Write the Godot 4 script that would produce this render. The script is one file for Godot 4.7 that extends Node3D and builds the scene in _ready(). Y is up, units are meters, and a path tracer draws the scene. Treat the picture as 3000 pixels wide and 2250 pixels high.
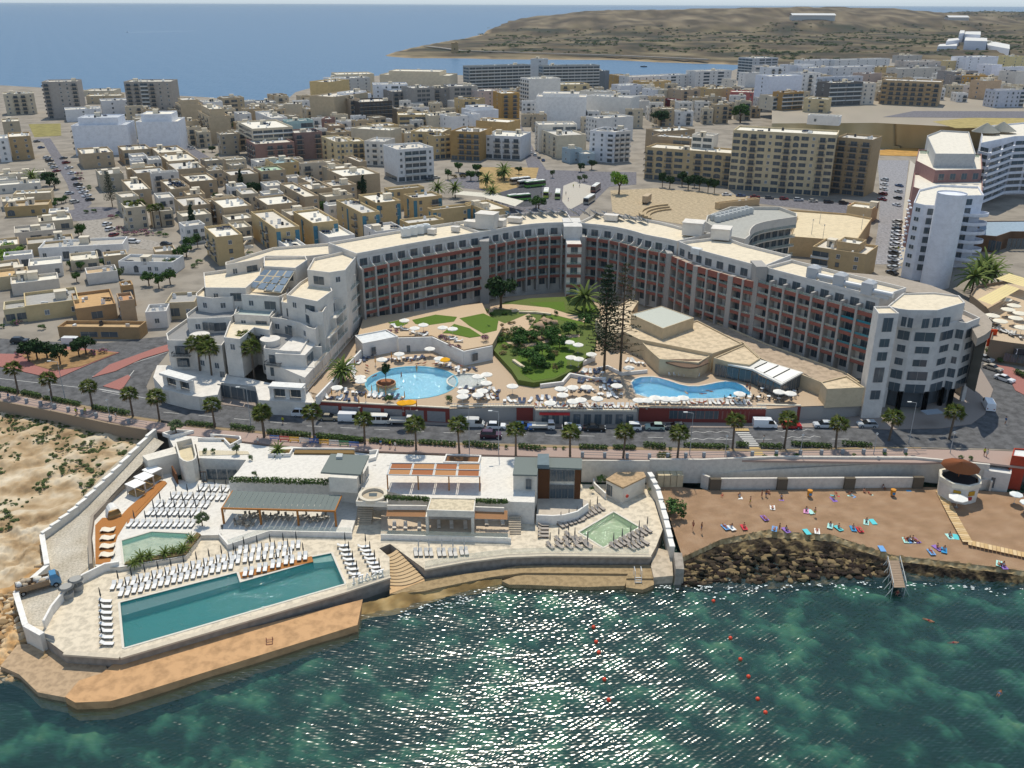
extends Node3D
# A seaside resort seen from the air: one unit is one metre,y is up,the coast road lies at y = 0 and the sea at SEA.
const SEA := -7.0
var rng := RandomNumberGenerator.new()
var counts := {}
var mats := {}
var texs := {}
var kit := {}

class MB:   # collects faces of one mesh,with flat normals unless given
	var v := PackedVector3Array()
	var n := PackedVector3Array()
	var c := PackedColorArray()
	var ix := PackedInt32Array()
	var col := Color(1,1,1)
	var colored := false
	func tri(a: Vector3,b: Vector3,d: Vector3) -> void:   # counter-clockwise seen from outside
		var nn := (b - a).cross(d - a).normalized()
		var k := v.size()
		v.append(a); v.append(b); v.append(d)
		n.append(nn); n.append(nn); n.append(nn)
		if colored:
			c.append(col); c.append(col); c.append(col)
		ix.append(k); ix.append(k + 2); ix.append(k + 1)
	func quad(a: Vector3,b: Vector3,d: Vector3,e: Vector3) -> void:
		var nn := (b - a).cross(d - a).normalized()
		if nn == Vector3.ZERO:
			nn = (d - a).cross(e - a).normalized()
		var k := v.size()
		v.append(a); v.append(b); v.append(d); v.append(e)
		for i in 4: n.append(nn)
		if colored:
			for i in 4: c.append(col)
		ix.append_array(PackedInt32Array([k,k + 2,k + 1,k,k + 3,k + 2]))
	func box(ctr: Vector3,s: Vector3,b := Basis.IDENTITY) -> void:
		var x := b.x * s.x * 0.5
		var y := b.y * s.y * 0.5
		var z := b.z * s.z * 0.5
		var p := [ctr - x - y - z,ctr + x - y - z,ctr + x - y + z,ctr - x - y + z,ctr - x + y - z,ctr + x + y - z,ctr + x + y + z,ctr - x + y + z]
		quad(p[4],p[7],p[6],p[5]); quad(p[0],p[1],p[2],p[3])
		quad(p[3],p[2],p[6],p[7]); quad(p[1],p[0],p[4],p[5])
		quad(p[2],p[1],p[5],p[6]); quad(p[0],p[3],p[7],p[4])
	func bar(a: Vector3,b: Vector3,w: float,h: float) -> void:   # a beam from a to b,w wide and h high
		var d := b - a
		var l := d.length()
		if l < 0.001: return
		var z := d / l
		var up := Vector3.UP if absf(z.y) < 0.99 else Vector3.RIGHT
		var x := up.cross(z).normalized()
		box((a + b) * 0.5,Vector3(w,h,l),Basis(x,z.cross(x),z))
	func prism(p: PackedVector2Array,y0: float,y1: float,top := true,sides := true) -> void:
		var k := p.size()
		if k < 3: return
		var q := p.duplicate()
		var area := 0.0
		for i in k: area += q[i].cross(q[(i + 1) % k])
		if area < 0: q.reverse()
		if sides:
			for i in k:
				var a := q[i]
				var b := q[(i + 1) % k]
				quad(Vector3(b.x,y0,b.y),Vector3(a.x,y0,a.y),Vector3(a.x,y1,a.y),Vector3(b.x,y1,b.y))
		if top:
			var t := Geometry2D.triangulate_polygon(q)
			for i in range(0,t.size(),3):
				var a := q[t[i]]
				var b := q[t[i + 1]]
				var d := q[t[i + 2]]
				if (b - a).cross(d - a) > 0: tri(Vector3(a.x,y1,a.y),Vector3(d.x,y1,d.y),Vector3(b.x,y1,b.y))
				else: tri(Vector3(a.x,y1,a.y),Vector3(b.x,y1,b.y),Vector3(d.x,y1,d.y))
	func cone(a: Vector3,b: Vector3,ra: float,rb: float,k: int,caps := true) -> void:   # tube with smooth sides
		var z := (b - a).normalized()
		var up := Vector3.UP if absf(z.y) < 0.9 else Vector3.RIGHT
		var x := up.cross(z).normalized()
		var y := z.cross(x)
		var s := v.size()
		for i in k:
			var r := x * cos(TAU * i / k) + y * sin(TAU * i / k)
			v.append(a + r * ra); v.append(b + r * rb); n.append(r); n.append(r)
			if colored:
				c.append(col); c.append(col)
		for i in k:
			var i0 := s + i * 2
			var i1 := s + ((i + 1) % k) * 2
			ix.append_array(PackedInt32Array([i0,i0 + 1,i1,i1,i0 + 1,i1 + 1]))
		if caps:
			for i in k:
				var r0 := x * cos(TAU * i / k) + y * sin(TAU * i / k)
				var r1 := x * cos(TAU * (i + 1) / k) + y * sin(TAU * (i + 1) / k)
				if rb > 0.001: tri(b,b + r0 * rb,b + r1 * rb)
				if ra > 0.001: tri(a,a + r1 * ra,a + r0 * ra)
	func blob(ctr: Vector3,r: Vector3,seed_: int,rough: float,nu := 10,nv := 6) -> void:   # uneven rounded lump
		var fn := FastNoiseLite.new()
		fn.seed = seed_; fn.frequency = 0.9
		var s := v.size()
		for j in nv + 1:
			for i in nu:
				var th := PI * j / nv
				var ph := TAU * i / nu
				var d := Vector3(sin(th) * cos(ph),cos(th),sin(th) * sin(ph))
				var k := 1.0 + rough * fn.get_noise_3dv(d * 1.7 + Vector3(seed_ % 17,0,0))
				v.append(ctr + d * r * k); n.append((d / r).normalized())
				if colored: c.append(col)
		for j in nv:
			for i in nu:
				var a := s + j * nu + i
				var b := s + j * nu + (i + 1) % nu
				ix.append_array(PackedInt32Array([a,a + nu,b,b,a + nu,b + nu]))
	func mesh(m: Material = null) -> ArrayMesh:
		var am := ArrayMesh.new()
		add_to(am,m)
		return am
	func add_to(am: ArrayMesh,m: Material = null) -> void:
		if v.size() == 0: return
		var arr := []
		arr.resize(Mesh.ARRAY_MAX)
		arr[Mesh.ARRAY_VERTEX] = v
		arr[Mesh.ARRAY_NORMAL] = n
		if colored: arr[Mesh.ARRAY_COLOR] = c
		arr[Mesh.ARRAY_INDEX] = ix
		am.add_surface_from_arrays(Mesh.PRIMITIVE_TRIANGLES,arr)
		if m: am.surface_set_material(am.get_surface_count() - 1,m)

func V(x: float,y: float,z: float) -> Vector3:
	return Vector3(x,y,z)
func mb(colored := false) -> MB:
	var m := MB.new()
	m.colored = colored
	return m
func nm(parent: Node,called: String) -> String:   # name,name_001,name_002 ... under one parent
	var key := str(parent.get_instance_id()) + called
	var k: int = counts.get(key,0)
	counts[key] = k + 1
	return called if k == 0 else "%s_%03d" % [called,k]
func put(mesh: Mesh,called: String,parent: Node = self,at := Transform3D.IDENTITY,m: Material = null) -> MeshInstance3D:
	var o := MeshInstance3D.new()
	o.mesh = mesh
	o.name = nm(parent,called)
	if m: o.material_override = m
	o.transform = at
	parent.add_child(o)
	return o
func obj(st: MB,called: String,m: Material,parent: Node = self) -> MeshInstance3D:
	return put(st.mesh(m),called,parent)
func tag(o: Node,label: String,category: String,group := "") -> void:
	o.set_meta("label",label); o.set_meta("category",category)
	if group != "": o.set_meta("group",group)
func thing(called: String,label: String,category: String,at := Vector3.ZERO,turn := 0.0,group := "") -> Node3D:
	var o := Node3D.new()
	o.name = nm(self,called)
	o.position = at; o.rotation.y = turn
	add_child(o)
	tag(o,label,category,group)
	return o
func struct(st: MB,called: String,m: Material) -> MeshInstance3D:
	var o := obj(st,called,m)
	o.set_meta("kind","structure")
	return o
func again(src: Node3D,at: Vector3,turn := 0.0,label := "",group := "") -> Node3D:   # a copy of a thing with its parts
	var o: Node3D = src.duplicate()
	o.name = nm(self,str(src.name).rstrip("_0123456789"))
	o.position = at; o.rotation.y = turn
	add_child(o)
	if label != "": o.set_meta("label",label)
	if group != "": o.set_meta("group",group)
	return o
func pv(l: Array) -> PackedVector2Array:   # flat list x,z,x,z ... to a polygon
	var p := PackedVector2Array()
	for i in range(0,l.size(),2): p.append(Vector2(l[i],l[i + 1]))
	return p
func v3(p: Vector2,y: float) -> Vector3:
	return V(p.x,y,p.y)
func rnd(a: float,b: float) -> float:
	return rng.randf_range(a,b)
func yb(turn: float) -> Basis:
	return Basis(Vector3.UP,turn)

# ---- textures and materials
func noise_tex(key: String,freq: float,lo: float,hi: float,oct := 4,size := 512,gain := 0.5) -> ImageTexture:
	if texs.has(key): return texs[key]
	var fn := FastNoiseLite.new()
	fn.seed = key.hash() % 1000
	fn.noise_type = FastNoiseLite.TYPE_SIMPLEX_SMOOTH
	fn.frequency = freq; fn.fractal_octaves = oct; fn.fractal_gain = gain
	var im := fn.get_seamless_image(size,size)
	im.convert(Image.FORMAT_L8)
	var d := im.get_data()
	var o := PackedByteArray()
	o.resize(d.size())
	for i in d.size(): o[i] = int(clampf(lo + (hi - lo) * d[i] / 255.0,0,1) * 255.0)
	texs[key] = ImageTexture.create_from_image(Image.create_from_data(size,size,false,Image.FORMAT_L8,o))
	return texs[key]
func ramp_tex(key: String,freq: float,stops: Array,oct := 5,size := 512,gain := 0.55) -> ImageTexture:   # noise through colour stops [[t,Color] ...]
	if texs.has(key): return texs[key]
	var fn := FastNoiseLite.new()
	fn.seed = key.hash() % 1000
	fn.noise_type = FastNoiseLite.TYPE_SIMPLEX_SMOOTH
	fn.frequency = freq; fn.fractal_octaves = oct; fn.fractal_gain = gain
	var im := fn.get_seamless_image(size,size)
	im.convert(Image.FORMAT_L8)
	var g := Gradient.new()
	g.offsets = PackedFloat32Array(stops.map(func(s): return s[0]))
	g.colors = PackedColorArray(stops.map(func(s): return s[1]))
	var lut := PackedByteArray()
	for i in 256:
		var q := g.sample(i / 255.0)
		lut.append(q.r8); lut.append(q.g8); lut.append(q.b8)
	var d := im.get_data()
	var o := PackedByteArray()
	o.resize(d.size() * 3)
	for i in d.size():
		var k := d[i] * 3
		o[i * 3] = lut[k]; o[i * 3 + 1] = lut[k + 1]; o[i * 3 + 2] = lut[k + 2]
	texs[key] = ImageTexture.create_from_image(Image.create_from_data(size,size,false,Image.FORMAT_RGB8,o))
	return texs[key]
func mat(col: Color,rough := 0.85,tex := "",scale := 0.15) -> StandardMaterial3D:
	var key := col.to_html() + str(rough) + tex + str(scale)
	if mats.has(key): return mats[key]
	var m := StandardMaterial3D.new()
	m.albedo_color = col
	m.roughness = rough
	m.metallic_specular = 0.3 if rough > 0.6 else 0.5
	if tex != "":
		m.albedo_texture = texs[tex]
		m.uv1_triplanar = true
		m.uv1_world_triplanar = true
		m.uv1_scale = Vector3.ONE * scale
	mats[key] = m
	return m
func hexm(h: String,rough := 0.85,tex := "wall",scale := 0.11) -> StandardMaterial3D:
	return mat(Color(h),rough,tex,scale)
func glassm(h: String,a: float,rough := 0.05) -> StandardMaterial3D:
	var key := "g" + h + str(a) + str(rough)
	if mats.has(key): return mats[key]
	var m := StandardMaterial3D.new()
	m.albedo_color = Color(h)
	m.albedo_color.a = a
	m.roughness = rough
	m.transparency = BaseMaterial3D.TRANSPARENCY_ALPHA
	mats[key] = m
	return m
func vcol(rough := 0.85,key := "vc",tex := "",scale := 0.3) -> StandardMaterial3D:
	if mats.has(key): return mats[key]
	var m := StandardMaterial3D.new()
	m.vertex_color_use_as_albedo = true
	m.roughness = rough
	m.metallic_specular = 0.3
	if tex != "":
		m.albedo_texture = texs[tex]
		m.uv1_triplanar = true; m.uv1_world_triplanar = true
		m.uv1_scale = Vector3.ONE * scale
	mats[key] = m
	return m
func lin(h: String) -> Color:
	return Color(h).srgb_to_linear()
func holed(deck: PackedVector2Array,holes: Array) -> Array:   # polygons that cover deck without the holes
	var polys := [deck]
	for h: PackedVector2Array in holes:
		var cx := 0.0
		for p in h: cx += p.x / h.size()
		var l := PackedVector2Array([Vector2(-9e3,-9e3),Vector2(cx,-9e3),Vector2(cx,9e3),Vector2(-9e3,9e3)])
		var r := PackedVector2Array([Vector2(cx,-9e3),Vector2(9e3,-9e3),Vector2(9e3,9e3),Vector2(cx,9e3)])
		var next := []
		for q: PackedVector2Array in polys:
			for side in [l,r]:
				for part in Geometry2D.intersect_polygons(q,side):
					next.append_array(Geometry2D.clip_polygons(part,h))
		polys = next
	return polys
func inset(p: PackedVector2Array,d: float) -> PackedVector2Array:
	var r := Geometry2D.offset_polygon(p,-d,Geometry2D.JOIN_MITER)
	return r[0] if r.size() > 0 else p
# ---- reusable shapes
func frustum(s: MB,x0: float,x1: float,z: float,y0: float,x0t: float,x1t: float,zt: float,y1: float) -> void:
	var p := [V(x0,y0,-z),V(x1,y0,-z),V(x1,y0,z),V(x0,y0,z),V(x0t,y1,-zt),V(x1t,y1,-zt),V(x1t,y1,zt),V(x0t,y1,zt)]
	s.quad(p[4],p[7],p[6],p[5]); s.quad(p[0],p[1],p[2],p[3])
	s.quad(p[3],p[2],p[6],p[7]); s.quad(p[1],p[0],p[4],p[5])
	s.quad(p[2],p[1],p[5],p[6]); s.quad(p[0],p[3],p[7],p[4])
func setup_kit() -> void:
	var dark := mat(Color("4d575d"),0.06)
	var dark2 := mat(Color("5a666c"),0.06)
	var frame := mat(Color("d8d6d2"),0.6)
	var brown := mat(Color("4a3a30"),0.7)
	for k in [["window",dark,frame],["window_b",dark2,brown],["window_c",mat(Color("6f7c83"),0.06),frame]]:   # unit window,its own frame around the pane
		var am := ArrayMesh.new()
		var g := mb()
		g.box(V(0,0,0.02),V(0.9,0.9,0.06))
		g.add_to(am,k[1])
		var f := mb()
		f.box(V(0,0.47,0.03),V(1,0.06,0.12)); f.box(V(0,-0.48,0.05),V(1.06,0.07,0.2))
		f.box(V(-0.475,0,0.03),V(0.05,0.9,0.12)); f.box(V(0.475,0,0.03),V(0.05,0.9,0.12)); f.box(V(0,0,0.03),V(0.05,0.9,0.1))
		f.add_to(am,k[2])
		kit[k[0]] = am
	for k in [["loggia",dark],["arch",dark]]:   # glazed panel,its dark tone painting recess shade,square or arched on top
		var am := ArrayMesh.new()
		var g := mb()
		if k[0] == "loggia": g.box(V(0,0,0.03),V(0.94,0.94,0.06))
		else:
			var q := PackedVector2Array([Vector2(-0.47,-0.47),Vector2(0.47,-0.47)])
			for i in 9: q.append(Vector2(0.47 * cos(PI * i / 8),0.1 + 0.37 * sin(PI * i / 8)))
			for i in q.size():
				g.quad(v2z(q[i],0),v2z(q[(i + 1) % q.size()],0),v2z(q[(i + 1) % q.size()],0.06),v2z(q[i],0.06))
			var t := Geometry2D.triangulate_polygon(q)
			for i in range(0,t.size(),3): g.tri(v2z(q[t[i]],0.06),v2z(q[t[i + 1]],0.06),v2z(q[t[i + 2]],0.06))
		g.add_to(am,k[1])
		var f := mb()
		for x in [-0.475,0.0,0.475]: f.box(V(x,0,0.05),V(0.022,0.94 if k[0] == "loggia" else 0.6,0.06))
		f.add_to(am,mat(Color("8d8b87"),0.5))
		kit[k[0]] = am
	# unit balconies: 1 wide,1 deep,front upstand
	var bs := mb()
	bs.box(V(0,0,0.5),V(1,0.14,1)); bs.box(V(0,0.5,0.96),V(1,0.9,0.08))
	bs.box(V(-0.48,0.5,0.5),V(0.04,0.9,1)); bs.box(V(0.48,0.5,0.5),V(0.04,0.9,1))
	kit["balcony"] = bs.mesh()
	var br := ArrayMesh.new()
	var slab := mb()
	slab.box(V(0,0,0.5),V(1,0.16,1))
	slab.add_to(br,mat(Color("b9b0a2"),0.8))
	var rail := mb()
	rail.box(V(0,0.95,0.97),V(1,0.08,0.06)); rail.box(V(-0.48,0.95,0.5),V(0.04,0.08,0.96)); rail.box(V(0.48,0.95,0.5),V(0.04,0.08,0.96))
	for i in 13: rail.box(V(-0.48 + 0.08 * i,0.5,0.97),V(0.022,0.85,0.04))
	rail.add_to(br,mat(Color("2e2f31"),0.6))
	kit["rail_balcony"] = br
	# rooftop things
	var wt := mb()
	wt.cone(V(0,0.15,0),V(0,1.2,0),0.55,0.55,10); wt.cone(V(0,1.2,0),V(0,1.4,0),0.55,0.2,10)
	wt.box(V(0,0.07,0),V(1.1,0.14,1.1))
	kit["tank"] = wt.mesh()
	var ac := mb()
	ac.box(V(0,0.45,0),V(1.0,0.8,0.45)); ac.cone(V(0.15,0.48,0.2),V(0.15,0.48,0.27),0.28,0.28,8); ac.box(V(0,0.03,0),V(1.0,0.06,0.6))
	kit["ac"] = ac.mesh()
	var sp := ArrayMesh.new()
	var p1 := mb()
	for i in 3: p1.box(V(-1.1 + 1.1 * i,0.75,0),V(1.04,0.06,2.0),Basis(Vector3.RIGHT,0.6))
	p1.add_to(sp,mat(Color("2b3f66"),0.1))
	var p2 := mb()
	for x in [-1.4,0.0,1.4]:
		p2.bar(V(x,0,-0.7),V(x,1.25,-0.75),0.07,0.07); p2.bar(V(x,0,0.75),V(x,0.25,0.75),0.07,0.07)
	p2.add_to(sp,mat(Color("aab0b5"),0.4))
	kit["solar"] = sp
	# lounger parts
	var fr := mb()
	for x in [-0.32,0.32]:
		fr.box(V(x,0.28,0),V(0.06,0.07,1.95))
		for z in [-0.8,0.8]: fr.box(V(x,0.13,z),V(0.06,0.26,0.06))
	for z in [-0.95,0.0,0.95]: fr.box(V(0,0.27,z),V(0.64,0.05,0.06))
	kit["lounger_frame"] = fr.mesh()
	var se := mb()
	se.box(V(0,0.36,0.32),V(0.64,0.09,1.3))
	kit["lounger_seat"] = se.mesh()
	var ba := mb()
	ba.box(V(0,0.56,-0.62),V(0.64,0.09,0.78),Basis(Vector3.RIGHT,0.55))
	kit["lounger_back"] = ba.mesh()
	# parasols
	var po := mb()
	po.cone(Vector3.ZERO,V(0,2.55,0),0.035,0.03,6)
	kit["pole"] = po.mesh()
	var foot := mb()
	foot.cone(Vector3.ZERO,V(0,0.09,0),0.3,0.26,8)
	kit["foot"] = foot.mesh()
	var cp := mb()
	for i in 8:
		var a := V(cos(TAU * i / 8) * 1.35,2.05,sin(TAU * i / 8) * 1.35)
		var b := V(cos(TAU * (i + 1) / 8) * 1.35,2.05,sin(TAU * (i + 1) / 8) * 1.35)
		var t := V(0,2.6,0)
		cp.tri(a,t,b); cp.tri(a - V(0,0.04,0),b - V(0,0.04,0),t - V(0,0.05,0))
		cp.quad(a,b,b - V(0,0.17,0),a - V(0,0.17,0))
	cp.cone(V(0,2.58,0),V(0,2.72,0),0.05,0.02,6)
	kit["canopy"] = cp.mesh()
	var cl := mb()
	cl.cone(V(0,0.95,0),V(0,1.25,0),0.09,0.13,7); cl.cone(V(0,1.25,0),V(0,2.45,0),0.13,0.06,7); cl.cone(V(0,2.45,0),V(0,2.62,0),0.06,0.02,6)
	kit["folded"] = cl.mesh()
	# plain garden chair and round table
	var ch := mb()
	ch.box(V(0,0.44,0),V(0.45,0.06,0.45)); ch.box(V(0,0.72,-0.22),V(0.45,0.5,0.05))
	for x in [-0.19,0.19]:
		for z in [-0.19,0.19]: ch.box(V(x,0.21,z),V(0.05,0.42,0.05))
	kit["chair"] = ch.mesh()
	var tb := mb()
	tb.cone(V(0,0.7,0),V(0,0.75,0),0.45,0.45,12); tb.cone(Vector3.ZERO,V(0,0.7,0),0.05,0.05,6); tb.cone(Vector3.ZERO,V(0,0.05,0),0.28,0.28,8)
	kit["table"] = tb.mesh()
	setup_cars()
	setup_plants()
func v2z(p: Vector2,z: float) -> Vector3:
	return V(p.x,p.y,z)

# ---- vehicles: x runs along the car,the front is +x
func setup_cars() -> void:
	for st in ["hatch","sedan","suv","van","minibus"]:
		var b := mb()
		var g := mb()
		var L := 4.0
		var w := 0.87
		match st:
			"hatch":
				frustum(b,-2.0,2.0,0.82,0.22,-2.03,2.05,w,0.55); frustum(b,-2.03,2.05,w,0.55,-1.98,1.9,0.84,0.88)
				frustum(g,-1.9,0.95,0.82,0.88,-1.45,0.1,0.62,1.38); frustum(b,-1.48,0.14,0.64,1.38,-1.3,-0.1,0.56,1.46)
			"sedan":
				L = 4.5
				frustum(b,-2.25,2.2,0.84,0.22,-2.28,2.28,w,0.55); frustum(b,-2.28,2.28,w,0.55,-2.2,2.1,0.84,0.86)
				frustum(g,-1.65,1.0,0.82,0.86,-0.95,0.2,0.62,1.32); frustum(b,-0.98,0.24,0.64,1.32,-0.85,0.05,0.56,1.4)
			"suv":
				L = 4.4
				frustum(b,-2.2,2.15,0.88,0.28,-2.22,2.22,0.92,0.65); frustum(b,-2.22,2.22,0.92,0.65,-2.2,2.05,0.89,1.0)
				frustum(g,-2.1,1.05,0.87,1.0,-1.75,0.3,0.68,1.55); frustum(b,-1.78,0.34,0.7,1.55,-1.6,0.1,0.6,1.64)
			"van":
				L = 5.0
				frustum(b,-2.5,2.4,0.95,0.25,-2.5,2.5,0.97,0.7); frustum(b,-2.5,2.5,0.97,0.7,-2.5,2.2,0.97,1.05)
				frustum(g,0.5,2.05,0.93,1.05,0.6,1.35,0.8,1.85); frustum(b,-2.5,0.55,0.97,1.05,-2.46,0.62,0.86,1.95); frustum(b,0.5,1.4,0.82,1.85,0.5,1.15,0.74,1.97)
			"minibus":
				L = 5.2
				frustum(b,-2.6,2.5,0.95,0.28,-2.6,2.6,0.98,1.1)
				frustum(g,-2.5,2.4,0.96,1.1,-2.4,1.9,0.86,1.85); frustum(b,-2.45,1.95,0.88,1.85,-2.3,1.7,0.8,2.0)
				for x in [-1.5,-0.4,0.7]: frustum(b,x - 0.08,x + 0.08,0.975,1.1,x - 0.06,x + 0.06,0.89,1.86)
		kit[st + "_body"] = b.mesh(); kit[st + "_glass"] = g.mesh()
		var hl := mb()
		for z in [-0.6,0.6]: hl.box(V(L / 2 - 0.04,0.66,z),V(0.2,0.16,0.34))
		kit[st + "_light"] = hl.mesh()
		var tl := mb()
		for z in [-0.66,0.66]: tl.box(V(-L / 2 + 0.02,0.72,z),V(0.12,0.2,0.22))
		kit[st + "_tail"] = tl.mesh()
		kit[st + "_axle"] = 0.31 * L
	var wh := mb()
	wh.cone(V(0,0,-0.11),V(0,0,0.11),0.32,0.32,12)
	var am := wh.mesh(mat(Color("1b1b1c"),0.8))
	var rim := mb()
	for z in [-0.115,0.115]: rim.cone(V(0,0,z - 0.008),V(0,0,z + 0.008),0.19,0.19,10)
	rim.add_to(am,mat(Color("8d9296"),0.35))
	kit["wheel"] = am
func paint(h: String) -> StandardMaterial3D:
	var key := "paint" + h
	if mats.has(key): return mats[key]
	var m := StandardMaterial3D.new()
	m.albedo_color = Color(h)
	m.roughness = 0.3
	m.clearcoat_enabled = true
	m.clearcoat = 0.6
	m.clearcoat_roughness = 0.08
	mats[key] = m
	return m
func car(st: String,col: String,at: Vector3,turn: float,label: String,group := "",parts := true) -> Node3D:
	var o := thing("van" if st in ["van","minibus"] else "parked_car",label,"van" if st in ["van","minibus"] else "car",at,turn,group)
	put(kit[st + "_body"],"body",o,Transform3D.IDENTITY,paint(col))
	put(kit[st + "_glass"],"windows",o,Transform3D.IDENTITY,mat(Color("14181b"),0.06))
	for x in [-1,1]:
		for z in [-0.78,0.78]:
			put(kit["wheel"],"wheel",o,Transform3D(Basis.IDENTITY,V(x * kit[st + "_axle"],0.32,z * (1.08 if st != "hatch" else 1.0))))
	if parts:
		put(kit[st + "_light"],"headlights",o,Transform3D.IDENTITY,mat(Color("dfe4e6"),0.1))
		put(kit[st + "_tail"],"tail_lights",o,Transform3D.IDENTITY,mat(Color("8a1a16"),0.2))
	return o

# ---- furniture
func lounger(at: Vector3,turn: float,frame_c: String,cloth: String,label: String,group: String) -> Node3D:
	var key := "lg" + frame_c + cloth
	if not kit.has(key):
		var o := thing("sun_lounger",label,"lounger",at,turn,group)
		put(kit["lounger_frame"],"frame",o,Transform3D.IDENTITY,mat(Color(frame_c),0.6))
		put(kit["lounger_seat"],"seat",o,Transform3D.IDENTITY,mat(Color(cloth),0.9))
		put(kit["lounger_back"],"backrest",o,Transform3D.IDENTITY,mat(Color(cloth),0.9))
		kit[key] = o
		return o
	return again(kit[key],at,turn,label,group)
func parasol(at: Vector3,cloth: String,open: bool,label: String,group: String,size := 1.0) -> Node3D:
	var key := "ps" + cloth + str(open)
	var o: Node3D
	if not kit.has(key):
		o = thing("parasol",label,"parasol",at,0.0,group)
		put(kit["pole"],"pole",o,Transform3D.IDENTITY,mat(Color("cfcabd") if open else Color("3a3d40"),0.6))
		put(kit["foot"],"base",o,Transform3D.IDENTITY,mat(Color("8c8a86"),0.8))
		put(kit["canopy"] if open else kit["folded"],"canopy",o,Transform3D.IDENTITY,mat(Color(cloth),0.85))
		kit[key] = o
	else: o = again(kit[key],at,rnd(0,1),label,group)
	o.scale = V(size,1,size)
	return o
func row_of(a: Vector3,b: Vector3,n: int) -> Array:
	var r := []
	for i in n: r.append(a.lerp(b,0.5 if n == 1 else float(i) / (n - 1)))
	return r
# ---- plants: crowns are many leaf faces spread through clumps
func leaf(s: MB,p: Vector3,size: float,out: Vector3) -> void:
	var d := (out + V(rnd(-1,1),rnd(-0.6,1),rnd(-1,1)) * 0.9).normalized()
	var x := d.cross(V(rnd(-1,1),rnd(-1,1),rnd(-1,1))).normalized() * size
	var y := d.cross(x).normalized() * size * 0.7
	s.quad(p - x,p - y,p + x,p + y)
func crown(clumps: Array,per: int,size: float,cols: Array) -> ArrayMesh:   # clumps: [centre,radius vector]
	var s := mb(true)
	for c in clumps:
		for i in per:
			var d := V(rnd(-1,1),rnd(-1,1),rnd(-1,1)).normalized()
			var k := pow(rnd(0.15,1.0),0.4)
			var tone: Color = cols[rng.randi() % cols.size()]
			s.col = tone * rnd(0.8,1.2)
			s.col.a = 1
			leaf(s,c[0] + d * c[1] * k,size * rnd(0.7,1.3),d)
	return s.mesh()
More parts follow.
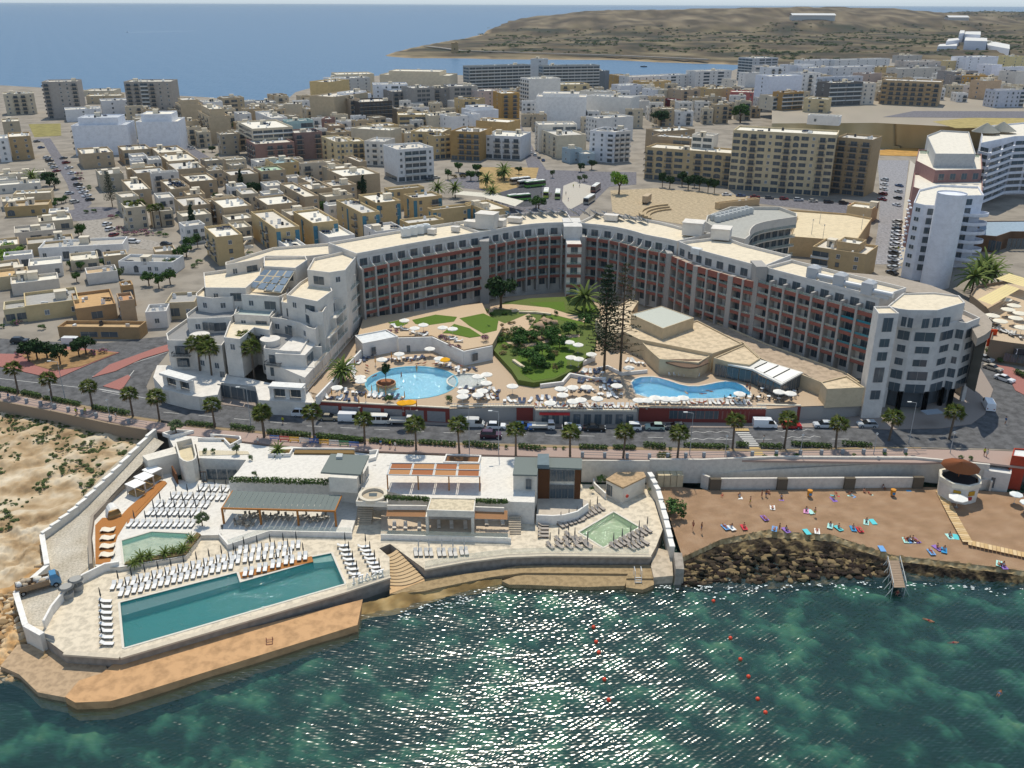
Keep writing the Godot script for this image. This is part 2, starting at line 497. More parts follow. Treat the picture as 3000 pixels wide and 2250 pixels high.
func setup_plants() -> void:
	var lm := vcol(0.75,"leafvc")
	lm.backlight_enabled = true
	lm.backlight = Color(0.22,0.3,0.1)
	var bark := mat(Color("6b5a48"),0.95,"fine",0.8)
	kit["leafm"] = lm
	kit["bark"] = bark
	var kinds := {"round": [lin("3d5a26"),lin("4a6a2c"),lin("2f4a20")],"olive": [lin("5d6a45"),lin("6d7a52"),lin("48563a")],"dark": [lin("2a4020"),lin("223819"),lin("38512a")],"lime": [lin("6f9030"),lin("5c8028"),lin("86a03c")]}
	for k in kinds:
		for j in 3:
			var cl := []
			for i in 16:
				var d := V(rnd(-1,1),rnd(-0.5,0.9),rnd(-1,1))
				if d.length() > 1: d = d.normalized()
				cl.append([V(0,0.62,0) + d * V(0.34,0.26,0.34),V(1,0.8,1) * rnd(0.12,0.22)])
			kit["crown_%s%d" % [k,j]] = crown(cl,80,0.045,kinds[k])   # unit tree: 1 m high,about 1 m wide
			var t := mb()
			t.cone(V(0,-0.03,0),V(0.01,0.4,0),0.045,0.028,7,false)
			for i in 4:
				var a := TAU * i / 4 + j
				t.cone(V(0.01,0.32,0),V(cos(a) * 0.25,0.66,sin(a) * 0.25),0.024,0.008,5,false)
			kit["trunk%d" % j] = t.mesh()
	# low shrub: unit 1 m wide and 1 m high mound
	for k in [["shrub",[lin("46602c"),lin("55703a"),lin("37502a")]],["scrub",[lin("55643a"),lin("62703f"),lin("3f5030")]],["pink",[lin("b0628a"),lin("4e6a34"),lin("c58aa5"),lin("52683a")]],["white",[lin("c9c9c0"),lin("5d7045"),lin("dcd9d0")]],["dry",[lin("7d6c48"),lin("8d7c55"),lin("5f5c38")]],["topiary",[lin("35561f"),lin("42652a"),lin("2c481c")]]]:
		for j in 3:
			var cl := []
			var n := 8 if k[0] != "topiary" else 14
			for i in n:
				var d := V(rnd(-1,1),rnd(-0.2,1),rnd(-1,1)).normalized()
				cl.append([V(0,0.32,0) + d * V(0.3,0.3,0.3),Vector3.ONE * (rnd(0.13,0.26) if k[0] != "topiary" else 0.2)])
			kit["%s%d" % [k[0],j]] = crown(cl,60,0.05,k[1])
	# fan palm crown: fronds of a short stalk and a fan of blades; origin at the top of the trunk
	for j in 3:
		var s := mb(true)
		for i in 26:
			var a := TAU * i * 0.381966
			var el := lerpf(1.15,-0.6,float(i) / 25.0)
			var d := V(cos(a) * cos(el),sin(el),sin(a) * cos(el))
			var l := rnd(0.75,1.0)
			var up := Vector3.UP
			var side := d.cross(up).normalized()
			var nn := side.cross(d).normalized()
			s.col = (lin("7d8c45") if i % 3 else lin("a0a75c")) * rnd(0.75,1.15)
			if i > 21: s.col = lin("a08a58") * rnd(0.8,1.1)
			s.col.a = 1
			var hub := d * l
			s.quad(side * 0.025,side * -0.025,hub - side * 0.025,hub + side * 0.025)
			for b in 9:
				var t := (b - 4) * 0.3
				var bd := (d * cos(t) + side * sin(t)).normalized()
				var tip := hub + bd * rnd(0.8,1.15) - nn * 0.06 * absf(b - 4) - V(0,0.28,0)
				var w := d.cross(nn) * 0.0 + bd.cross(nn).normalized() * 0.06
				var mid := hub + bd * 0.45
				s.quad(hub,mid - w,tip,mid + w)
		kit["palm%d" % j] = s.mesh()
		# feather palm crown (date palm)
		var f := mb(true)
		for i in 34:
			var a := TAU * i * 0.381966
			var el := lerpf(1.2,-0.35,float(i) / 33.0)
			f.col = (lin("59682f") if i % 2 else lin("6c7a3c")) * rnd(0.75,1.15)
			f.col.a = 1
			var p := Vector3.ZERO
			var dir := V(cos(a) * cos(el),sin(el),sin(a) * cos(el))
			for k in 8:
				var q := p + dir * 0.36
				var side := dir.cross(Vector3.UP).normalized()
				var w := 0.32 * (1.0 - k * 0.085)
				f.quad(p,p + side * w + dir * 0.2 - V(0,0.1,0),q + side * w * 0.8 + dir * 0.22 - V(0,0.1,0),q)
				f.quad(p,q,q - side * w * 0.8 + dir * 0.22 - V(0,0.1,0),p - side * w + dir * 0.2 - V(0,0.1,0))
				p = q
				dir = (dir - V(0,0.13,0)).normalized()
		kit["feather%d" % j] = f.mesh()
	# araucaria: tiers of arms with needle sprays,unit 1 m high
	for j in 2:
		var s := mb(true)
		var tr := mb()
		tr.cone(Vector3.ZERO,V(0,1,0),0.013,0.003,7,false)
		for t in 19:
			var y := 0.2 + 0.78 * t / 18.0
			var r := 0.19 * pow(1.0 - t / 19.5,0.75) * rnd(0.8,1.1)
			for i in 7:
				var a := TAU * i / 7 + t * 0.7
				if j == 1 and rnd(0,1) < 0.35: continue
				var d := V(cos(a),0.12,sin(a))
				tr.cone(V(0,y,0),V(0,y,0) + d * r,0.0035,0.0015,4,false)
				var nn := 16 if j == 0 else 6
				for k in nn:
					s.col = (lin("2c3f26") if j == 0 else lin("4a4c38")) * rnd(0.75,1.2)
					s.col.a = 1
					var at := V(0,y,0) + d * r * rnd(0.2 if j == 0 else 0.5,1.0)
					leaf(s,at + V(rnd(-1,1),rnd(-0.3,0.6),rnd(-1,1)) * 0.016,0.011,V(rnd(-1,1),0.7,rnd(-1,1)))
		kit["araucaria%d" % j] = s.mesh(); kit["araucaria_trunk%d" % j] = tr.mesh()
	# cypress,unit 1 m high
	var cy := []
	for i in 16: cy.append([V(rnd(-0.02,0.02),0.08 + 0.056 * i,rnd(-0.02,0.02)),V(0.16,0.09,0.16) * (1.0 - pow(i / 16.5,2.0) * 0.85)])
	kit["cypress"] = crown(cy,60,0.028,[lin("24381f"),lin("2d4426"),lin("1d2f1a")])
	var pt := mb()
	for i in 8: pt.cone(V(0,i * 0.125,0),V(0,(i + 1) * 0.125,0),0.028 - i * 0.0009,0.0245 - i * 0.0009,8,false)
	kit["palm_trunk"] = pt.mesh()
func tree(kind: String,at: Vector3,h: float,w: float,label: String,group := "") -> Node3D:
	var j := rng.randi() % 3
	var o := thing("tree",label,"tree",at,rnd(0,TAU),group)
	put(kit["trunk%d" % j],"trunk",o,Transform3D(Basis.from_scale(V(w,h,w)),Vector3.ZERO),kit["bark"])
	put(kit["crown_%s%d" % [kind,j]],"crown",o,Transform3D(Basis.from_scale(V(w,h,w)),Vector3.ZERO),kit["leafm"])
	return o
func shrub(kind: String,at: Vector3,w: float,h: float,label: String,group := "",called := "shrub") -> Node3D:
	var o := put(kit["%s%d" % [kind,rng.randi() % 3]],called,self,Transform3D(yb(rnd(0,TAU)) * Basis.from_scale(V(w,h,w)),at - V(0,0.03,0)),kit["leafm"])
	tag(o,label,"shrub",group)
	return o
func fan_palm(at: Vector3,h: float,r: float,label: String,group := "",feather := false) -> Node3D:
	var o := thing("palm_tree",label,"palm",at,rnd(0,TAU),group)
	var tw := 9.0 if not feather else 11.0
	put(kit["palm_trunk"],"trunk",o,Transform3D(Basis(V(0,0,1),rnd(-0.05,0.05)) * Basis.from_scale(V(tw,h,tw)),V(0,-0.05,0)),mat(Color("6f6154"),0.95,"fine",1.2))
	put(kit[("feather%d" if feather else "palm%d") % (rng.randi() % 3)],"crown",o,Transform3D(Basis.from_scale(Vector3.ONE * r),V(0,h,0)),kit["leafm"])
	return o
func hedge(a: Vector3,b: Vector3,w: float,h: float,label: String,group := "",cols := []) -> void:
	if cols.is_empty(): cols = [lin("465a30"),lin("546a3a"),lin("3a4d2a"),lin("66743f")]
	var d := b - a
	var l := d.length()
	var n := int(l / 0.9) + 1
	var cl := []
	for i in n: cl.append([a + d * ((i + 0.5) / n) + V(rnd(-0.1,0.1),h * 0.5,rnd(-0.1,0.1)),V(0.75,h * 0.55 * rnd(0.8,1.15),w * 0.55)])
	var o := put(crown(cl,130,0.16,cols),"hedge",self,Transform3D.IDENTITY,kit["leafm"])
	tag(o,label,"hedge",group)
func _ready() -> void:
	rng.seed = 7
	var cam := Camera3D.new()
	cam.name = "camera"
	cam.position = V(0,82,0)
	cam.rotation_degrees = V(-22.98,0,0.22)
	cam.fov = 46.49
	cam.near = 1.0
	cam.far = 150000.0
	add_child(cam)
	var env := Environment.new()
	env.background_mode = Environment.BG_SKY
	var sky_m := ProceduralSkyMaterial.new()
	sky_m.sky_top_color = Color(0.55,0.65,0.78)
	sky_m.sky_horizon_color = Color(0.84,0.88,0.90)
	sky_m.sky_curve = 0.12
	sky_m.ground_horizon_color = Color(0.70,0.78,0.84)
	sky_m.ground_bottom_color = Color(0.3,0.36,0.40)
	sky_m.sun_angle_max = 0.0
	var sky := Sky.new()
	sky.sky_material = sky_m
	env.sky = sky
	env.tonemap_mode = Environment.TONE_MAPPER_LINEAR
	env.tonemap_exposure = 1.05
	env.fog_enabled = true
	env.fog_density = 0.00003
	env.fog_light_color = Color(0.78,0.86,0.93)
	env.sdfgi_enabled = true
	env.ssao_enabled = true
	env.ssil_enabled = true
	var we := WorldEnvironment.new()
	we.name = "environment"
	we.environment = env
	add_child(we)
	var sun := DirectionalLight3D.new()
	sun.name = "sun"
	sun.light_energy = 1.15
	sun.light_color = Color(1.0,0.965,0.90)
	sun.light_angular_distance = 0.5
	sun.shadow_enabled = true
	sun.rotation_degrees = V(-62.0,180.0 + 3.0,0)
	add_child(sun)
	setup_textures()
	setup_kit()
	setting()
	hotel()
	podium()
	lido()
	promenade()
	beach()
	right_side()
	town()
	greenery()
	people()
func setup_textures() -> void:
	noise_tex("wall",0.012,0.90,1.05,6,512,0.7)
	noise_tex("fine",0.06,0.72,1.12,4)
	noise_tex("patch",0.006,0.82,1.1,6,512,0.6)
	noise_tex("asphalt",0.012,0.68,1.14,6,512,0.72)
	noise_tex("sand",0.025,0.70,1.14,6,512,0.8)
	noise_tex("leaf",0.05,0.6,1.2,4)
	texs["ripple"] = ripple_tex(256,16,1.15,2,13)
	texs["ripple2"] = ripple_tex(256,20,0.9,3,20)
func ripple_tex(size: int,waves: int,steep: float,k0: float,k1: float) -> ImageTexture:   # tiling normal map of crossing wind ripples
	var r := RandomNumberGenerator.new()
	r.seed = 11
	var ks := []
	for i in waves:
		var a := r.randf_range(-0.75,0.75) + PI * 0.42
		var k := r.randf_range(k0,k1)
		ks.append([roundf(cos(a) * k),roundf(sin(a) * k),r.randf() * TAU,steep / waves * r.randf_range(0.6,1.3)])
	var st := []
	for i in size: st.append(sin(TAU * i / size))
	var im := Image.create(size,size,false,Image.FORMAT_RGB8)
	var d := PackedByteArray()
	d.resize(size * size * 3)
	var q := size / 4
	for y in size:
		for x in size:
			var gx := 0.0
			var gy := 0.0
			for w in ks:
				var c: float = st[int(w[0] * x + w[1] * y + w[2] * size / TAU + q) & (size - 1)]
				gx += c * w[3] * w[0] * 0.1
				gy += c * w[3] * w[1] * 0.1
			var n := V(-gx,-gy,1).normalized()
			var k := (y * size + x) * 3
			d[k] = int((n.x * 0.5 + 0.5) * 255); d[k + 1] = int((n.y * 0.5 + 0.5) * 255); d[k + 2] = int((n.z * 0.5 + 0.5) * 255)
	im.set_data(size,size,false,Image.FORMAT_RGB8,d)
	return ImageTexture.create_from_image(im)
func water_mat(h: String,alpha: float,tex: String,scale: float,rough: float,nscale := 1.0) -> StandardMaterial3D:
	var m := StandardMaterial3D.new()
	m.albedo_color = Color(h)
	m.roughness = rough
	m.metallic_specular = 0.5
	if alpha < 1.0:
		m.transparency = BaseMaterial3D.TRANSPARENCY_ALPHA
		m.albedo_color.a = alpha
	m.normal_enabled = true
	m.normal_texture = texs[tex]
	m.normal_scale = nscale
	m.uv1_triplanar = true
	m.uv1_world_triplanar = true
	m.uv1_scale = Vector3.ONE * scale
	return m
func sheet(poly: Array,y: float,called: String,m: Material,thick := 0.6) -> MeshInstance3D:
	var s := mb()
	s.prism(pv(poly),y - thick,y)
	return struct(s,called,m)
func grid_strip(A: Array,B: Array,nu: int,nv: int,amp: float,freq: float,cols: Array,seed_: int,flat_edge := true,ridged := false) -> MB:
	# land between two edge lines,roughened by noise; cols are noise-driven tones [[t,linear colour] ...] by place
	var fn := FastNoiseLite.new()
	fn.seed = seed_; fn.frequency = freq; fn.fractal_octaves = 5
	if ridged: fn.fractal_type = FastNoiseLite.FRACTAL_RIDGED
	var cn := FastNoiseLite.new()
	cn.seed = seed_ + 5; cn.frequency = freq * 0.8; cn.fractal_octaves = 5
	var g := Gradient.new()
	g.offsets = PackedFloat32Array(cols.map(func(q): return q[0]))
	g.colors = PackedColorArray(cols.map(func(q): return q[1]))
	var s := mb(true)
	var at := func(l: Array,t: float) -> Vector3:
		var k := t * (l.size() - 1)
		var i := mini(int(k),l.size() - 2)
		return (l[i] as Vector3).lerp(l[i + 1],k - i)
	for i in nu + 1:
		var a: Vector3 = at.call(A,float(i) / nu)
		var b: Vector3 = at.call(B,float(i) / nu)
		for j in nv + 1:
			var t := float(j) / nv
			var p := a.lerp(b,t)
			var e := minf(1.0,6.0 * minf(t,1.0 - t)) if flat_edge else 1.0
			p.y += fn.get_noise_2d(p.x,p.z) * amp * e
			s.v.append(p)
			s.n.append(Vector3.UP)
			s.c.append(g.sample(clampf(0.5 + 0.62 * cn.get_noise_2d(p.x,p.z),0,1)))
	for i in nu:
		for j in nv:
			var k := i * (nv + 1) + j
			s.ix.append_array(PackedInt32Array([k,k + 1,k + nv + 1,k + 1,k + nv + 2,k + nv + 1]))
	smooth(s)
	return s
func smooth(s: MB) -> void:   # vertex normals from the faces of an upward sheet
	var n := PackedVector3Array()
	n.resize(s.v.size())
	for i in range(0,s.ix.size(),3):
		var a := s.v[s.ix[i]]
		var f := (s.v[s.ix[i + 2]] - a).cross(s.v[s.ix[i + 1]] - a)
		if f.y < 0:
			f = -f
			var k := s.ix[i + 1]
			s.ix[i + 1] = s.ix[i + 2]
			s.ix[i + 2] = k
		for k in 3: n[s.ix[i + k]] += f
	for i in n.size(): n[i] = n[i].normalized()
	s.n = n

func setting() -> void:
	# ---- open sea and the bay in front
	var far := mb()
	for q in [[-70000,-165,70000,-70000],[-70000,-20,-170,-165],[170,-20,70000,-165]]:
		far.quad(V(q[0],SEA,q[1]),V(q[2],SEA,q[1]),V(q[2],SEA,q[3]),V(q[0],SEA,q[3]))
	struct(far,"sea",water_mat("1a5a80",1.0,"ripple2",0.012,0.28,0.7))
	var wv := FastNoiseLite.new()
	wv.seed = 3; wv.frequency = 0.09; wv.fractal_octaves = 3
	var bay := mb()
	var nx := 300
	var nz := 150
	for j in nz + 1:
		for i in nx + 1:
			var x := -170.0 + 340.0 * i / nx
			var z := -20.0 - 145.0 * j / nz
			bay.v.append(V(x,SEA + 0.2 * wv.get_noise_2d(x * 0.7 + z * 0.3,z * 1.6 - x * 0.4),z))
			bay.n.append(Vector3.UP)
	for j in nz:
		for i in nx:
			var k := j * (nx + 1) + i
			bay.ix.append_array(PackedInt32Array([k,k + 1,k + nx + 1,k + 1,k + nx + 2,k + nx + 1]))
	smooth(bay)
	var bo := struct(bay,"sea_bay",water_mat("0d4540",0.26,"ripple",0.17,0.17,0.85))
	bo.set_meta("label","clear green bay water with wind ripples")
	var bed := mb(true)
	var b1 := FastNoiseLite.new()
	b1.seed = 21; b1.frequency = 0.13; b1.fractal_octaves = 6; b1.fractal_gain = 0.62
	var weed := Gradient.new()
	weed.offsets = PackedFloat32Array([0.0,0.36,0.5,0.62,0.8,1.0])
	weed.colors = PackedColorArray([lin("0f2a24"),lin("16352b"),lin("245040"),lin("387058"),lin("548a66"),lin("7ca272")])
	for j in 221:
		for i in 401:
			var x := -130.0 + 260.0 * i / 400
			var z := -50.0 - 115.0 * j / 220
			var v := b1.get_noise_2d(x,z)
			var deep := clampf((z + 118.0 + x * 0.06) / 40.0,0,1)
			bed.v.append(V(x,-8.1 - 3.4 * deep + v * 1.1,z))
			bed.n.append(Vector3.UP)
			bed.c.append(weed.sample(clampf(0.42 + 0.18 * b1.get_noise_2d(x * 0.3 + 90.0,z * 0.3) + 0.75 * v,0,1)))
	for j in 220:
		for i in 400:
			var k := j * 401 + i
			bed.ix.append_array(PackedInt32Array([k,k + 1,k + 401,k + 1,k + 402,k + 401]))
	smooth(bed)
	struct(bed,"seabed",vcol(0.95,"bedvc","patch",0.11))
	# ---- built-up land
	sheet([-194.6,-216.8,-118.6,-190.1,-112.3,-186.5,-103,-183.4,-92.1,-179.2,-81.8,-174.7,-75.1,-173,-69,-170.9,-41.2,-165.5,-20.9,-163.1,27.5,-160.9,54.4,-160.3,72.5,-161.7,102.6,-159.9,148,-156.6,2267.7,-2647.7,1022.7,-1899.2,337.5,-1389.9,221.7,-1104.5,115.9,-984.7,94.5,-985.7,1.5,-1170.2,-63.2,-1191,-132.7,-1237.7,-202.6,-1125.6,-220,-947.9,-210.1,-861.4,-234.6,-846.9,-291.8,-890.5,-350.3,-916.8,-424.1,-956.5,-552.1,-1014.3,-780.9,-1024.4],0.0,"ground",hexm("938b7f",0.95,"patch",0.02),8.0)
	headland()
	streets()
	shore()
func streets() -> void:
	var tar := hexm("656566",0.9,"asphalt",0.05)
	var tar2 := hexm("77757a",0.9,"asphalt",0.07)
	var pave := hexm("b39c90",0.9,"fine",0.5)
	var red := hexm("a9736a",0.9,"fine",0.5)
	var conc := hexm("b8b1a4",0.9,"wall",0.2)
	# coast road and the wide junctions at both ends
	sheet([-196.4,-219.2,-150.7,-203.3,-118.8,-190.4,-112.4,-186.8,-103.2,-183.6,-92.2,-179.5,-81.9,-175,-75.2,-173.2,-69,-171,-59.1,-169.2,-41.3,-165.8,-21,-163.5,27.5,-161.1,54.5,-160.5,72.5,-161.7,95,-161.1,102.8,-160.3,134.5,-156.6,142.8,-190.8,121.6,-197.3,118.6,-199.5,117.8,-206.2,118.2,-210.9,115.5,-208.5,111.6,-191.1,103.2,-177.9,97.9,-173,91.1,-171,79.3,-170.3,70.9,-171.2,50.6,-170.9,14.4,-170.5,-21.8,-172,-42.4,-175.3,-55.7,-179.3,-69.7,-183.1,-81.8,-184.8,-85,-191,-86.8,-199.8,-87.8,-213.1,-92.1,-225.3,-97.9,-223.3,-107.3,-219.5,-126.3,-221,-135.9,-222.9,-209,-235.5],0.05,"road",tar,0.5)
	# pavement along the hotel and the sea promenade
	sheet([-81.4,-183.7,-69.4,-182.1,-55.5,-178.4,-42.2,-174.4,-21.7,-171.1,14.3,-169.6,50.4,-170,70.6,-170.3,78.9,-169.4,90.7,-170.1,97.9,-172.2,103.3,-177.3,111.8,-190.9,116.5,-209.2,110,-206,100.9,-193,89.6,-177.7,51.1,-173.2,-22.1,-174.4,-42.9,-178.1,-69.8,-185.7,-81.7,-188.7],0.17,"pavement",hexm("a2958b",0.9,"fine",0.5),0.3)
	sheet([-192.3,-213.9,-148.8,-200.4,-117.8,-188.5,-111.6,-185.2,-102.3,-181.9,-91.4,-177.8,-81.2,-173.4,-74.6,-171.4,-68.6,-169.6,-58.7,-167.8,-41,-164.5,-20.8,-162.2,27.3,-159.8,54.1,-159.3,72,-160.5,94.4,-160,102.3,-159.3,133.7,-155.5,129.9,-150.1,99.4,-152.7,90.1,-155.3,79.8,-154.5,66.6,-154.8,40.1,-155.4,26.7,-155.3,-0.1,-156.9,-34.1,-159,-48.3,-161.2,-66.1,-165.2,-74.7,-167.5,-87.4,-172.4,-100.6,-177.2,-114.7,-182.8,-144.8,-194,-187.5,-207.7],0.16,"promenade",pave,0.4)
	# soil strip with the hedges
	sheet([-118.3,-189.6,-112,-186,-102.8,-182.9,-91.8,-178.8,-81.6,-174.3,-74.9,-172.4,-74.5,-171.4,-81.1,-173.1,-91.3,-177.5,-102.2,-181.6,-111.4,-184.9,-117.6,-188.2],0.2,"soil_strip",hexm("a08b6c",0.95,"fine",0.6),0.2)
	sheet([-68.8,-170.3,-58.8,-168.4,-41.1,-165,-20.9,-162.7,27.4,-160.4,54.3,-159.9,72.3,-161.1,82.5,-161,82.2,-160.3,71.9,-160.2,54,-158.9,27.2,-159.4,-20.8,-161.8,-40.9,-164.1,-58.5,-167.4,-68.5,-169.3],0.21,"soil_strip",hexm("a08b6c",0.95,"fine",0.6),0.2)
	# islands of the left junction
	sheet([-126.1,-203.1,-130.5,-211.4,-125.6,-211.2,-123,-215.4,-114.5,-216.4,-106.1,-214.2,-100,-212.6,-103.8,-205.2,-107.9,-195],0.2,"traffic_island",red,0.3)
	sheet([-123.6,-210.1,-121.9,-214.7,-105.8,-213.5,-100.5,-212.1,-105.5,-202.7,-110.9,-200,-116.7,-203.3],0.28,"planted_soil",hexm("9a7b55",0.95,"patch",0.15),0.1)
	sheet([-99.8,-196,-99.1,-204.2,-92,-215.9,-89.6,-218.7,-87.9,-214,-92.5,-208.5,-95.9,-200],0.2,"traffic_island",red,0.3)
	sheet([-95,-190.8,-91.9,-197.7,-90.8,-196.4,-89.8,-189,-90.3,-188.6],0.2,"traffic_island",red,0.3)
	# painted lines
	var white := mat(Color("d5d3cd"),0.8,"fine",0.5)
	for l in [[-121.8,-195.5,-100.5,-190.3],[-101.1,-191.6,-82.4,-184.2],[-91.7,-200.8,-91,-193.6],[-126.1,-204.4,-107.9,-195.4],[-100.1,-196.8,-88,-213.4],[-95.3,-189.4,-90,-187.7]]:
		var s := mb()
		s.bar(V(l[0],0.056,l[1]),V(l[2],0.056,l[3]),0.16,0.012)
		struct(s,"road_marking",white)
	var dashes := [[-94.1,-188.1,-82,-183.2],[-75.9,-176.8,-43.3,-170.5],[-43.3,-170.2,-14.3,-167.3],[-14.2,-167.2,42.1,-164.8],[42,-164.5,73.7,-165]]
	for l in dashes:
		var a := V(l[0],0.056,l[1])
		var b := V(l[2],0.056,l[3])
		var n := int(a.distance_to(b) / 7.0)
		for i in n:
			var s := mb()
			s.bar(a.lerp(b,float(i) / n),a.lerp(b,(i + 0.45) / n),0.13,0.012)
			struct(s,"road_marking",white)
	for l in [[35.8,-167.8,45.5,-168.2],[35.2,-164.4,44.5,-165.1],[55.3,-168.5,63.3,-169.3],[55.6,-165.5,63.8,-166.1]]:   # zigzag lines beside the crossing
		var a := V(l[0],0.056,l[1])
		var b := V(l[2],0.056,l[3])
		var s := mb()
		for i in 7:
			var off := V(0,0,0.35 if i % 2 else -0.35)
			var off2 := V(0,0,-0.35 if i % 2 else 0.35)
			s.bar(a.lerp(b,i / 7.0) + off,a.lerp(b,(i + 1) / 7.0) + off2,0.12,0.012)
		struct(s,"road_marking",white)
	var za := V(46.7,0.06,-168)
	var zb := V(49.5,0.06,-168)
	var zc := V(47.9,0.06,-161.3)
	var zd := V(50.2,0.06,-161.3)
	for i in 7:
		var s := mb()
		var t0 := (i + 0.1) / 7.0
		var t1 := (i + 0.6) / 7.0
		s.quad(za.lerp(zc,t0),za.lerp(zc,t1),zb.lerp(zd,t1),zb.lerp(zd,t0))
		for k in range(s.v.size() - 4,s.v.size()): s.v[k].y = 0.062
		struct(s,"crossing_stripe",white)
	sheet([47.8,-160.9,50,-160.9,49.9,-157.4,47.5,-157.4],0.176,"crossing_pavement",hexm("c9ad78",0.9,"fine",0.5),0.02)
	sheet([46.8,-169.5,49.7,-169.5,49.7,-168.3,46.7,-168.3],0.186,"crossing_pavement",hexm("c9ad78",0.9,"fine",0.5),0.02)
	# town streets
	sheet([-186.6,-379.8,-185.7,-390.2,-187.3,-397.6,-304.9,-605,-313.7,-602,-300.3,-586,-219.4,-443.3],0.05,"street",tar2,0.3)
	var rc := V(-179.4,0.05,-375.9)
	var circ := PackedVector2Array()
	for i in 28: circ.append(Vector2(rc.x + cos(TAU * i / 28) * 12.5,rc.z + sin(TAU * i / 28) * 14))
	var cs := mb()
	cs.prism(circ,-0.3,0.07)
	struct(cs,"roundabout_road",tar2)
	sheet([-179.4,-364.5,-168.7,-365.5,-151.2,-338.7,-142.8,-334.3,-118,-319.7,-114.3,-308.4,-141.3,-320.1,-147.1,-326.1,-160,-330.4],0.06,"street",hexm("a39c92",0.9,"asphalt",0.09),0.3)
	sheet([8.9,-479.6,18.9,-479.4,14.6,-534.2,5.7,-688.1,-3,-731.5,-5.6,-722.6,2.3,-602.2,6.2,-555.3],0.05,"street",tar2,0.3)
	sheet([-157.8,-487.1,-176.4,-529.3,-205.6,-579.1,-211.2,-582.6,-186.4,-532.4,-161.6,-487.2],0.05,"street",tar2,0.3)
	sheet([-33.7,-456.6,-22,-474.2,13.4,-490.6,52.8,-483.9,66,-483.6,61.4,-447.8,47.3,-441.6,28.1,-374.9,-7.3,-375.5,-5.9,-426.9,-24,-436.6],0.06,"bus_station_road",tar2,0.3)
	sheet([-7,-423.8,4.9,-442.3,14.6,-442.1,13.2,-397.9,5.4,-392.8,-4.4,-398.2],0.075,"bus_stand_road",hexm("55565a",0.9,"asphalt",0.09),0.1)
	sheet([24.9,-443.1,31.1,-454.7,40,-441.2,33,-405.3,24.6,-386.9,22.4,-405.5],0.16,"bus_station_pavement",conc,0.2)
	sheet([83.7,-422.2,114.5,-415,161.6,-401.4,157.3,-386.6,151.4,-375.5,111.3,-402.3,81.3,-409.2],0.05,"street",tar2,0.3)
	sheet([211.2,-527.4,229.1,-527,174.3,-398.1,147.3,-331.8,130.3,-300.3,124.1,-300.4,146.6,-354.9,168.6,-410.7],0.055,"street",hexm("98979a",0.9,"asphalt",0.09),0.3)
	sheet([229.6,-526.3,224.3,-502,143.3,-310.9,133,-299.8,174.1,-397.6],0.16,"pavement",conc,0.2)
	sheet([242.8,-609.1,345.8,-605.6,368.8,-647.8,278.3,-646.5],15.1,"street",tar2,0.3)
	sheet([265.3,-585.3,298.6,-607.6,352.2,-605.7,327.7,-561.6,264.8,-553.3],15.06,"dry_field",hexm("a89863",0.95,"patch",0.05),0.3)
	sheet([-356.1,-679,-334.6,-683.4,-303.5,-617.8,-317.6,-609.8],0.1,"dry_field",hexm("8d8552",0.95,"patch",0.05),0.3)
	sheet([226.4,-564.4,260.2,-587.7,240.8,-541.5,219,-544.8],0.2,"excavated_ground",hexm("b98f4e",0.95,"patch",0.05),0.3)
	sheet([-18.3,-497.4,14.2,-496.6,11.1,-452.3,-7.6,-423.9,-16.2,-436.4],0.1,"park_soil",hexm("a88f62",0.95,"patch",0.06),0.3)
	var pf := [V(159.5,0,-563.9),V(195.3,0,-567.2),V(226.8,0,-572.2),V(279.5,0,-575.3),V(394.4,0,-587.4)]
	var pm := [V(160.3,15,-573),V(196,15,-575.4),V(226.7,15,-578),V(269.2,15,-559.2),V(372.6,15,-559.3)]
	var pb := [V(236.8,15,-859.4),V(300.4,15,-896.6),V(378.9,15,-984.7),V(486,15,-1031.8),V(720.7,15,-1108)]
	struct(grid_strip(pf,pm,60,24,1.2,0.05,[[0.0,lin("8a7a55")],[0.5,lin("b09a70")],[1.0,lin("c4b08a")]],71),"slope",vcol(0.95,"earthvc"))
	struct(grid_strip(pm,pb,30,12,0.0,0.05,[[0.0,lin("8f877a")],[1.0,lin("a09686")]],72),"upper_ground",vcol(0.95,"earthvc"))
	# sandy forecourt behind the hotel and the car-park roof beside it
	sheet([46.9,-432,69.1,-437.9,110.1,-418.6,88.3,-366.8,71.3,-358,42.9,-382],0.1,"sandy_yard",hexm("b8a688",0.95,"sand",0.04),0.3)
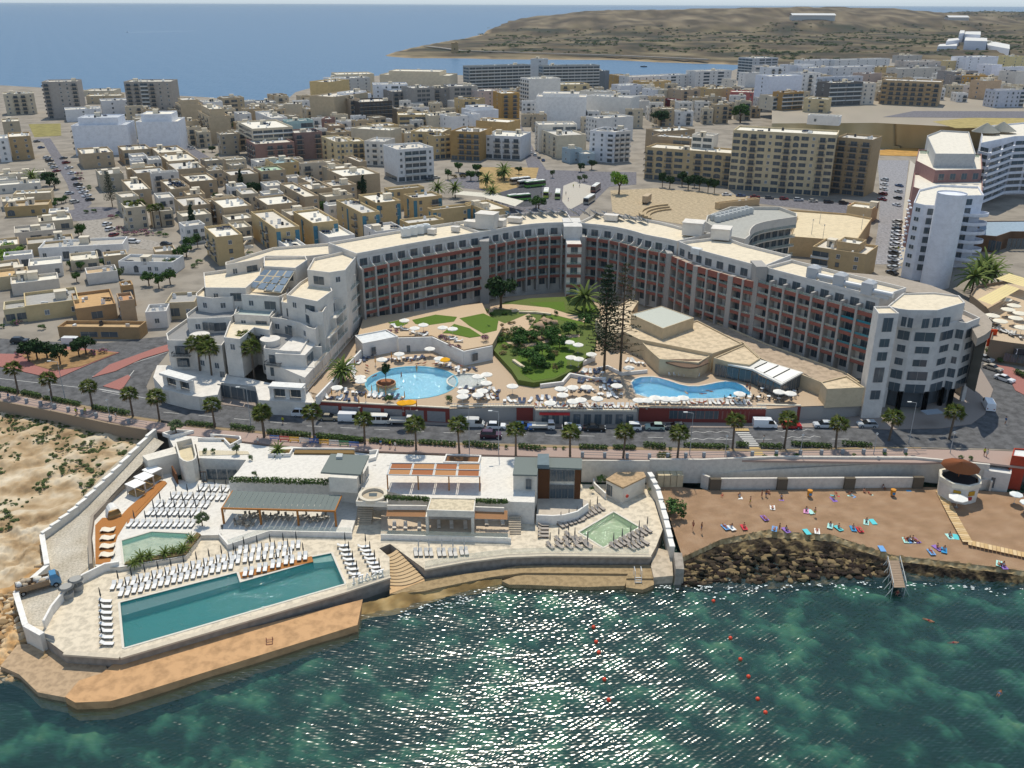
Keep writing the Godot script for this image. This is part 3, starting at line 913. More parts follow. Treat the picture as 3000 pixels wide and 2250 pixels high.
func headland() -> void:
	var coast := pv([-258.5,-1773.2,-198,-1697.2,-137.8,-1703,-70.8,-1688.5,6,-1664,168.2,-1662.6,235.2,-1602.6,370.3,-1533.8] + [900,-1150,2500,-1000,5200,-1500,6500,-6500,1500,-12000] + [1697,-16055.9,770.1,-9588.5,328.5,-5357.5,59.3,-3589.7,-109.1,-2853.4,-182.6,-2588.3,-225.4,-2258.1,-243.9,-2099.8,-257.9,-1898.7])
	var fn := FastNoiseLite.new()
	fn.seed = 9; fn.frequency = 0.0035; fn.fractal_octaves = 5
	var cn := FastNoiseLite.new()
	cn.seed = 4; cn.frequency = 0.006; cn.fractal_octaves = 5
	var g := Gradient.new()
	g.offsets = PackedFloat32Array([0.0,0.3,0.45,0.55,0.7,1.0])
	g.colors = PackedColorArray([lin("363a2b"),lin("474234"),lin("564b3a"),lin("625641"),lin("6c624a"),lin("80735a")])
	var g2 := Gradient.new()   # quarried mound: bare pale spoil and darker cuts
	g2.offsets = PackedFloat32Array([0.0,0.4,0.55,1.0])
	g2.colors = PackedColorArray([lin("4a4337"),lin("5c5242"),lin("6e624e"),lin("8d8068")])
	var s := mb(true)
	var nx := 190
	var nz := 130
	var height := func(x: float,z: float) -> Array:
		var p := Vector2(x,z)
		var dist := 1e9
		for k in coast.size(): dist = minf(dist,p.distance_to(Geometry2D.get_closest_point_to_segment(p,coast[k],coast[(k + 1) % coast.size()])))
		if not Geometry2D.is_point_in_polygon(p,coast): return [maxf(SEA - 4.0,SEA - 0.2 - dist * 0.1),-1.0,9.0]
		var y := SEA - 0.3 + 3.0 * smoothstep(0,35,dist) + 0.022 * minf(dist,900) + fn.get_noise_2d(x,z) * 7.0 * smoothstep(30,300,dist)
		var md := Vector2((x - 760.0) / 1250.0,(z + 3300.0) / 750.0).length() + 0.12 * cn.get_noise_2d(x * 0.5,z * 0.5)
		y += 62.0 * smoothstep(1.1,0.3,md) + 45.0 * smoothstep(1.2,0.3,Vector2((x - 2600.0) / 1500.0,(z + 4300.0) / 900.0).length())
		return [lerpf(y,floorf(y / 4.0) * 4.0,0.6),dist,md]
	for j in nz + 1:
		for i in nx + 1:
			var tz := pow(float(j) / nz,1.7)
			var z := -980.0 - 4600.0 * tz
			var x := lerpf(-420.0 - 500.0 * tz,1500.0 + 3200.0 * tz,float(i) / nx)
			var hh: Array = height.call(x,z)
			s.v.append(V(x,hh[0],z))
			s.n.append(Vector3.UP)
			var c := g.sample(clampf(0.5 + 0.9 * cn.get_noise_2d(x,z),0,1))
			if hh[1] > 0 and hh[1] < 28: c = lin("a08c6c")
			if hh[2] < 0.8: c = g2.sample(clampf(0.5 + 0.9 * cn.get_noise_2d(x * 1.6,z * 1.6),0,1))
			s.c.append(c)
	for j in nz:
		for i in nx:
			var k := j * (nx + 1) + i
			s.ix.append_array(PackedInt32Array([k,k + 1,k + nx + 1,k + 1,k + nx + 2,k + nx + 1]))
	smooth(s)
	struct(s,"hills",vcol(0.95,"hillvc","patch",0.004))
	kit["hill_v"] = s.v
	# scrub on the hills: low bushes too many to count
	var mm := MultiMesh.new()
	mm.transform_format = MultiMesh.TRANSFORM_3D
	mm.use_colors = false
	var one: ArrayMesh = kit["scrub0"]
	mm.mesh = one
	var xs := []
	for t in 26000:
		var k := rng.randi() % s.v.size()
		var p := s.v[k] + V(rnd(-14,14),-0.3,rnd(-14,14))
		if p.y < SEA + 4.0 or cn.get_noise_2d(p.x * 0.7 + 300,p.z * 0.7) < -0.02 or Vector2((p.x - 760.0) / 1250.0,(p.z + 3300.0) / 750.0).length() < 0.8: continue
		var w := rnd(5,17)
		xs.append(Transform3D(yb(rnd(0,TAU)) * Basis.from_scale(V(w,rnd(2.2,5.5),w)),p))
	mm.instance_count = xs.size()
	for i in xs.size(): mm.set_instance_transform(i,xs[i])
	var mi := MultiMeshInstance3D.new()
	mi.name = "scrub_vegetation"
	mi.multimesh = mm
	mi.material_override = kit["leafm"]
	mi.set_meta("kind","stuff")
	tag(mi,"dark green scrub dotting the dry headland slopes","scrub")
	add_child(mi)
	# coast road and watch tower on the headland
	var rd := mb()
	var pts := [V(-191.3,-1.5,-2085),V(-146.6,-1,-1979.5),V(-101.7,-0.6,-1859.2),V(29.6,-0.5,-1785.5),V(193.1,-0.5,-1694.4),V(324.9,-0.5,-1584.4)]
	for i in pts.size() - 1: rd.bar(pts[i],pts[i + 1],9,1.2)
	struct(rd,"coast_road",hexm("9b958c"))
	var tw := thing("watch_tower","square stone watch tower standing alone on the headland","tower",V(-112,0,-1830))
	var a := mb()
	frustum(a,-7,7,7,-8,-6,6,6,14)
	a.box(V(0,14.6,0),V(13,1.2,13)); a.box(V(3,16,0),V(4,2,4))
	obj(a,"wall",hexm("b39a72"),tw)
	var dwin := mb()
	dwin.box(V(0,4,6.7),V(1.6,2.5,0.4))
	obj(dwin,"window",mat(Color("2a2622")),tw)
	# pale sheds and far houses
	for k in [[850.0,-2750.0,120.0,30.0,9.0,"long pale shed roof on the quarried mound"],[1330.0,-2900.0,60.0,30.0,8.0,"small grey works building on the quarried mound"],[1900.0,-2500.0,90.0,30.0,8.0,"pale greenhouse roofs on the far plain"],[1350.0,-2050.0,60.0,30.0,7.0,"low country house with a pavilion roof among trees"]]:
		var sh := thing("shed",k[5],"building",V(k[0],height.call(k[0],k[1])[0],k[1]))
		var b := mb()
		b.box(V(0,k[4] * 0.5 - 3,0),V(k[2],k[4] + 6,k[3]))
		obj(b,"wall",hexm("c9c6bf"),sh)
		var r := mb()
		for sz in [-1,1]: r.quad(V(-k[2] * 0.52 * sz,k[4],k[3] * 0.55 * sz),V(k[2] * 0.52 * sz,k[4],k[3] * 0.55 * sz),V(k[2] * 0.52 * sz,k[4] + 5,0),V(-k[2] * 0.52 * sz,k[4] + 5,0))
		obj(r,"roof",hexm("d9d8d4"),sh)
func shore() -> void:
	# ---- left: rocky scrubland below the promenade wall
	var top := [V(-140.1,-2.4,-192.7),V(-124.6,-2.4,-188.3),V(-116.5,-2.4,-185),V(-104,-2.4,-180.8),V(-91.6,-2.4,-176.2),V(-77.6,-2.4,-170.2)]
	var mid := [V(-115.6,-3.6,-133.5),V(-102.8,-3.7,-136.5),V(-95,-3.8,-139.7),V(-90.7,-3.9,-142.4),V(-85.5,-3.9,-142.4),V(-80.6,-3.8,-147.6)]
	var low := [V(-104.7,-5,-116.9),V(-92.3,-5,-118.3),V(-84.2,-5,-119.2),V(-81.2,-5,-120.2),V(-80.4,-5,-122.2),V(-79.1,-4.9,-127.8)]
	var shor := [V(-89.8,-7.6,-93.8),V(-81.4,-7.6,-96.5),V(-75.8,-7.6,-99.4),V(-73.2,-7.4,-100.6),V(-70,-7.2,-101.2),V(-67.2,-6.6,-102.8)]
	var earth := [[0.0,lin("7d6448")],[0.3,lin("a08868")],[0.5,lin("b59f80")],[0.65,lin("c2b094")],[1.0,lin("d6cab4")]]
	struct(grid_strip(top,mid,200,110,1.0,0.16,earth,31),"rocky_land",vcol(0.95,"earthvc","fine",0.35))
	struct(grid_strip(mid,low,200,90,1.2,0.2,earth,32),"rocky_land",vcol(0.95,"earthvc"))
	struct(grid_strip(low,shor,200,110,1.3,0.25,[[0.0,lin("7d6547")],[0.4,lin("b08a5c")],[0.6,lin("c6a274")],[1.0,lin("d9c4a2")]],33),"rocky_shore",vcol(0.95,"earthvc"))
	var foam := mb()
	var fo := FastNoiseLite.new()
	fo.seed = 2; fo.frequency = 0.3
	rng.seed = 90
	for k in [[V(24.4,-6.86,-123.6),V(35.3,-6.86,-123),150],[V(35.3,-6.86,-123),V(62.9,-6.86,-124.6),130],[V(-17.9,-6.86,-116),V(-1.5,-6.86,-123),160],[V(65.9,-6.86,-124.3),V(86.6,-6.86,-122.7),110]]:
		for i in k[2]:
			var c: Vector3 = k[0].lerp(k[1],rnd(0,1)) + V(rnd(-1.5,1.5),0,absf(rnd(-1,1) * rnd(0,1)) * 4.0 - 0.6)
			if fo.get_noise_2d(c.x,c.z) < -0.05: continue
			var r := rnd(0.04,0.2)
			var q := PackedVector2Array()
			for a in 7: q.append(Vector2(c.x + cos(TAU * a / 7) * r * rnd(0.5,2.0),c.z + sin(TAU * a / 7) * r * rnd(0.4,1.0)))
			foam.prism(q,-7.2,SEA + 0.14 + rnd(0,0.08),true,false)
	var fm := obj(foam,"sea_foam",mat(Color("dfe6e4"),0.9))
	fm.set_meta("kind","stuff")
	tag(fm,"white foam where ripples break on the shore rocks","foam")
	# loose rocks: reef blocks below the beach and pale stones on the left shore
	for k in [[[V(29.1,-6.5,-128.3),V(36.8,-6.3,-132.5),V(45,-6.3,-134.1),V(56.3,-6.3,-132.9),V(65.4,-6.6,-129.3)],[V(28.3,-7.1,-123.9),V(35.2,-7.1,-124.9),V(42.6,-7.1,-124.8),V(54.2,-7,-126.2),V(64.6,-7.1,-127.1)],420,["1c1814","2c261f","3c3428","54493a","7d6c4e"],"reef_boulders","dark jagged loose rocks on the reef below the beach"],[low,shor,240,["8f7757","a98f6c","bfa785","d0bfa2"],"shore_stones","pale tumbled stones on the rocky shore below the ramp"]]:
		var rk := mb(true)
		for i in k[2]:
			var u := rnd(0,k[0].size() - 1.001)
			var c: Vector3 = k[0][int(u)].lerp(k[0][int(u) + 1],u - int(u)).lerp(k[1][int(u)].lerp(k[1][int(u) + 1],u - int(u)),rnd(0,1))
			rk.col = lin(k[3][rng.randi() % k[3].size()])
			rk.blob(c,V(rnd(0.3,1.1),rnd(0.2,0.5),rnd(0.25,0.8)),i + 5,1.1,6,4)
		var ro := obj(rk,k[4],vcol(0.9,"rockvc"))
		ro.set_meta("kind","stuff")
		tag(ro,k[5],"rocks")
	# a motor boat and its wake far out
	var wk := mb()
	wk.bar(V(-1279.6,-6.95,-3199.4),V(-1129.9,-6.95,-3413.3),7,0.06)
	var wo := obj(wk,"boat_wake",mat(Color("dfe6e8"),0.9))
	wo.set_meta("kind","stuff")
	tag(wo,"long white wake behind the motor boat on the open sea","wake")
	for q in [[V(-1287.5,-7,-3202.1),"white motor boat trailing a long wake"],[V(204.8,-7,-1485.4),"dark motor boat moored in the inlet"],[V(1120.9,-7,-36501.2),"far white sailing boat near the horizon"]]:
		var bt := thing("boat",q[1],"boat",q[0],2.9)
		var hu := mb()
		frustum(hu,-5,4,1.2,-0.4,-5.2,6,1.7,1.4)
		obj(hu,"hull",mat(Color("e4e6e8") if not str(q[1]).begins_with("dark") else Color("2a3540"),0.4),bt)
		var cb := mb()
		frustum(cb,-2,2.2,1.2,1.4,-1.8,1.2,1.0,2.8)
		if str(q[1]).contains("sailing"): cb.tri(V(-3,2,0),V(2,2,0),V(0,16,0))
		obj(cb,"cabin",mat(Color("cfd4d8"),0.4),bt)
	# ---- right: the beach
	var sand_top := [V(28.8,-4.4,-153.5),V(37.2,-4.5,-151.8),V(48,-4.5,-151.7),V(62.5,-4.5,-152.3),V(81,-4.5,-153.2),V(97.8,-4.4,-150.8),V(115.6,-4.4,-150.6)]
	var sand_low := [V(29.5,-5.5,-130.2),V(37.4,-5.5,-135.9),V(46.1,-5.4,-138.8),V(57.6,-5.4,-137.2),V(66,-5.6,-131.2),V(82.8,-5.6,-127.7),V(98.7,-5.6,-122.9)]
	struct(grid_strip(sand_top,sand_low,160,80,0.16,0.3,[[0.0,lin("977a5e")],[0.5,lin("a58669")],[1.0,lin("b29578")]],41),"beach",vcol(0.95,"sandvc","sand",0.35))
	var rock_a := [V(29.3,-5.5,-130.2),V(37.5,-5.5,-136.1),V(46.1,-5.35,-138.8),V(57.6,-5.35,-137.2),V(66,-5.55,-131.3),V(82.9,-5.6,-127.9),V(98.7,-5.6,-122.9)]
	var rock_b := [V(29.3,-6.35,-129.8),V(37.4,-6.35,-135.5),V(45.9,-6.35,-137.8),V(57.6,-6.35,-136.5),V(65.9,-6.35,-130.6),V(82.7,-6.35,-127.2),V(98.6,-6.35,-122.4)]
	struct(grid_strip(rock_a,rock_b,320,20,0.35,0.8,[[0.0,lin("6b5a42")],[0.4,lin("a58c63")],[0.6,lin("bba47a")],[1.0,lin("cbb68f")]],42,false),"rock_ledge",vcol(0.95,"rockvc","sand",0.4))
	var rock_c := [V(28.4,-7.5,-123.9),V(35.1,-7.5,-124.4),V(42.4,-7.5,-123.8),V(53.9,-7.4,-125.2),V(64.5,-7.5,-126.8),V(82,-7.6,-125.3),V(97.8,-7.6,-120.6)]
	struct(grid_strip(rock_b,rock_c,360,80,0.8,0.3,[[0.0,lin("14110e")],[0.4,lin("28221b")],[0.5,lin("4a4032")],[0.56,lin("2e271e")],[0.7,lin("7a6a4c")],[1.0,lin("a8946c")]],43,true,true),"reef_rock",vcol(0.9,"reefvc","fine",0.9))
# ---- the large crescent hotel
func offset_line(p: PackedVector2Array,d: float) -> PackedVector2Array:   # the line shifted sideways,away from the sea for positive d
	var r := PackedVector2Array()
	for i in p.size():
		var t := (p[mini(i + 1,p.size() - 1)] - p[maxi(i - 1,0)]).normalized()
		r.append(p[i] + Vector2(t.y,-t.x) * d)
	return r
func resample(p: PackedVector2Array,step: float) -> PackedVector2Array:
	var total := 0.0
	for i in p.size() - 1: total += p[i].distance_to(p[i + 1])
	var n := maxi(1,int(round(total / step)))
	var r := PackedVector2Array([p[0]])
	var acc := 0.0
	var k := 1
	for i in p.size() - 1:
		var l := p[i].distance_to(p[i + 1])
		while k <= n and acc + l >= total * k / n - 0.001:
			r.append(p[i].lerp(p[i + 1],(total * k / n - acc) / l))
			k += 1
		acc += l
	return r
func strip_poly(a: PackedVector2Array,b: PackedVector2Array) -> PackedVector2Array:
	var q := a.duplicate()
	var c := b.duplicate()
	c.reverse()
	q.append_array(c)
	return q
func vol(o: Node3D,px: Array,y0: float,y1: float,wm: Material,rm: Material,par := 0.7,wall_name := "wall",roof_name := "roof") -> PackedVector2Array:
	var q := pv(px)
	shell(o,q,y0,y1,wm,rm,par,0.22,wall_name,roof_name)
	return q
func hotel() -> void:
	var o := thing("hotel_building","huge crescent shaped white hotel with red balcony bands around a garden","hotel")
	var wall := hexm("d3cfc8",0.9,"wall",0.06)
	var white := hexm("d9d3c9",0.9,"wall",0.06)
	var cream := hexm("dccfb6",0.95,"wall",0.08)
	var red := hexm("9a6256",0.9,"fine",0.4)
	var grey := hexm("b3afa9",0.95,"fine",0.5)
	var glass := glassm("9fb8b4",0.22)
	var teal := mat(Color("2c6f7a"),0.1)
	var box := BoxMesh.new()
	box.size = Vector3.ONE
	var y0 := 5.0
	var fh := 2.95
	var yt := 19.75
	# front line of the balconies,from the stepped wing round to the end tower
	var left := resample(pv([-38.3,-221.1,-24.9,-232.4,-8.9,-244.2] + [-7.7,-244.9]),3.9)
	var bend := resample(pv([-7.7,-244.9,-3.5,-247.9,-0.1,-251,3.9,-253.6,7.8,-255.6,12.2,-256.8,18,-257.3]),3.8)
	var bend2 := resample(pv([18,-257.3,21.1,-255.6,24.9,-253.9,28.6,-251.5,32,-247.7,35.2,-242.6] + [40.1,-238.6,42.6,-235.7]),3.8)
	var right := resample(pv([42.6,-235.7,46.8,-226.3,52.7,-218.5,58.5,-211.1] + [59.8,-210.5]),3.7)
	var right2 := resample(pv([59.8,-210.5,70.3,-197.2,79,-186.5]),3.7)
	var wings := [[left,"left"],[bend,"bend"],[bend2,"bend"],[right,"right"],[right2,"end"]]
	var div := mb()   # concave terrace divider,unit profile running outward along z
	var prof := [Vector2(0,0),Vector2(2.3,0),Vector2(2.3,0.35),Vector2(1.7,0.5),Vector2(1.1,0.85),Vector2(0.6,1.4),Vector2(0.3,2.1),Vector2(0,2.2)]
	var t := Geometry2D.triangulate_polygon(PackedVector2Array(prof))
	for sgn in [-1,1]:
		for i in range(0,t.size(),3): div.tri(V(0.12 * sgn,prof[t[i]].y,prof[t[i]].x),V(0.12 * sgn,prof[t[i + 1]].y,prof[t[i + 1]].x),V(0.12 * sgn,prof[t[i + 2]].y,prof[t[i + 2]].x))
	for i in prof.size():
		var a: Vector2 = prof[i]
		var b: Vector2 = prof[(i + 1) % prof.size()]
		div.quad(V(-0.12,a.y,a.x),V(0.12,a.y,a.x),V(0.12,b.y,b.x),V(-0.12,b.y,b.x))
	var divm := div.mesh()
	for wg in wings:
		var p: PackedVector2Array = wg[0]
		var kind: String = wg[1]
		var back := offset_line(p,1.9)
		var set_back := offset_line(p,2.4 if kind != "end" else 1.9)
		var rear := offset_line(p,17.0 if kind != "end" else 13.0)
		# ends are stretched so that neighbouring wings meet
		var core := mb()
		core.prism(strip_poly(back,rear),0,yt - 0.1)
		obj(core,"rear_wall",white,o)
		var top := mb()
		top.prism(strip_poly(set_back,rear),yt - 0.15,22.7)
		obj(top,"top_storey",wall,o)
		shell(o,strip_poly(set_back,rear),22.6,23.5,wall,cream,0.75,0.3,"roof_parapet","roof_deck")
		var ter := mb()
		ter.prism(strip_poly(p,set_back),yt - 0.3,yt - 0.06)
		obj(ter,"terrace_floor",hexm("bfae9c",0.9,"fine",0.6),o)
		for i in p.size() - 1:
			var a := p[i]
			var b := p[i + 1]
			var d := (b - a).normalized()
			var z := V(-d.y,0,d.x)
			var bas := Basis(V(d.x,0,d.y),Vector3.UP,z)
			var w := a.distance_to(b)
			var mid := v3((a + b) * 0.5,0)
			for f in 5:
				var y := y0 + f * fh
				put(kit["loggia"],"balcony_door",o,Transform3D(bas * Basis.from_scale(V(w * rnd(0.5,0.62),2.15,1)),mid - z * 1.89 + bas.x * (0.35 if i % 2 else -0.35) + V(0,y + 1.2,0)))
				if f > 0:
					put(box,"balcony_slab",o,Transform3D(bas * Basis.from_scale(V(w - 0.02,0.2,1.8)),mid - z * 1.0 + V(0,y - 0.1,0)),white)
					put(box,"balcony_front",o,Transform3D(bas * Basis.from_scale(V(w - 0.02,0.78,0.16)),mid + V(0,y + 0.08,0)),red)
					put(box,"glass_rail",o,Transform3D(bas * Basis.from_scale(V(w - 0.3,0.55,0.03)),mid + V(0,y + 0.75,0)),teal if (kind == "end" and i > p.size() - 4 and f > 1) else glass)
			put(box,"balcony_front",o,Transform3D(bas * Basis.from_scale(V(w - 0.02,0.95 if kind != "right" else 1.6,0.18)),mid + V(0,yt - 0.3 - (0.35 if kind == "right" else 0.0),0)),red)
			put(kit["loggia"],"terrace_window",o,Transform3D(bas * Basis.from_scale(V(w * 0.58,2.0,1)),mid - z * (2.4 if kind != "end" else 1.9) + V(0,yt + 1.2,0)))
			if kind != "right":
				put(box,"glass_rail",o,Transform3D(bas * Basis.from_scale(V(w - 0.4,0.7,0.03)),mid + V(0,yt + 0.52,0)),glass)
			if kind in ["left","bend"]: put(divm,"terrace_divider",o,Transform3D(bas,v3(a,yt - 0.04) - z * 2.4),white)
			# fins between the bays
			var thick := 0.55
			var fin_top := yt + 0.1
			if kind == "left" and i > 3:
				put(box,"partition_wall",o,Transform3D(bas * Basis.from_scale(V(0.16,yt - y0,1.7)),v3(a,(yt + y0) * 0.5) - z * 1.05),white)
				continue
			if kind == "right" and i % 3 == 0: thick = 1.5
			if kind == "end": fin_top = yt + 1.4
			put(box,"fin",o,Transform3D(bas * Basis.from_scale(V(thick,fin_top - y0 + 1.0,2.1)),v3(a,(fin_top + y0 - 1.0) * 0.5) - z * 0.75),grey)
	# the tall stone piers and the projecting middle bay
	for k in [[V(-7.9,19.75,-244.9),2.6,21.5],[V(60.4,19.75,-211.1),2.8,23.9],[V(42.4,19.75,-236),1.6,20.6],[V(20.3,19.75,-255.1),1.5,20.4]]:
		var s := mb()
		var q: Vector3 = k[0]
		s.prism(PackedVector2Array([Vector2(q.x - k[1] / 2,q.z + 0.8),Vector2(q.x + k[1] / 2,q.z + 0.8),Vector2(q.x + k[1] / 2,q.z - 5.0),Vector2(q.x - k[1] / 2,q.z - 5.0)]),2.5,k[2])
		obj(s,"stone_pier",grey,o)
	var ca := V(15.4,19.75,-247.2)
	var cb := V(19.5,19.75,-247.2)
	var cs := mb()
	cs.prism(PackedVector2Array([Vector2(ca.x,ca.z),Vector2(cb.x,cb.z),Vector2(cb.x,cb.z - 9),Vector2(ca.x,ca.z - 9)]),2,yt - 0.1)
	obj(cs,"middle_bay",white,o)
	var cd := (cb - ca).normalized()
	var cz := V(-cd.z,0,cd.x)
	var cbas := Basis(cd,Vector3.UP,cz)
	var cw := ca.distance_to(cb)
	var cm := (ca + cb) * 0.5
	for f in 6:
		var y := y0 + f * fh
		put(box,"balcony_front",o,Transform3D(cbas * Basis.from_scale(V(cw,0.8,0.3)),V(cm.x,y - 0.1,cm.z) + cz * 0.12),red)
		if f < 5:
			put(kit["loggia"],"balcony_door",o,Transform3D(cbas * Basis.from_scale(V(cw * 0.5,2.0,1)),V(cm.x,y + 1.4,cm.z) + cz * 0.02))
			put(box,"glass_rail",o,Transform3D(cbas * Basis.from_scale(V(cw,0.6,0.03)),V(cm.x,y + 0.65,cm.z) + cz * 0.2),glass)
	var mp := mb()
	var mq := PackedVector2Array([Vector2(ca.x - 0.6,ca.z - 7.5),Vector2(cb.x + 0.6,cb.z - 7.5),Vector2(cb.x + 0.6,cb.z - 19),Vector2(ca.x - 0.6,ca.z - 19)])
	mp.prism(mq,yt - 0.1,23.3)
	obj(mp,"middle_bay",wall,o)
	# roof plant: tilted solar collectors round the bend,stair rooms,chillers,ducts
	for i in 13:
		var c := V(-0.8,22.9,-267.3).lerp(V(38.3,22.9,-261.7),i / 12.0)
		c.z += -7.0 * sin(PI * i / 12.0)
		var s := mb()
		s.box(V(0,1.0,0),V(2.1,0.12,5.2),Basis(Vector3.BACK,-0.75))
		s.bar(V(0.7,0,-2),V(0.7,1.7,-2),0.08,0.08); s.bar(V(0.7,0,2),V(0.7,1.7,2),0.08,0.08)
		put(s.mesh(),"solar_collector",o,Transform3D(yb(0.35),c),mat(Color("54687c"),0.15))
	for k in [[V(-7.3,23,-254.1),V(5.5,4.2,4.5)],[V(-3.6,23,-256.3),V(3,1.8,3)],[V(-10.7,23,-254.9),V(6,1.6,3)],[V(-16.1,23,-249.7),V(2.2,1.2,1.6)],[V(50.5,23.2,-246.7),V(5.5,3.4,5)],[V(57.3,23.2,-242.1),V(5,2.8,5)],[V(-22.5,23,-246.8),V(2,1.2,2)],[V(0.7,23,-261.9),V(4,1.2,2.5)],[V(29.4,23,-264.7),V(4,1.5,2.5)]]:
		var s := mb()
		s.box(V(0,k[1].y / 2,0),k[1]); s.box(V(0,k[1].y + 0.1,0),k[1] * V(1.06,0,1.06) + V(0,0.2,0))
		put(s.mesh(),"roof_room",o,Transform3D(yb(-0.35),k[0]),white)
	for i in 4:
		var s := mb()
		s.box(V(0,1.1,0),V(2.3,2.2,2.2)); s.cone(V(0,2.2,0),V(0,2.4,0),0.8,0.8,10)
		put(s.mesh(),"chiller",o,Transform3D(yb(0.35),V(-29.6,23,-244).lerp(V(-24.4,23,-248.3),i / 3.0)),mat(Color("c9ccca"),0.5))
	for i in 6:
		var s := mb()
		var c := V(70.6,23.2,-203.1).lerp(V(81.1,23.2,-187.8),i / 5.0)
		if i % 2 == 0:
			s.box(V(0,1.3,0),V(2.6,2.6,2.4)); frustum(s,-1.3,1.3,1.2,2.6,-0.5,0.5,0.5,3.2)
		else:
			s.cone(V(-2.2,1.0,0),V(2.2,1.0,0),0.7,0.7,10); s.box(V(0,0.3,0),V(3,0.6,1.2))
		put(s.mesh(),"ventilation_unit",o,Transform3D(yb(-0.75),c),mat(Color("b5b7b8"),0.4))
	for k in [V(48.2,22,-229.3),V(53.6,20.2,-228.2),V(56.5,20.2,-220.7)]:
		var s := mb()
		s.box(V(0,0.8,0),V(2.6,1.6,1.6)); s.cone(V(-0.5,1.2,0.8),V(-0.5,1.2,0.9),0.4,0.4,8)
		put(s.mesh(),"air_conditioner",o,Transform3D(yb(-0.75),k),mat(Color("d2d3d0"),0.5))
	end_tower(o,wall,cream)
	stepped_wing(o,white,cream)
	sign_block()
func ribbon(o: Node3D,a: Vector3,b: Vector3,h: float,bays: int,called := "window",fill := 0.9,kind := "loggia") -> void:   # windows in a row between two points of a wall,a on one's left; h is the height of the row
	var d := (b - a)
	d.y = 0
	d = d.normalized()
	var z := V(-d.z,0,d.x)
	var bas := Basis(d,Vector3.UP,z)
	var w := a.distance_to(b) / bays
	for i in bays:
		put(kit[kind],called,o,Transform3D(bas * Basis.from_scale(V(w * fill,h,1)),a.lerp(b,(i + 0.5) / bays) + z * 0.02))
func end_tower(o: Node3D,wall: Material,cream: Material) -> void:
	# stair slab,faceted round body,recessed shop floor on columns,and the great curved roof plate behind
	vol(o,[75.3,-174.9,79.6,-175.1,79.6,-179.9,76,-179.6],0,23.9,wall,cream,0.4,"stair_tower","roof_deck")
	var sa := V(75.3,23.9,-174.9)
	var sb := V(79.6,23.9,-175.1)
	for k in [[21.4,3.2],[17.4,1.9],[14.4,2.0],[10.2,3.6],[5.6,2.2]]:
		ribbon(o,V(sa.x,k[0],sa.z).lerp(V(sb.x,k[0],sb.z),0.25),V(sa.x,k[0],sa.z).lerp(V(sb.x,k[0],sb.z),0.8),k[1],1,"stair_window")
	var top := [80.1,-182.2,81.6,-180.3,83.4,-179.4,89.4,-179.3,97.8,-184.8,98.8,-189.8,94.2,-192,87.1,-191.4]
	vol(o,top,19.2,23.2,wall,cream,0.35,"penthouse_wall","roof_deck")
	var front := pv([82.5,-181.3,85.1,-179.6,90.6,-179.1,95.3,-181.8,96.9,-180.7,101.5,-184.3])
	var rear := front.duplicate()
	for i in rear.size(): rear[i] += Vector2(-3.5,-17.0)
	var body := strip_poly(front,rear)
	var bs := mb()
	bs.prism(body,4.4,18.95,true)
	obj(bs,"tower_wall",wall,o)
	shell(o,body,18.9,19.9,wall,hexm("b9ada0"),0.9,0.25,"tower_parapet","terrace_floor")
	var inner := inset(body,1.6)
	var shop := mb()
	shop.prism(inner,0.1,4.5,false)
	obj(shop,"shop_wall",mat(Color("565d62"),0.08),o)
	for i in front.size() - 1:
		var a := front[i]
		var b := front[i + 1]
		var l := a.distance_to(b)
		if l < 1.5: continue
		var n := clampi(int(l / 4.5),1,2)
		for k in 5:
			var y := 17.2 - k * 3.0
			ribbon(o,v3(a.lerp(b,0.06),y),v3(a.lerp(b,0.94),y),2.1 if k in [0,3,4] else 1.6,n,"tower_window",0.9 if k in [0,3,4] else 0.62)
		for q in [a,b]:
			var c := mb()
			c.prism(PackedVector2Array([q + Vector2(-0.4,-0.5),q + Vector2(0.4,-0.5),q + Vector2(0.4,0.3),q + Vector2(-0.4,0.3)]),0,4.6)
			obj(c,"column",wall,o)
	ribbon(o,V(81.4,21.3,-177.8),V(83.5,21.3,-176.3),2.2,2,"terrace_window",0.8)
	ribbon(o,V(84.7,21.3,-176),V(92,21.3,-177.7),2.2,3,"terrace_window",0.7)
	var aw := mb()
	aw.bar(V(87,3,-171.6),V(90.9,3,-172.5),2.2,0.15)
	obj(aw,"awning",mat(Color("8d949a"),0.8),o)
	# the roof plate
	var plate := pv([86.2,-225.3,91.9,-223.4,98.7,-220.5,103.7,-213.8,106.2,-206,106.9,-198.1,106.3,-190.7,105,-185.4,102.5,-180.8,99.9,-177.9,96.9,-175.3,101.2,-189.7,104.9,-198.7,102.2,-206,93.2,-208.7,88.2,-215.4])
	var pl := mb()
	pl.prism(plate,16.6,18.4)
	obj(pl,"roof_plate",hexm("a3988a",0.9,"wall",0.1),o)
	var gl := mb()
	gl.prism(pv([100.8,-182.7,101.1,-179.2,102.1,-180.9,102.3,-186.4]),4.5,16.65,false)
	obj(gl,"glass_wall",mat(Color("6a665c"),0.06),o)
	var core := mb()
	core.prism(pv([90.3,-227.2,100.5,-224.1,107,-211.8,107.4,-200.7,102.4,-186.5,102,-192.9,99.4,-211.9,90.9,-220.1]),0,16.65)
	obj(core,"rear_wall",hexm("c4bdb2"),o)
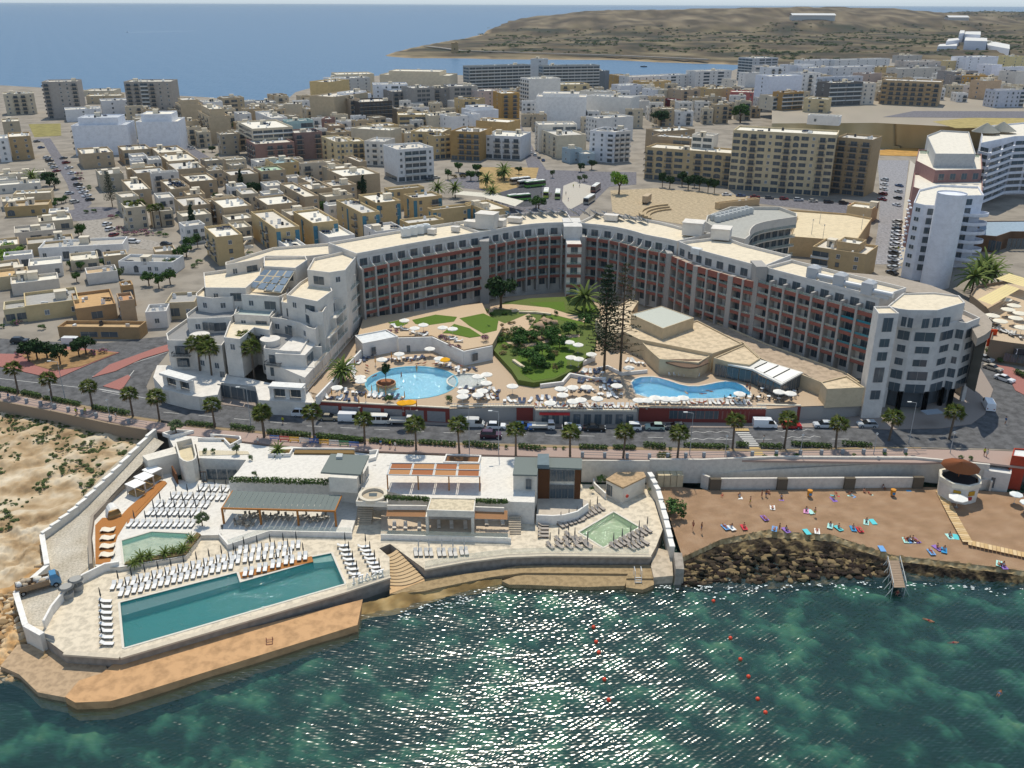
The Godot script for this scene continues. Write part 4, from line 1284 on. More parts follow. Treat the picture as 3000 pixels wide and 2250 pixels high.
func stepped_wing(o: Node3D,white: Material,cream: Material) -> void:
	var grey_t := hexm("8f8e8c",0.9,"wall",0.2)
	# terraces stepping back from the street: [outline at its top,foot,top,floor material]
	var blocks := [
		[[-79.4,-193.5,-73.6,-193.4,-69.7,-191.6,-66,-190.2,-66.3,-199.3,-68.9,-210.5,-80.1,-209.4,-81.4,-198.1],3.0,10.6,grey_t],
		[[-56,-188.5,-51,-187,-47.3,-186.6,-47.2,-194.5,-46.2,-199.1,-49.3,-206.5,-54.9,-204,-57.4,-199.2],3.0,10.6,grey_t],
		[[-65,-189.6,-61.1,-188.4,-60,-196.4,-56,-194.5,-57.2,-202.7,-67.4,-204.1,-66.3,-196.9],3.5,12.8,cream],
		[[-76.6,-200,-72.2,-200.2,-66.7,-201.4,-65.9,-205.2,-67.7,-214.6,-76.7,-216.1,-78,-203.4],5.0,13.7,grey_t],
		[[-57.3,-201,-54.1,-200,-49.4,-197.3,-46.8,-193.9,-45,-192.8,-44.7,-201.1,-49.4,-210.3,-56.5,-210.4],5.0,13.7,grey_t],
		[[-66.1,-201.8,-57.3,-200.4,-57.3,-208.8,-57.6,-211.5,-67.9,-212.3],5.0,14.2,hexm("aab3ab",0.8)],
		[[-76.6,-207.7,-72.3,-206,-67.9,-207.6,-66.6,-210.3,-66,-219,-77.2,-216.2,-77.4,-209.8],5.0,16.8,cream],
		[[-54.9,-203.2,-49.9,-200.5,-46.1,-195.7,-43.6,-195.7,-43.6,-204.3,-44.3,-211.4,-51.2,-214.4,-55.7,-208.1],5.0,16.8,cream],
		[[-65.6,-207.3,-56,-205.5,-54.8,-208.3,-57.4,-229.3,-66,-229.5,-65.5,-212.6],5.0,17.4,cream],
		[[-78.9,-221.2,-69.5,-226.5,-66.1,-229.7,-63.8,-218.2,-64.5,-208,-74.4,-208.1],5.0,18.8,cream],
		[[-53,-201.1,-44.8,-196.3,-42.9,-204.8,-45.1,-212.1,-49.8,-221.3,-52.1,-211.9],5.0,19.2,cream],
		[[-61.4,-214.5,-53.3,-213.1,-52,-220.7,-53.2,-224.3,-63.6,-223.1],5.0,22.4,cream],
		[[-49.9,-210.8,-44.1,-208.5,-40.6,-210.7,-39.9,-225.9,-43.1,-229.4,-50.5,-221.9],5.0,22.6,cream],
		[[-72.9,-220.7,-65.7,-226.4,-64.8,-229.7,-54,-229.6,-42.8,-234.7,-44.6,-245.9,-65.2,-238.6,-73.6,-223.2],5.0,21.0,cream],
	]
	for b in blocks:
		var q := vol(o,b[0],b[1],b[2],white,b[3],0.75,"stepped_wall","terrace_floor")
		if not Geometry2D.is_polygon_clockwise(q): q.reverse()
		for i in q.size():   # openings on the sides that look towards the sea
			var p1 := q[(i + 1) % q.size()]
			var e := p1 - q[i]
			var l := e.length()
			e /= l
			if e.x < 0.25 or l < 2.6: continue
			facade(o,q[i],e,l,maxf(3.6,b[2] - (3.7 if b[2] > 11 else 6.9)),b[2] - 0.75,["w","r","wr","rwr"][clampi(int(l / 2.6) - 1,0,3)],3.0,white)
	# round stair turrets on the lower terraces
	for c in [V(-72.6,10.6,-195.9),V(-55.6,10.6,-193.4)]:
		var s := mb()
		s.cone(V(c.x,3.2,c.z + 0.4),V(c.x,11.3,c.z + 0.4),2.3,2.3,18)
		obj(s,"round_turret",white,o)
		for a in [-0.7,-0.2,0.3]: put(kit["window"],"window",o,Transform3D(yb(a) * Basis.from_scale(V(0.5,1.3,1)),V(c.x + sin(a) * 2.28,8.6,c.z + 0.4 + cos(a) * 2.28)))
	# solar slope in the middle
	var sl := mb()
	var a0 := V(-61.3,21.6,-213.8)
	var a1 := V(-53.4,21.6,-212.9)
	var b0 := V(-65.1,17.6,-211.9)
	var b1 := V(-55.9,17.6,-207.6)
	sl.quad(b0,b1,a1,a0)
	obj(sl,"sloping_roof",cream,o)
	for i in 4:
		for j in 3:
			var s := mb()
			var u0 := (i + 0.06) / 4.0
			var u1 := (i + 0.86) / 4.0
			var w0 := (j + 0.08) / 3.0
			var w1 := (j + 0.94) / 3.0
			var up := V(0,0.18,0)
			s.quad(b0.lerp(b1,u0).lerp(a0.lerp(a1,u0),w0) + up,b0.lerp(b1,u1).lerp(a0.lerp(a1,u1),w0) + up,b0.lerp(b1,u1).lerp(a0.lerp(a1,u1),w1) + up,b0.lerp(b1,u0).lerp(a0.lerp(a1,u0),w1) + up)
			obj(s,"solar_collector",mat(Color("8d9aa5"),0.2),o)
	# windows of the street fronts
	for k in [[V(-77.6,8.6,-192.9),V(-75,8.6,-192.1),1.6,1],[V(-77.7,5.4,-192.8),V(-74.8,5.4,-191.9),1.7,1],[V(-53.7,8.6,-188.9),V(-51.7,8.6,-188.5),1.6,1],[V(-53.7,5.4,-188.6),V(-51.4,5.4,-188),1.8,1],[V(-65.5,15.9,-207.4),V(-56.5,15.9,-206.2),2.0,7],[V(-66.4,12.4,-202.7),V(-57.5,12.4,-200.8),2.0,7],[V(-75.1,12.4,-213.2),V(-71.7,12.4,-212.5),2.2,2],[V(-73.3,11.8,-199.9),V(-70.2,11.8,-199.6),2.0,2],[V(-53.1,15,-202.4),V(-50.8,15,-201.1),2.0,1],[V(-53.3,11.8,-197.6),V(-50.9,11.8,-195.8),2.0,1],[V(-60.4,10,-195.7),V(-57.7,10,-194.5),2.6,1],[V(-74.5,8.4,-193.9),V(-71.9,8.4,-193.3),2.2,1],[V(-71.2,8.6,-196.7),V(-68.8,8.6,-195.6),2.2,1],[V(-64.6,7.6,-191.5),V(-63.2,7.6,-191.5),1.6,1],[V(-66.2,4.8,-187.1),V(-64.8,4.8,-186.9),1.5,1],[V(-57.2,5,-191.1),V(-55.9,5,-190.8),1.5,1]]:
		ribbon(o,k[0],k[1],k[2],k[3],"window",0.85)
	# balcony front facing the pools: white frames over five storeys
	var fa := V(-45.2,3.8,-180)
	var fb := V(-39.3,5,-225)
	var fm := mb()
	fm.prism(PackedVector2Array([Vector2(fa.x,fa.z),Vector2(fb.x,fb.z),Vector2(fb.x - 9,fb.z - 2),Vector2(fa.x - 9,fa.z - 8)]),2,7.0)
	obj(fm,"stepped_wall",white,o)
	var d := (fb - fa)
	d.y = 0
	var L := d.length()
	d = d.normalized()
	var z := V(-d.z,0,d.x)
	var bas := Basis(d,Vector3.UP,z)
	var box := BoxMesh.new()
	box.size = Vector3.ONE
	var n := 8
	for i in n:
		var floors := clampi(1 + int(i * 0.62 + 0.6),1,5)
		for f in floors:
			var y := 4.0 + f * 3.0
			var c := fa + d * (L * (i + 0.5) / n)
			c.y = y
			if f > 0: put(box,"stepped_wall",o,Transform3D(bas * Basis.from_scale(V(L / n,3.0,7.0)),c - z * 5.2 + V(0,1.5,0)),white)
			put(kit["loggia"],"balcony_door",o,Transform3D(bas * Basis.from_scale(V(L / n * 0.7,2.1,1)),c - z * 1.65 + V(0,1.2,0)))
			put(box,"balcony_slab",o,Transform3D(bas * Basis.from_scale(V(L / n,0.25,2.2)),c - z * 0.8 + V(0,-0.02,0)),white)
			put(box,"glass_rail",o,Transform3D(bas * Basis.from_scale(V(L / n * 0.9,0.8,0.04)),c + z * 0.2 + V(0,0.55,0)),glassm("9fb8b4",0.22))
			put(box,"fin",o,Transform3D(bas * Basis.from_scale(V(0.3,3.0,2.0)),c + d * (L / n * 0.5) - z * 0.8 + V(0,1.5,0)),white)
	# street wall,loggias and the dark entrance below
	var base := mb()
	base.prism(pv([-82,-188.6,-77.2,-181.7,-70.8,-178.4,-67.4,-177.5,-64.3,-178.8,-65.5,-185.5,-57.3,-183.5,-54.6,-176,-42.3,-174.6,-41.2,-178.6,-45.4,-181,-67.3,-191.5,-80.6,-195.9,-83.8,-195.9]),0,3.4)
	obj(base,"street_wall",white,o)
	for i in 7: panel(o,V(-77.2,3.4,-181.7).lerp(V(-67.4,3.4,-177.5),(i + 0.04) / 7.0),V(-77.2,3.4,-181.7).lerp(V(-67.4,3.4,-177.5),(i + 0.96) / 7.0),0.3,3.0,hexm("c9c2b6"),"wall_panel",0.06)
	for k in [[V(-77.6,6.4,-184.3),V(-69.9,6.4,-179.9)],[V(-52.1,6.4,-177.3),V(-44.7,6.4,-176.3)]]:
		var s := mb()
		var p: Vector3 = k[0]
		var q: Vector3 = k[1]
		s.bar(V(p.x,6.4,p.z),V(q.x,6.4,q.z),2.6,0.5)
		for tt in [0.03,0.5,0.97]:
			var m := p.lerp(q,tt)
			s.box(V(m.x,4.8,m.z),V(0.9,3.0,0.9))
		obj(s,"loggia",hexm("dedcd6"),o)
		ribbon(o,V(p.x,4.7,p.z - 0.9),V(q.x,4.7,q.z - 0.9),2.6,2,"loggia_dark_panel",0.8)  # dark panels paint in the shade behind the loggia posts
	ribbon(o,V(-66.1,2.2,-184.4),V(-56,2.2,-180.1),3.0,3,"entrance_glass",0.95)
func sign_block() -> void:
	# second curved hotel house behind,with the name on its parapet
	var o := thing("hotel_annex","curved pale hotel annex with glass balconies and a name on its parapet","hotel")
	var wall := hexm("cfc8bc",0.9,"wall",0.06)
	var front := resample(pv([68.2,-258.3,70.9,-263.1,71.7,-267,73.9,-273.2,76.5,-278,79.8,-281.2,84.6,-284.5,89.3,-287.2,92.5,-289]),3.0)
	var rear := pv([89.2,-309.3,85,-320.3,68,-299.5,61,-285.4,62.7,-274.4])
	rear.reverse()
	var poly := front.duplicate()
	var rr := pv([93.9,-294.1,91,-304.1,83.7,-304.3,74.3,-304.4,63.4,-290,61.1,-280.9,64.7,-262.2])
	poly.append_array(rr)
	shell(o,poly,15.6,19.0,wall,hexm("a9a8a0",0.9,"wall",0.1),1.0,0.3,"parapet_wall","roof")
	var core := inset(poly,1.8)
	var cs := mb()
	cs.prism(core,0,15.7,false)
	obj(cs,"wall",hexm("a8a49c"),o)
	var box := BoxMesh.new()
	box.size = Vector3.ONE
	for i in front.size() - 1:
		var a := front[i]
		var b := front[i + 1]
		var d := (b - a).normalized()
		var z := V(-d.y,0,d.x)
		var bas := Basis(V(d.x,0,d.y),Vector3.UP,z)
		for f in 5:
			var y := 3.0 + f * 3.1
			put(box,"balcony_slab",o,Transform3D(bas * Basis.from_scale(V(a.distance_to(b) + 0.1,0.35,2.0)),v3((a + b) * 0.5,y) - z * 0.9),hexm("c9c0b0"))
			if f > 0: put(box,"glass_rail",o,Transform3D(bas * Basis.from_scale(V(a.distance_to(b),0.8,0.04)),v3((a + b) * 0.5,y + 0.6) + z * 0.05),glassm("8fa5a2",0.3))
			put(kit["loggia"],"balcony_door",o,Transform3D(bas * Basis.from_scale(V(a.distance_to(b) * 0.7,2.2,1)),v3((a + b) * 0.5,y + 1.4) - z * 1.7))
	for i in 9:
		for j in 2:
			var s := mb()
			s.box(V(0,0.9,0),V(1.7,1.8,1.4)); s.cone(V(0,1.8,0),V(0,2.0,0),0.55,0.55,8)
			put(s.mesh(),"chiller",o,Transform3D(yb(0.3),V(64.9,18.1,-287.1).lerp(V(78.5,18.1,-299.9),i / 8.0) + V(0.9,0,2.2) * j),mat(Color("b9bbb8"),0.5))
	# lettering on the curved parapet
	var words := "DOUBLETREE"
	var pts := resample(pv([80,-283.7,83.2,-286.1,85.6,-287.7,88.6,-289.4]),0.9)
	for i in words.length():
		var tm := TextMesh.new()
		var fo := SystemFont.new()
		fo.font_names = PackedStringArray(["Droid Serif"])
		tm.font = fo
		tm.font_size = 64
		tm.pixel_size = 0.021 if i in [0,6] else 0.0165
		tm.depth = 0.08
		tm.text = words[i]
		var k := mini(int((i + 0.5) / words.length() * (pts.size() - 1)),pts.size() - 2)
		var t := (i + 0.5) / words.length() * (pts.size() - 1) - k
		var d := (pts[k + 1] - pts[k]).normalized()
		var z := V(-d.y,0,d.x)
		put(tm,"letter",o,Transform3D(Basis(V(d.x,0,d.y),Vector3.UP,z),v3(pts[k].lerp(pts[k + 1],t),17.6) + z * 0.14),mat(Color("3a3b4a"),0.6))
	for k in [["by",0.6],["Hilton",-0.1]]:
		var tm := TextMesh.new()
		var fo := SystemFont.new()
		fo.font_names = PackedStringArray(["Droid Serif"])
		tm.font = fo
		tm.font_size = 64
		tm.pixel_size = 0.008
		tm.depth = 0.08
		tm.text = k[0]
		var q := pv([89.2,-289.9,91.1,-291.3])
		var d := (q[1] - q[0]).normalized()
		var z := V(-d.y,0,d.x)
		put(tm,"small_letters",o,Transform3D(Basis(V(d.x,0,d.y),Vector3.UP,z),v3(q[0].lerp(q[1],0.4),17.6 + k[1]) + z * 0.14),mat(Color("3a3b4a"),0.6))
# ---- the raised pool deck,the garden and the pavilions in the hotel's arms
const DECK := 3.4
func panel(o: Node3D,a: Vector3,b: Vector3,y0: float,y1: float,m: Material,called: String,proud := 0.08) -> void:   # flat slab on a wall between a and b
	var d := b - a
	d.y = 0
	var l := d.length()
	d = d.normalized()
	var z := V(-d.z,0,d.x)
	var s := mb()
	var c := (a + b) * 0.5
	c.y = (y0 + y1) * 0.5
	s.box(c + z * proud * 0.5,V(l,y1 - y0,proud + 0.1),Basis(d,Vector3.UP,z))
	obj(s,called,m,o)
func low_wall(pts: Array,y0: float,y1: float,th: float,m: Material,label: String,called := "garden_wall") -> void:
	var s := mb()
	for i in pts.size() - 1:
		var a := V(pts[i].x,(y0 + y1) * 0.5,pts[i].z)
		var b := V(pts[i + 1].x,(y0 + y1) * 0.5,pts[i + 1].z)
		s.bar(a,b + (b - a).normalized() * th * 0.45,th,y1 - y0 + 0.002 * i)
	var o := obj(s,called,m)
	tag(o,label,"wall")
func pool(poly: PackedVector2Array,y: float,depth: float,tile: String,water: String,alpha: float,label: String,rim := "e3dccd") -> Node3D:
	# basin,rim and water of one pool; the deck is cut out separately
	var o := thing("swimming_pool",label,"pool")
	var b := mb()
	var q := poly.duplicate()
	if Geometry2D.is_polygon_clockwise(q): q.reverse()
	var k := q.size()
	for i in k: b.quad(v3(q[i],y - depth),v3(q[(i + 1) % k],y - depth),v3(q[(i + 1) % k],y),v3(q[i],y))
	b.prism(q,y - depth - 0.1,y - depth,true,false)
	obj(b,"basin",mat(Color(tile),0.4,"fine",0.6),o)
	var r := mb()
	var big := Geometry2D.offset_polygon(q,0.35,Geometry2D.JOIN_ROUND)[0]
	for part in holed(big,[q]): r.prism(part,y - 0.05,y + 0.07)
	obj(r,"rim",hexm(rim,0.8,"fine",0.5),o)
	var w := mb()
	w.prism(q,y - 0.14,y - 0.1,true,false)
	obj(w,"water",water_mat(water,alpha,"ripple2",0.3,0.06,1.6),o)
	return o
func ring(c: Vector3,rx: float,rz: float,n := 28) -> PackedVector2Array:
	var p := PackedVector2Array()
	for i in n: p.append(Vector2(c.x + cos(TAU * i / n) * rx,c.z + sin(TAU * i / n) * rz))
	return p
func podium() -> void:
	var stone := hexm("a9a7a3",0.95,"fine",0.4)
	var red := hexm("8a463f",0.9,"fine",0.4)
	var white := hexm("e0ddd7",0.9,"wall",0.08)
	var floor_m := hexm("c4ad92",0.9,"fine",0.35)
	var o := thing("pool_podium","long raised pool terrace with red and grey street wall","terrace")
	var outline := pv([-42.4,-175.2,-29.4,-173.6,-13.2,-171.8] + [0.9,-173.2,4.7,-172.8,5,-171.1,26.3,-171.1,27,-172.8,53.8,-172.3] + [61.6,-173.7,66.7,-174.2,75.8,-176.2,79.2,-184.7,77.9,-194,64.5,-212.9,54.6,-231.3] + [36.9,-252.1] + [21.2,-256.2,17.9,-256.2,-3.7,-250.4,-27.6,-237] + [-40.1,-227.1,-45.1,-181.4])
	var pc := V(-22.7,3.4,-186.2)
	var pool1 := ring(pc,10.2,9.3)
	var pool2 := pv([27.1,-186.3,28,-188.3,29.5,-189.5,31.9,-189.9,33.7,-189.3,35.8,-187.4,37.7,-185.4,39.5,-184.4,41.8,-184.4,43.8,-185.2,46.4,-186.5,48.5,-187.3,50.7,-186.7,51.9,-184.8,52.5,-181.4,52.3,-179.7,50.3,-178.8,44.2,-177.8,36.7,-177.5,32.3,-177.7,29.5,-178.3,27.3,-180,27.1,-183.6])
	var wade := ring(V(-10.3,3.4,-187.1),4.3,4.2,20)
	var s := mb()
	s.prism(outline,0,3.3,false)
	obj(s,"street_wall",stone,o)
	var f := mb()
	for part in holed(outline,[pool1,pool2,wade]): f.prism(part,DECK - 0.1,DECK,true,false)
	obj(f,"deck_floor",floor_m,o)
	pool(pool1,DECK,1.3,"9fdcf0","8fdcf2",0.14,"large round light blue hotel pool with a planted island","7fbfd2")
	pool(pool2,DECK,1.4,"6cc4e8","58bfe6",0.16,"wavy blue hotel pool curving beside the glass pavilion")
	pool(wade,DECK,0.25,"cfd2cc","c9d2ce",0.12,"small shallow round paddling pool, almost empty")
	# dressing of the street wall
	var grey_panel := hexm("8f8f90",0.9,"wall",0.2)
	panel(o,V(-42.2,3.4,-175.2),V(-13.2,3.4,-171.8),0.1,3.42,red,"red_cladding")
	for i in 6: panel(o,V(-41.5,3.4,-175.1).lerp(V(-13.7,3.4,-171.9),(i + 0.08) / 6.0),V(-41.5,3.4,-175.1).lerp(V(-13.7,3.4,-171.9),(i + 0.92) / 6.0),0.3,2.7,grey_panel,"garage_door",0.14)
	panel(o,V(1,3.4,-173.2),V(4.5,3.4,-172.9),0.1,3.5,red,"red_cladding",0.1)
	panel(o,V(27,3.4,-172.8),V(53.8,3.4,-172.3),0.1,3.42,red,"red_cladding",0.1)
	panel(o,V(52.6,3.4,-174.1),V(61.6,3.4,-173.7),0.1,3.42,red,"red_cladding",0.1)
	for k in [[V(33.4,3.4,-172.7),V(50.4,3.4,-172.4),9],[V(52.7,3.4,-174.1),V(58,3.4,-173.9),3]]:
		ribbon(o,V(k[0].x,1.9,k[0].z + 0.1),V(k[1].x,1.9,k[1].z + 0.1),2.0,k[2],"gym_window",0.97)
	ribbon(o,V(5.9,3.4,-171.1) + V(0,-1.9,0.05),V(26,3.4,-171.1) + V(0,-1.9,0.05),2.3,9,"shop_window",0.7)
	panel(o,V(5.8,3.4,-171.1),V(12.2,3.4,-171),2.5,3.0,mat(Color("b5262c"),0.6),"shop_sign",0.3)
	panel(o,V(-6.5,3.4,-173.3),V(-1.8,3.4,-173.2),0.1,2.3,grey_panel,"shutter",0.1)
	for k in [[V(-42.3,3.4,-175.4),V(-13.2,3.4,-172)],[V(-13.1,3.4,-173),V(4.7,3.4,-173)],[V(5,3.4,-171.2),V(26.3,3.4,-171.2)],[V(27,3.4,-172.9),V(53.9,3.4,-172.5)],[V(52.3,3.4,-174.3),V(61.6,3.4,-173.9)]]:
		var c := mb()
		c.bar(k[0] + V(0,0.1,0),k[1] + V(0,0.1,0),0.5,0.35)
		obj(c,"coping",hexm("d6cdb9"),o)
	var n := 0
	for k in [[V(5,4,-170.6),V(26.2,4,-170.6)],[V(26.9,4,-172.3),V(53.6,4,-171.9)],[V(-12.7,4,-172.5),V(4.2,4,-172.4)]]:
		var c := mb()
		c.bar(k[0] + V(0,0.35,0),k[1] + V(0,0.35,0),0.06,0.06)
		for i in 30: c.bar(k[0].lerp(k[1],i / 29.0) - V(0,0.6,0),k[0].lerp(k[1],i / 29.0) + V(0,0.35,0),0.05,0.05)
		obj(c,"railing",mat(Color("c8cac9"),0.4),o)
	# ---- garden terraces
	var g := thing("garden_terrace","raised garden of lawns, paths and white retaining walls below the hotel","garden")
	var ga := mb()
	ga.prism(pv([-38.2,-207.6,-28.2,-208.3,-19.9,-209,-11.6,-199.1,-4.8,-202.8,-2.6,-215.4] + [-6.7,-226.2,-8.3,-235.3] + [-39,-222.5]),0,6.4)
	obj(ga,"upper_terrace",hexm("d0b797",0.9,"fine",0.3),g)
	var gb := mb()
	gb.prism(pv([-4.7,-204.3,-0.1,-191,1.4,-184.9,4.8,-183.4,9.4,-185.3,12.3,-188.8,15.3,-193,20.3,-205.2,24,-234.3,22.1,-248.4,4.8,-245.4,-5.8,-240.7,-14,-233.3,-7.5,-215.3]),0,4.6)
	obj(gb,"lower_terrace",hexm("66753a",0.95,"leaf",0.4),g)
	var grass := hexm("5f7a2c",0.95,"leaf",0.5)
	for k in [[[-26.1,-220.7,-20.3,-225.1,-14.5,-223.3,-15.1,-219.5,-22.2,-216.3,-24.9,-217.6],6.43],[[-17.4,-210.5,-14.9,-217.5,-10.8,-214.2,-7.6,-208.5,-10.5,-207.3,-15.7,-210.4],6.5],[[-13.8,-222.2,-7.7,-226.3,-3.6,-220.7,-3.9,-212.8,-7.2,-210.3,-10.9,-216.1],6.44],[[-32,-218.4,-28.8,-221,-26.7,-218.3,-28.9,-214.4],6.44],[[-0.1,-237.3,6.6,-237.8,12,-232.7,18,-226,21.5,-224.3,17.8,-223,11.7,-227.2,6.4,-233,-0.1,-234.6],4.63],[[4.7,-241.4,14.6,-242.4,14.6,-233.7,9.3,-236.3],4.63],[[18.9,-238.1,23.5,-239.6,22.8,-231.4,19,-232.9],4.63],[[2,-205.4,5,-210.2,10.6,-211.4,16.7,-213.8,15.9,-205.3,13.2,-198.4,12.3,-189.8,9.5,-186.3,4.8,-184.4,2,-188.9,1.1,-196.3],4.63],[[-11.9,-227.5,-8.5,-233.2,-6.1,-231.7,-7.7,-223.3,-10.4,-223.3],4.64],[[-4.3,-210.3,-1.8,-211.5,-0.1,-205.4,-2.6,-204.3],4.63]]:
		var l := mb()
		l.prism(pv(k[0]),k[1] - 0.2,k[1])
		obj(l,"lawn",grass,g)
	for k in [[[-15.4,-229,-12.4,-234.8,-8.1,-238.6,-0.1,-239.9,10.2,-236.7,15.3,-231.3,21.7,-227.6,19.5,-224,13.2,-229.2,6.7,-234,-3.5,-235.5,-10.3,-233.2,-12.6,-224.9],4.66],[[-5.1,-227.4,-1.9,-223.2,4.5,-231.6,6.3,-227.3,3.9,-217.8,-0.1,-215.3,-4.5,-217.9],4.65],[[-14,-233.3,-5.8,-240.7,-2,-241.9,-4.8,-237.6,-6,-227.4,-7,-215.3,-9.1,-218.6],4.67],[[-1.8,-210.3,1.6,-207.8,6.7,-208.9,11.1,-213.9,17.2,-215.1,17.1,-213.2,11.4,-211.4,6.6,-206.8,1.6,-205.4,-0.9,-207.8],4.68]]:
		var l := mb()
		l.prism(pv(k[0]),k[1] - 0.2,k[1])
		obj(l,"path",hexm("d4b99a",0.9,"fine",0.3),g)
	var walls := mb()
	for k in [[V(-27.9,6.9,-205.5),V(-19.6,6.9,-206.3)],[V(-19.6,6.9,-206.3),V(-11.4,6.9,-196.5)],[V(-11.4,6.9,-196.5),V(-4.7,6.9,-200.3)]]:
		walls.bar(k[0] - V(0,1.8,0),k[1] - V(0,1.8,0),0.35,3.8)
	obj(walls,"retaining_wall",white,g)
	for k in [[V(-25.6,5.2,-202.9),V(-24.6,5.2,-202.9)],[V(-9.5,5.2,-197.1),V(-8.1,5.2,-198.2)]]: ribbon(g,k[0] + V(0,0,0.3),k[1] + V(0,0,0.3),2.0,1,"door")
	for k in [[V(1.8,4.9,-232.2),V(6.4,4.9,-231.8)],[V(6.4,4.9,-231.8),V(10.5,4.9,-230.3)],[V(-0.1,4.9,-232.9),V(1.8,4.9,-233.6)],[V(3.4,4.9,-190.2),V(0.3,4.9,-196.1)]]:
		var c := mb()
		c.bar(k[0],k[1],0.7,0.5)
		obj(c,"stone_seat",hexm("d9c9ae"),g)
	# equipment house beside the big pool
	var eh := thing("pool_house","low white flat roofed pool house beside the round pool","building")
	vol(eh,[-35.9,-201,-27.9,-206.1,-31.5,-211.1,-38.6,-206.6],0,7.2,white,hexm("d9dcdc",0.9,"wall",0.1),0.3)
	ribbon(eh,V(-34,5,-201.5),V(-32.9,5,-202.2),2.0,1,"door")
	# white wall between the pools and the stepped wing,curved planters and steps
	low_wall([V(-41.5,4.6,-173.4),V(-36.4,5.6,-201.4)],3.2,5.4,0.4,white,"white sloping wall between the stepped wing and the pool")
	low_wall([V(6.3,4,-183.2),V(11.3,4,-184.8),V(13.3,4,-189.8),V(18.4,4,-187.2),V(21.1,4,-187.1)],3.3,4.3,0.5,white,"white zigzag planter wall under the tall pines","planter_wall")
	low_wall([V(15.9,4,-196.1),V(19.6,4,-199.9)],3.3,4.4,0.6,white,"short thick white wall beside the parasols","planter_wall")
	low_wall([V(19.7,4,-193.3),V(22.4,4,-194.9),V(25.3,4,-190.7),V(31.2,4,-192.2)],3.3,4.2,0.4,white,"white curved planter edge at the foot of the pines","planter_wall")
	# island with a tree in the round pool
	var isl := thing("pool_island","round planted island inside the big pool","planter")
	var im := mb()
	var ic := V(-28.3,3.4,-184.9)
	im.cone(V(ic.x,2.2,ic.z),V(ic.x,3.9,ic.z),2.3,2.2,20)
	obj(im,"rim",hexm("b98a66"),isl)
	var so := mb()
	so.cone(V(ic.x,3.9,ic.z),V(ic.x,4.2,ic.z),2.0,1.2,18)
	obj(so,"soil",hexm("a56f4f",0.95,"fine",0.8),isl)
	tree("dark",V(ic.x,4.1,ic.z),4.6,2.6,"small layered tree on the pool island")
	# ---- pavilions
	var pa := thing("restaurant_pavilion","sand coloured pool restaurant with faceted flat roofs and glazed terrace","building")
	var sandw := hexm("c9b899",0.9,"wall",0.08)
	var roofm := hexm("d0bd9f",0.95,"patch",0.15)
	vol(pa,[29.9,-214.2,38.6,-221,45.3,-211.7,36.3,-203.5],3,10.4,sandw,hexm("c9ccc0",0.9,"fine",0.6),0.1,"hall_wall","hall_roof")
	vol(pa,[21.3,-217.7,32.1,-234.9,34.4,-233.3,31.1,-223.1,37.4,-209.7,47.4,-217.4,55,-200.4,46.4,-193.6,30.7,-203,27.6,-208.5,24,-206.1],3,7.8,sandw,roofm,0.35)
	vol(pa,[31.2,-203.8,46.9,-194.9,42.4,-189.3,33.9,-191.5,32.1,-198.2],3,7.2,sandw,roofm,0.3)
	vol(pa,[46.4,-191.9,55.6,-200.8,57.1,-191.8,53.6,-187.6,49.3,-189.2],3,7.4,sandw,roofm,0.3)
	vol(pa,[46.2,-230.4,52.2,-221.2,61.7,-203.7,74.6,-185.6,75.9,-179.8,70.9,-179.8,67.4,-179.4,57.9,-193.4,56.1,-204.3,43.2,-213.5],3,6.6,sandw,hexm("b29f89",0.95,"patch",0.15),0.3)
	vol(pa,[66.6,-177.8,73.4,-181.4,75,-174.9,66.7,-173.9],3,7.4,sandw,roofm,0.3)
	ribbon(pa,V(30.3,5.2,-205.3),V(33.7,5.2,-197.8),2.4,6,"glass_door")
	var br := mb()
	for i in 10:
		var a0 := V(35.3,7,-192).lerp(V(45.1,7,-191.9),i / 10.0)
		var a1 := V(35.3,7,-192).lerp(V(45.1,7,-191.9),(i + 1) / 10.0)
		var k0 := 3.2 * sin(PI * i / 10.0) + 1.0
		var k1 := 3.2 * sin(PI * (i + 1) / 10.0) + 1.0
		br.quad(a0 + V(0,-0.4,k0),a1 + V(0,-0.4,k1),a1,a0)
		br.quad(a0 + V(0,-0.7,k0),a1 + V(0,-0.7,k1),a1 + V(0,-0.4,k1),a0 + V(0,-0.4,k0))
	obj(br,"bar_canopy",hexm("7a6554",0.9,"fine",0.6),pa)
	ribbon(pa,V(36.3,4.8,-193.3),V(44.9,4.8,-193.2),2.2,7,"bar_front",0.9)
	for i in 7: put(kit["chair"],"bar_stool",pa,Transform3D(yb(rnd(0,6)),V(36.3,3.4,-190.5).lerp(V(42.8,3.4,-189.9),i / 6.0)),mat(Color("e6e6e4"),0.5))
	# glass pavilion
	var gp := thing("glass_pavilion","white louvred glass pavilion beside the wavy pool","pavilion")
	var rp := [49.1,-189.1,56.9,-192.4,64.8,-184.3,58.1,-177.5,53.9,-186]
	var rf := mb()
	rf.prism(pv(rp),6.6,6.95)
	obj(rf,"roof",hexm("dcdad3",0.8),gp)
	var lou := [V(54.5,7,-186.4),V(58.2,7,-190),V(64.4,7,-184.1),V(58.6,7,-178.3)]
	for i in 3:
		var m := mb()
		m.quad(lou[0].lerp(lou[3],(i + 0.06) / 3.0),lou[0].lerp(lou[3],(i + 0.94) / 3.0),lou[1].lerp(lou[2],(i + 0.94) / 3.0),lou[1].lerp(lou[2],(i + 0.06) / 3.0))
		obj(m,"louvre_panel",mat(Color("e9e7e0"),0.6),gp)
		var e := mb()
		e.bar(lou[0].lerp(lou[3],i / 3.0) + V(0,0.05,0),lou[1].lerp(lou[2],i / 3.0) + V(0,0.05,0),0.16,0.16)
		obj(e,"roof_beam",mat(Color("2c2c2c")),gp)
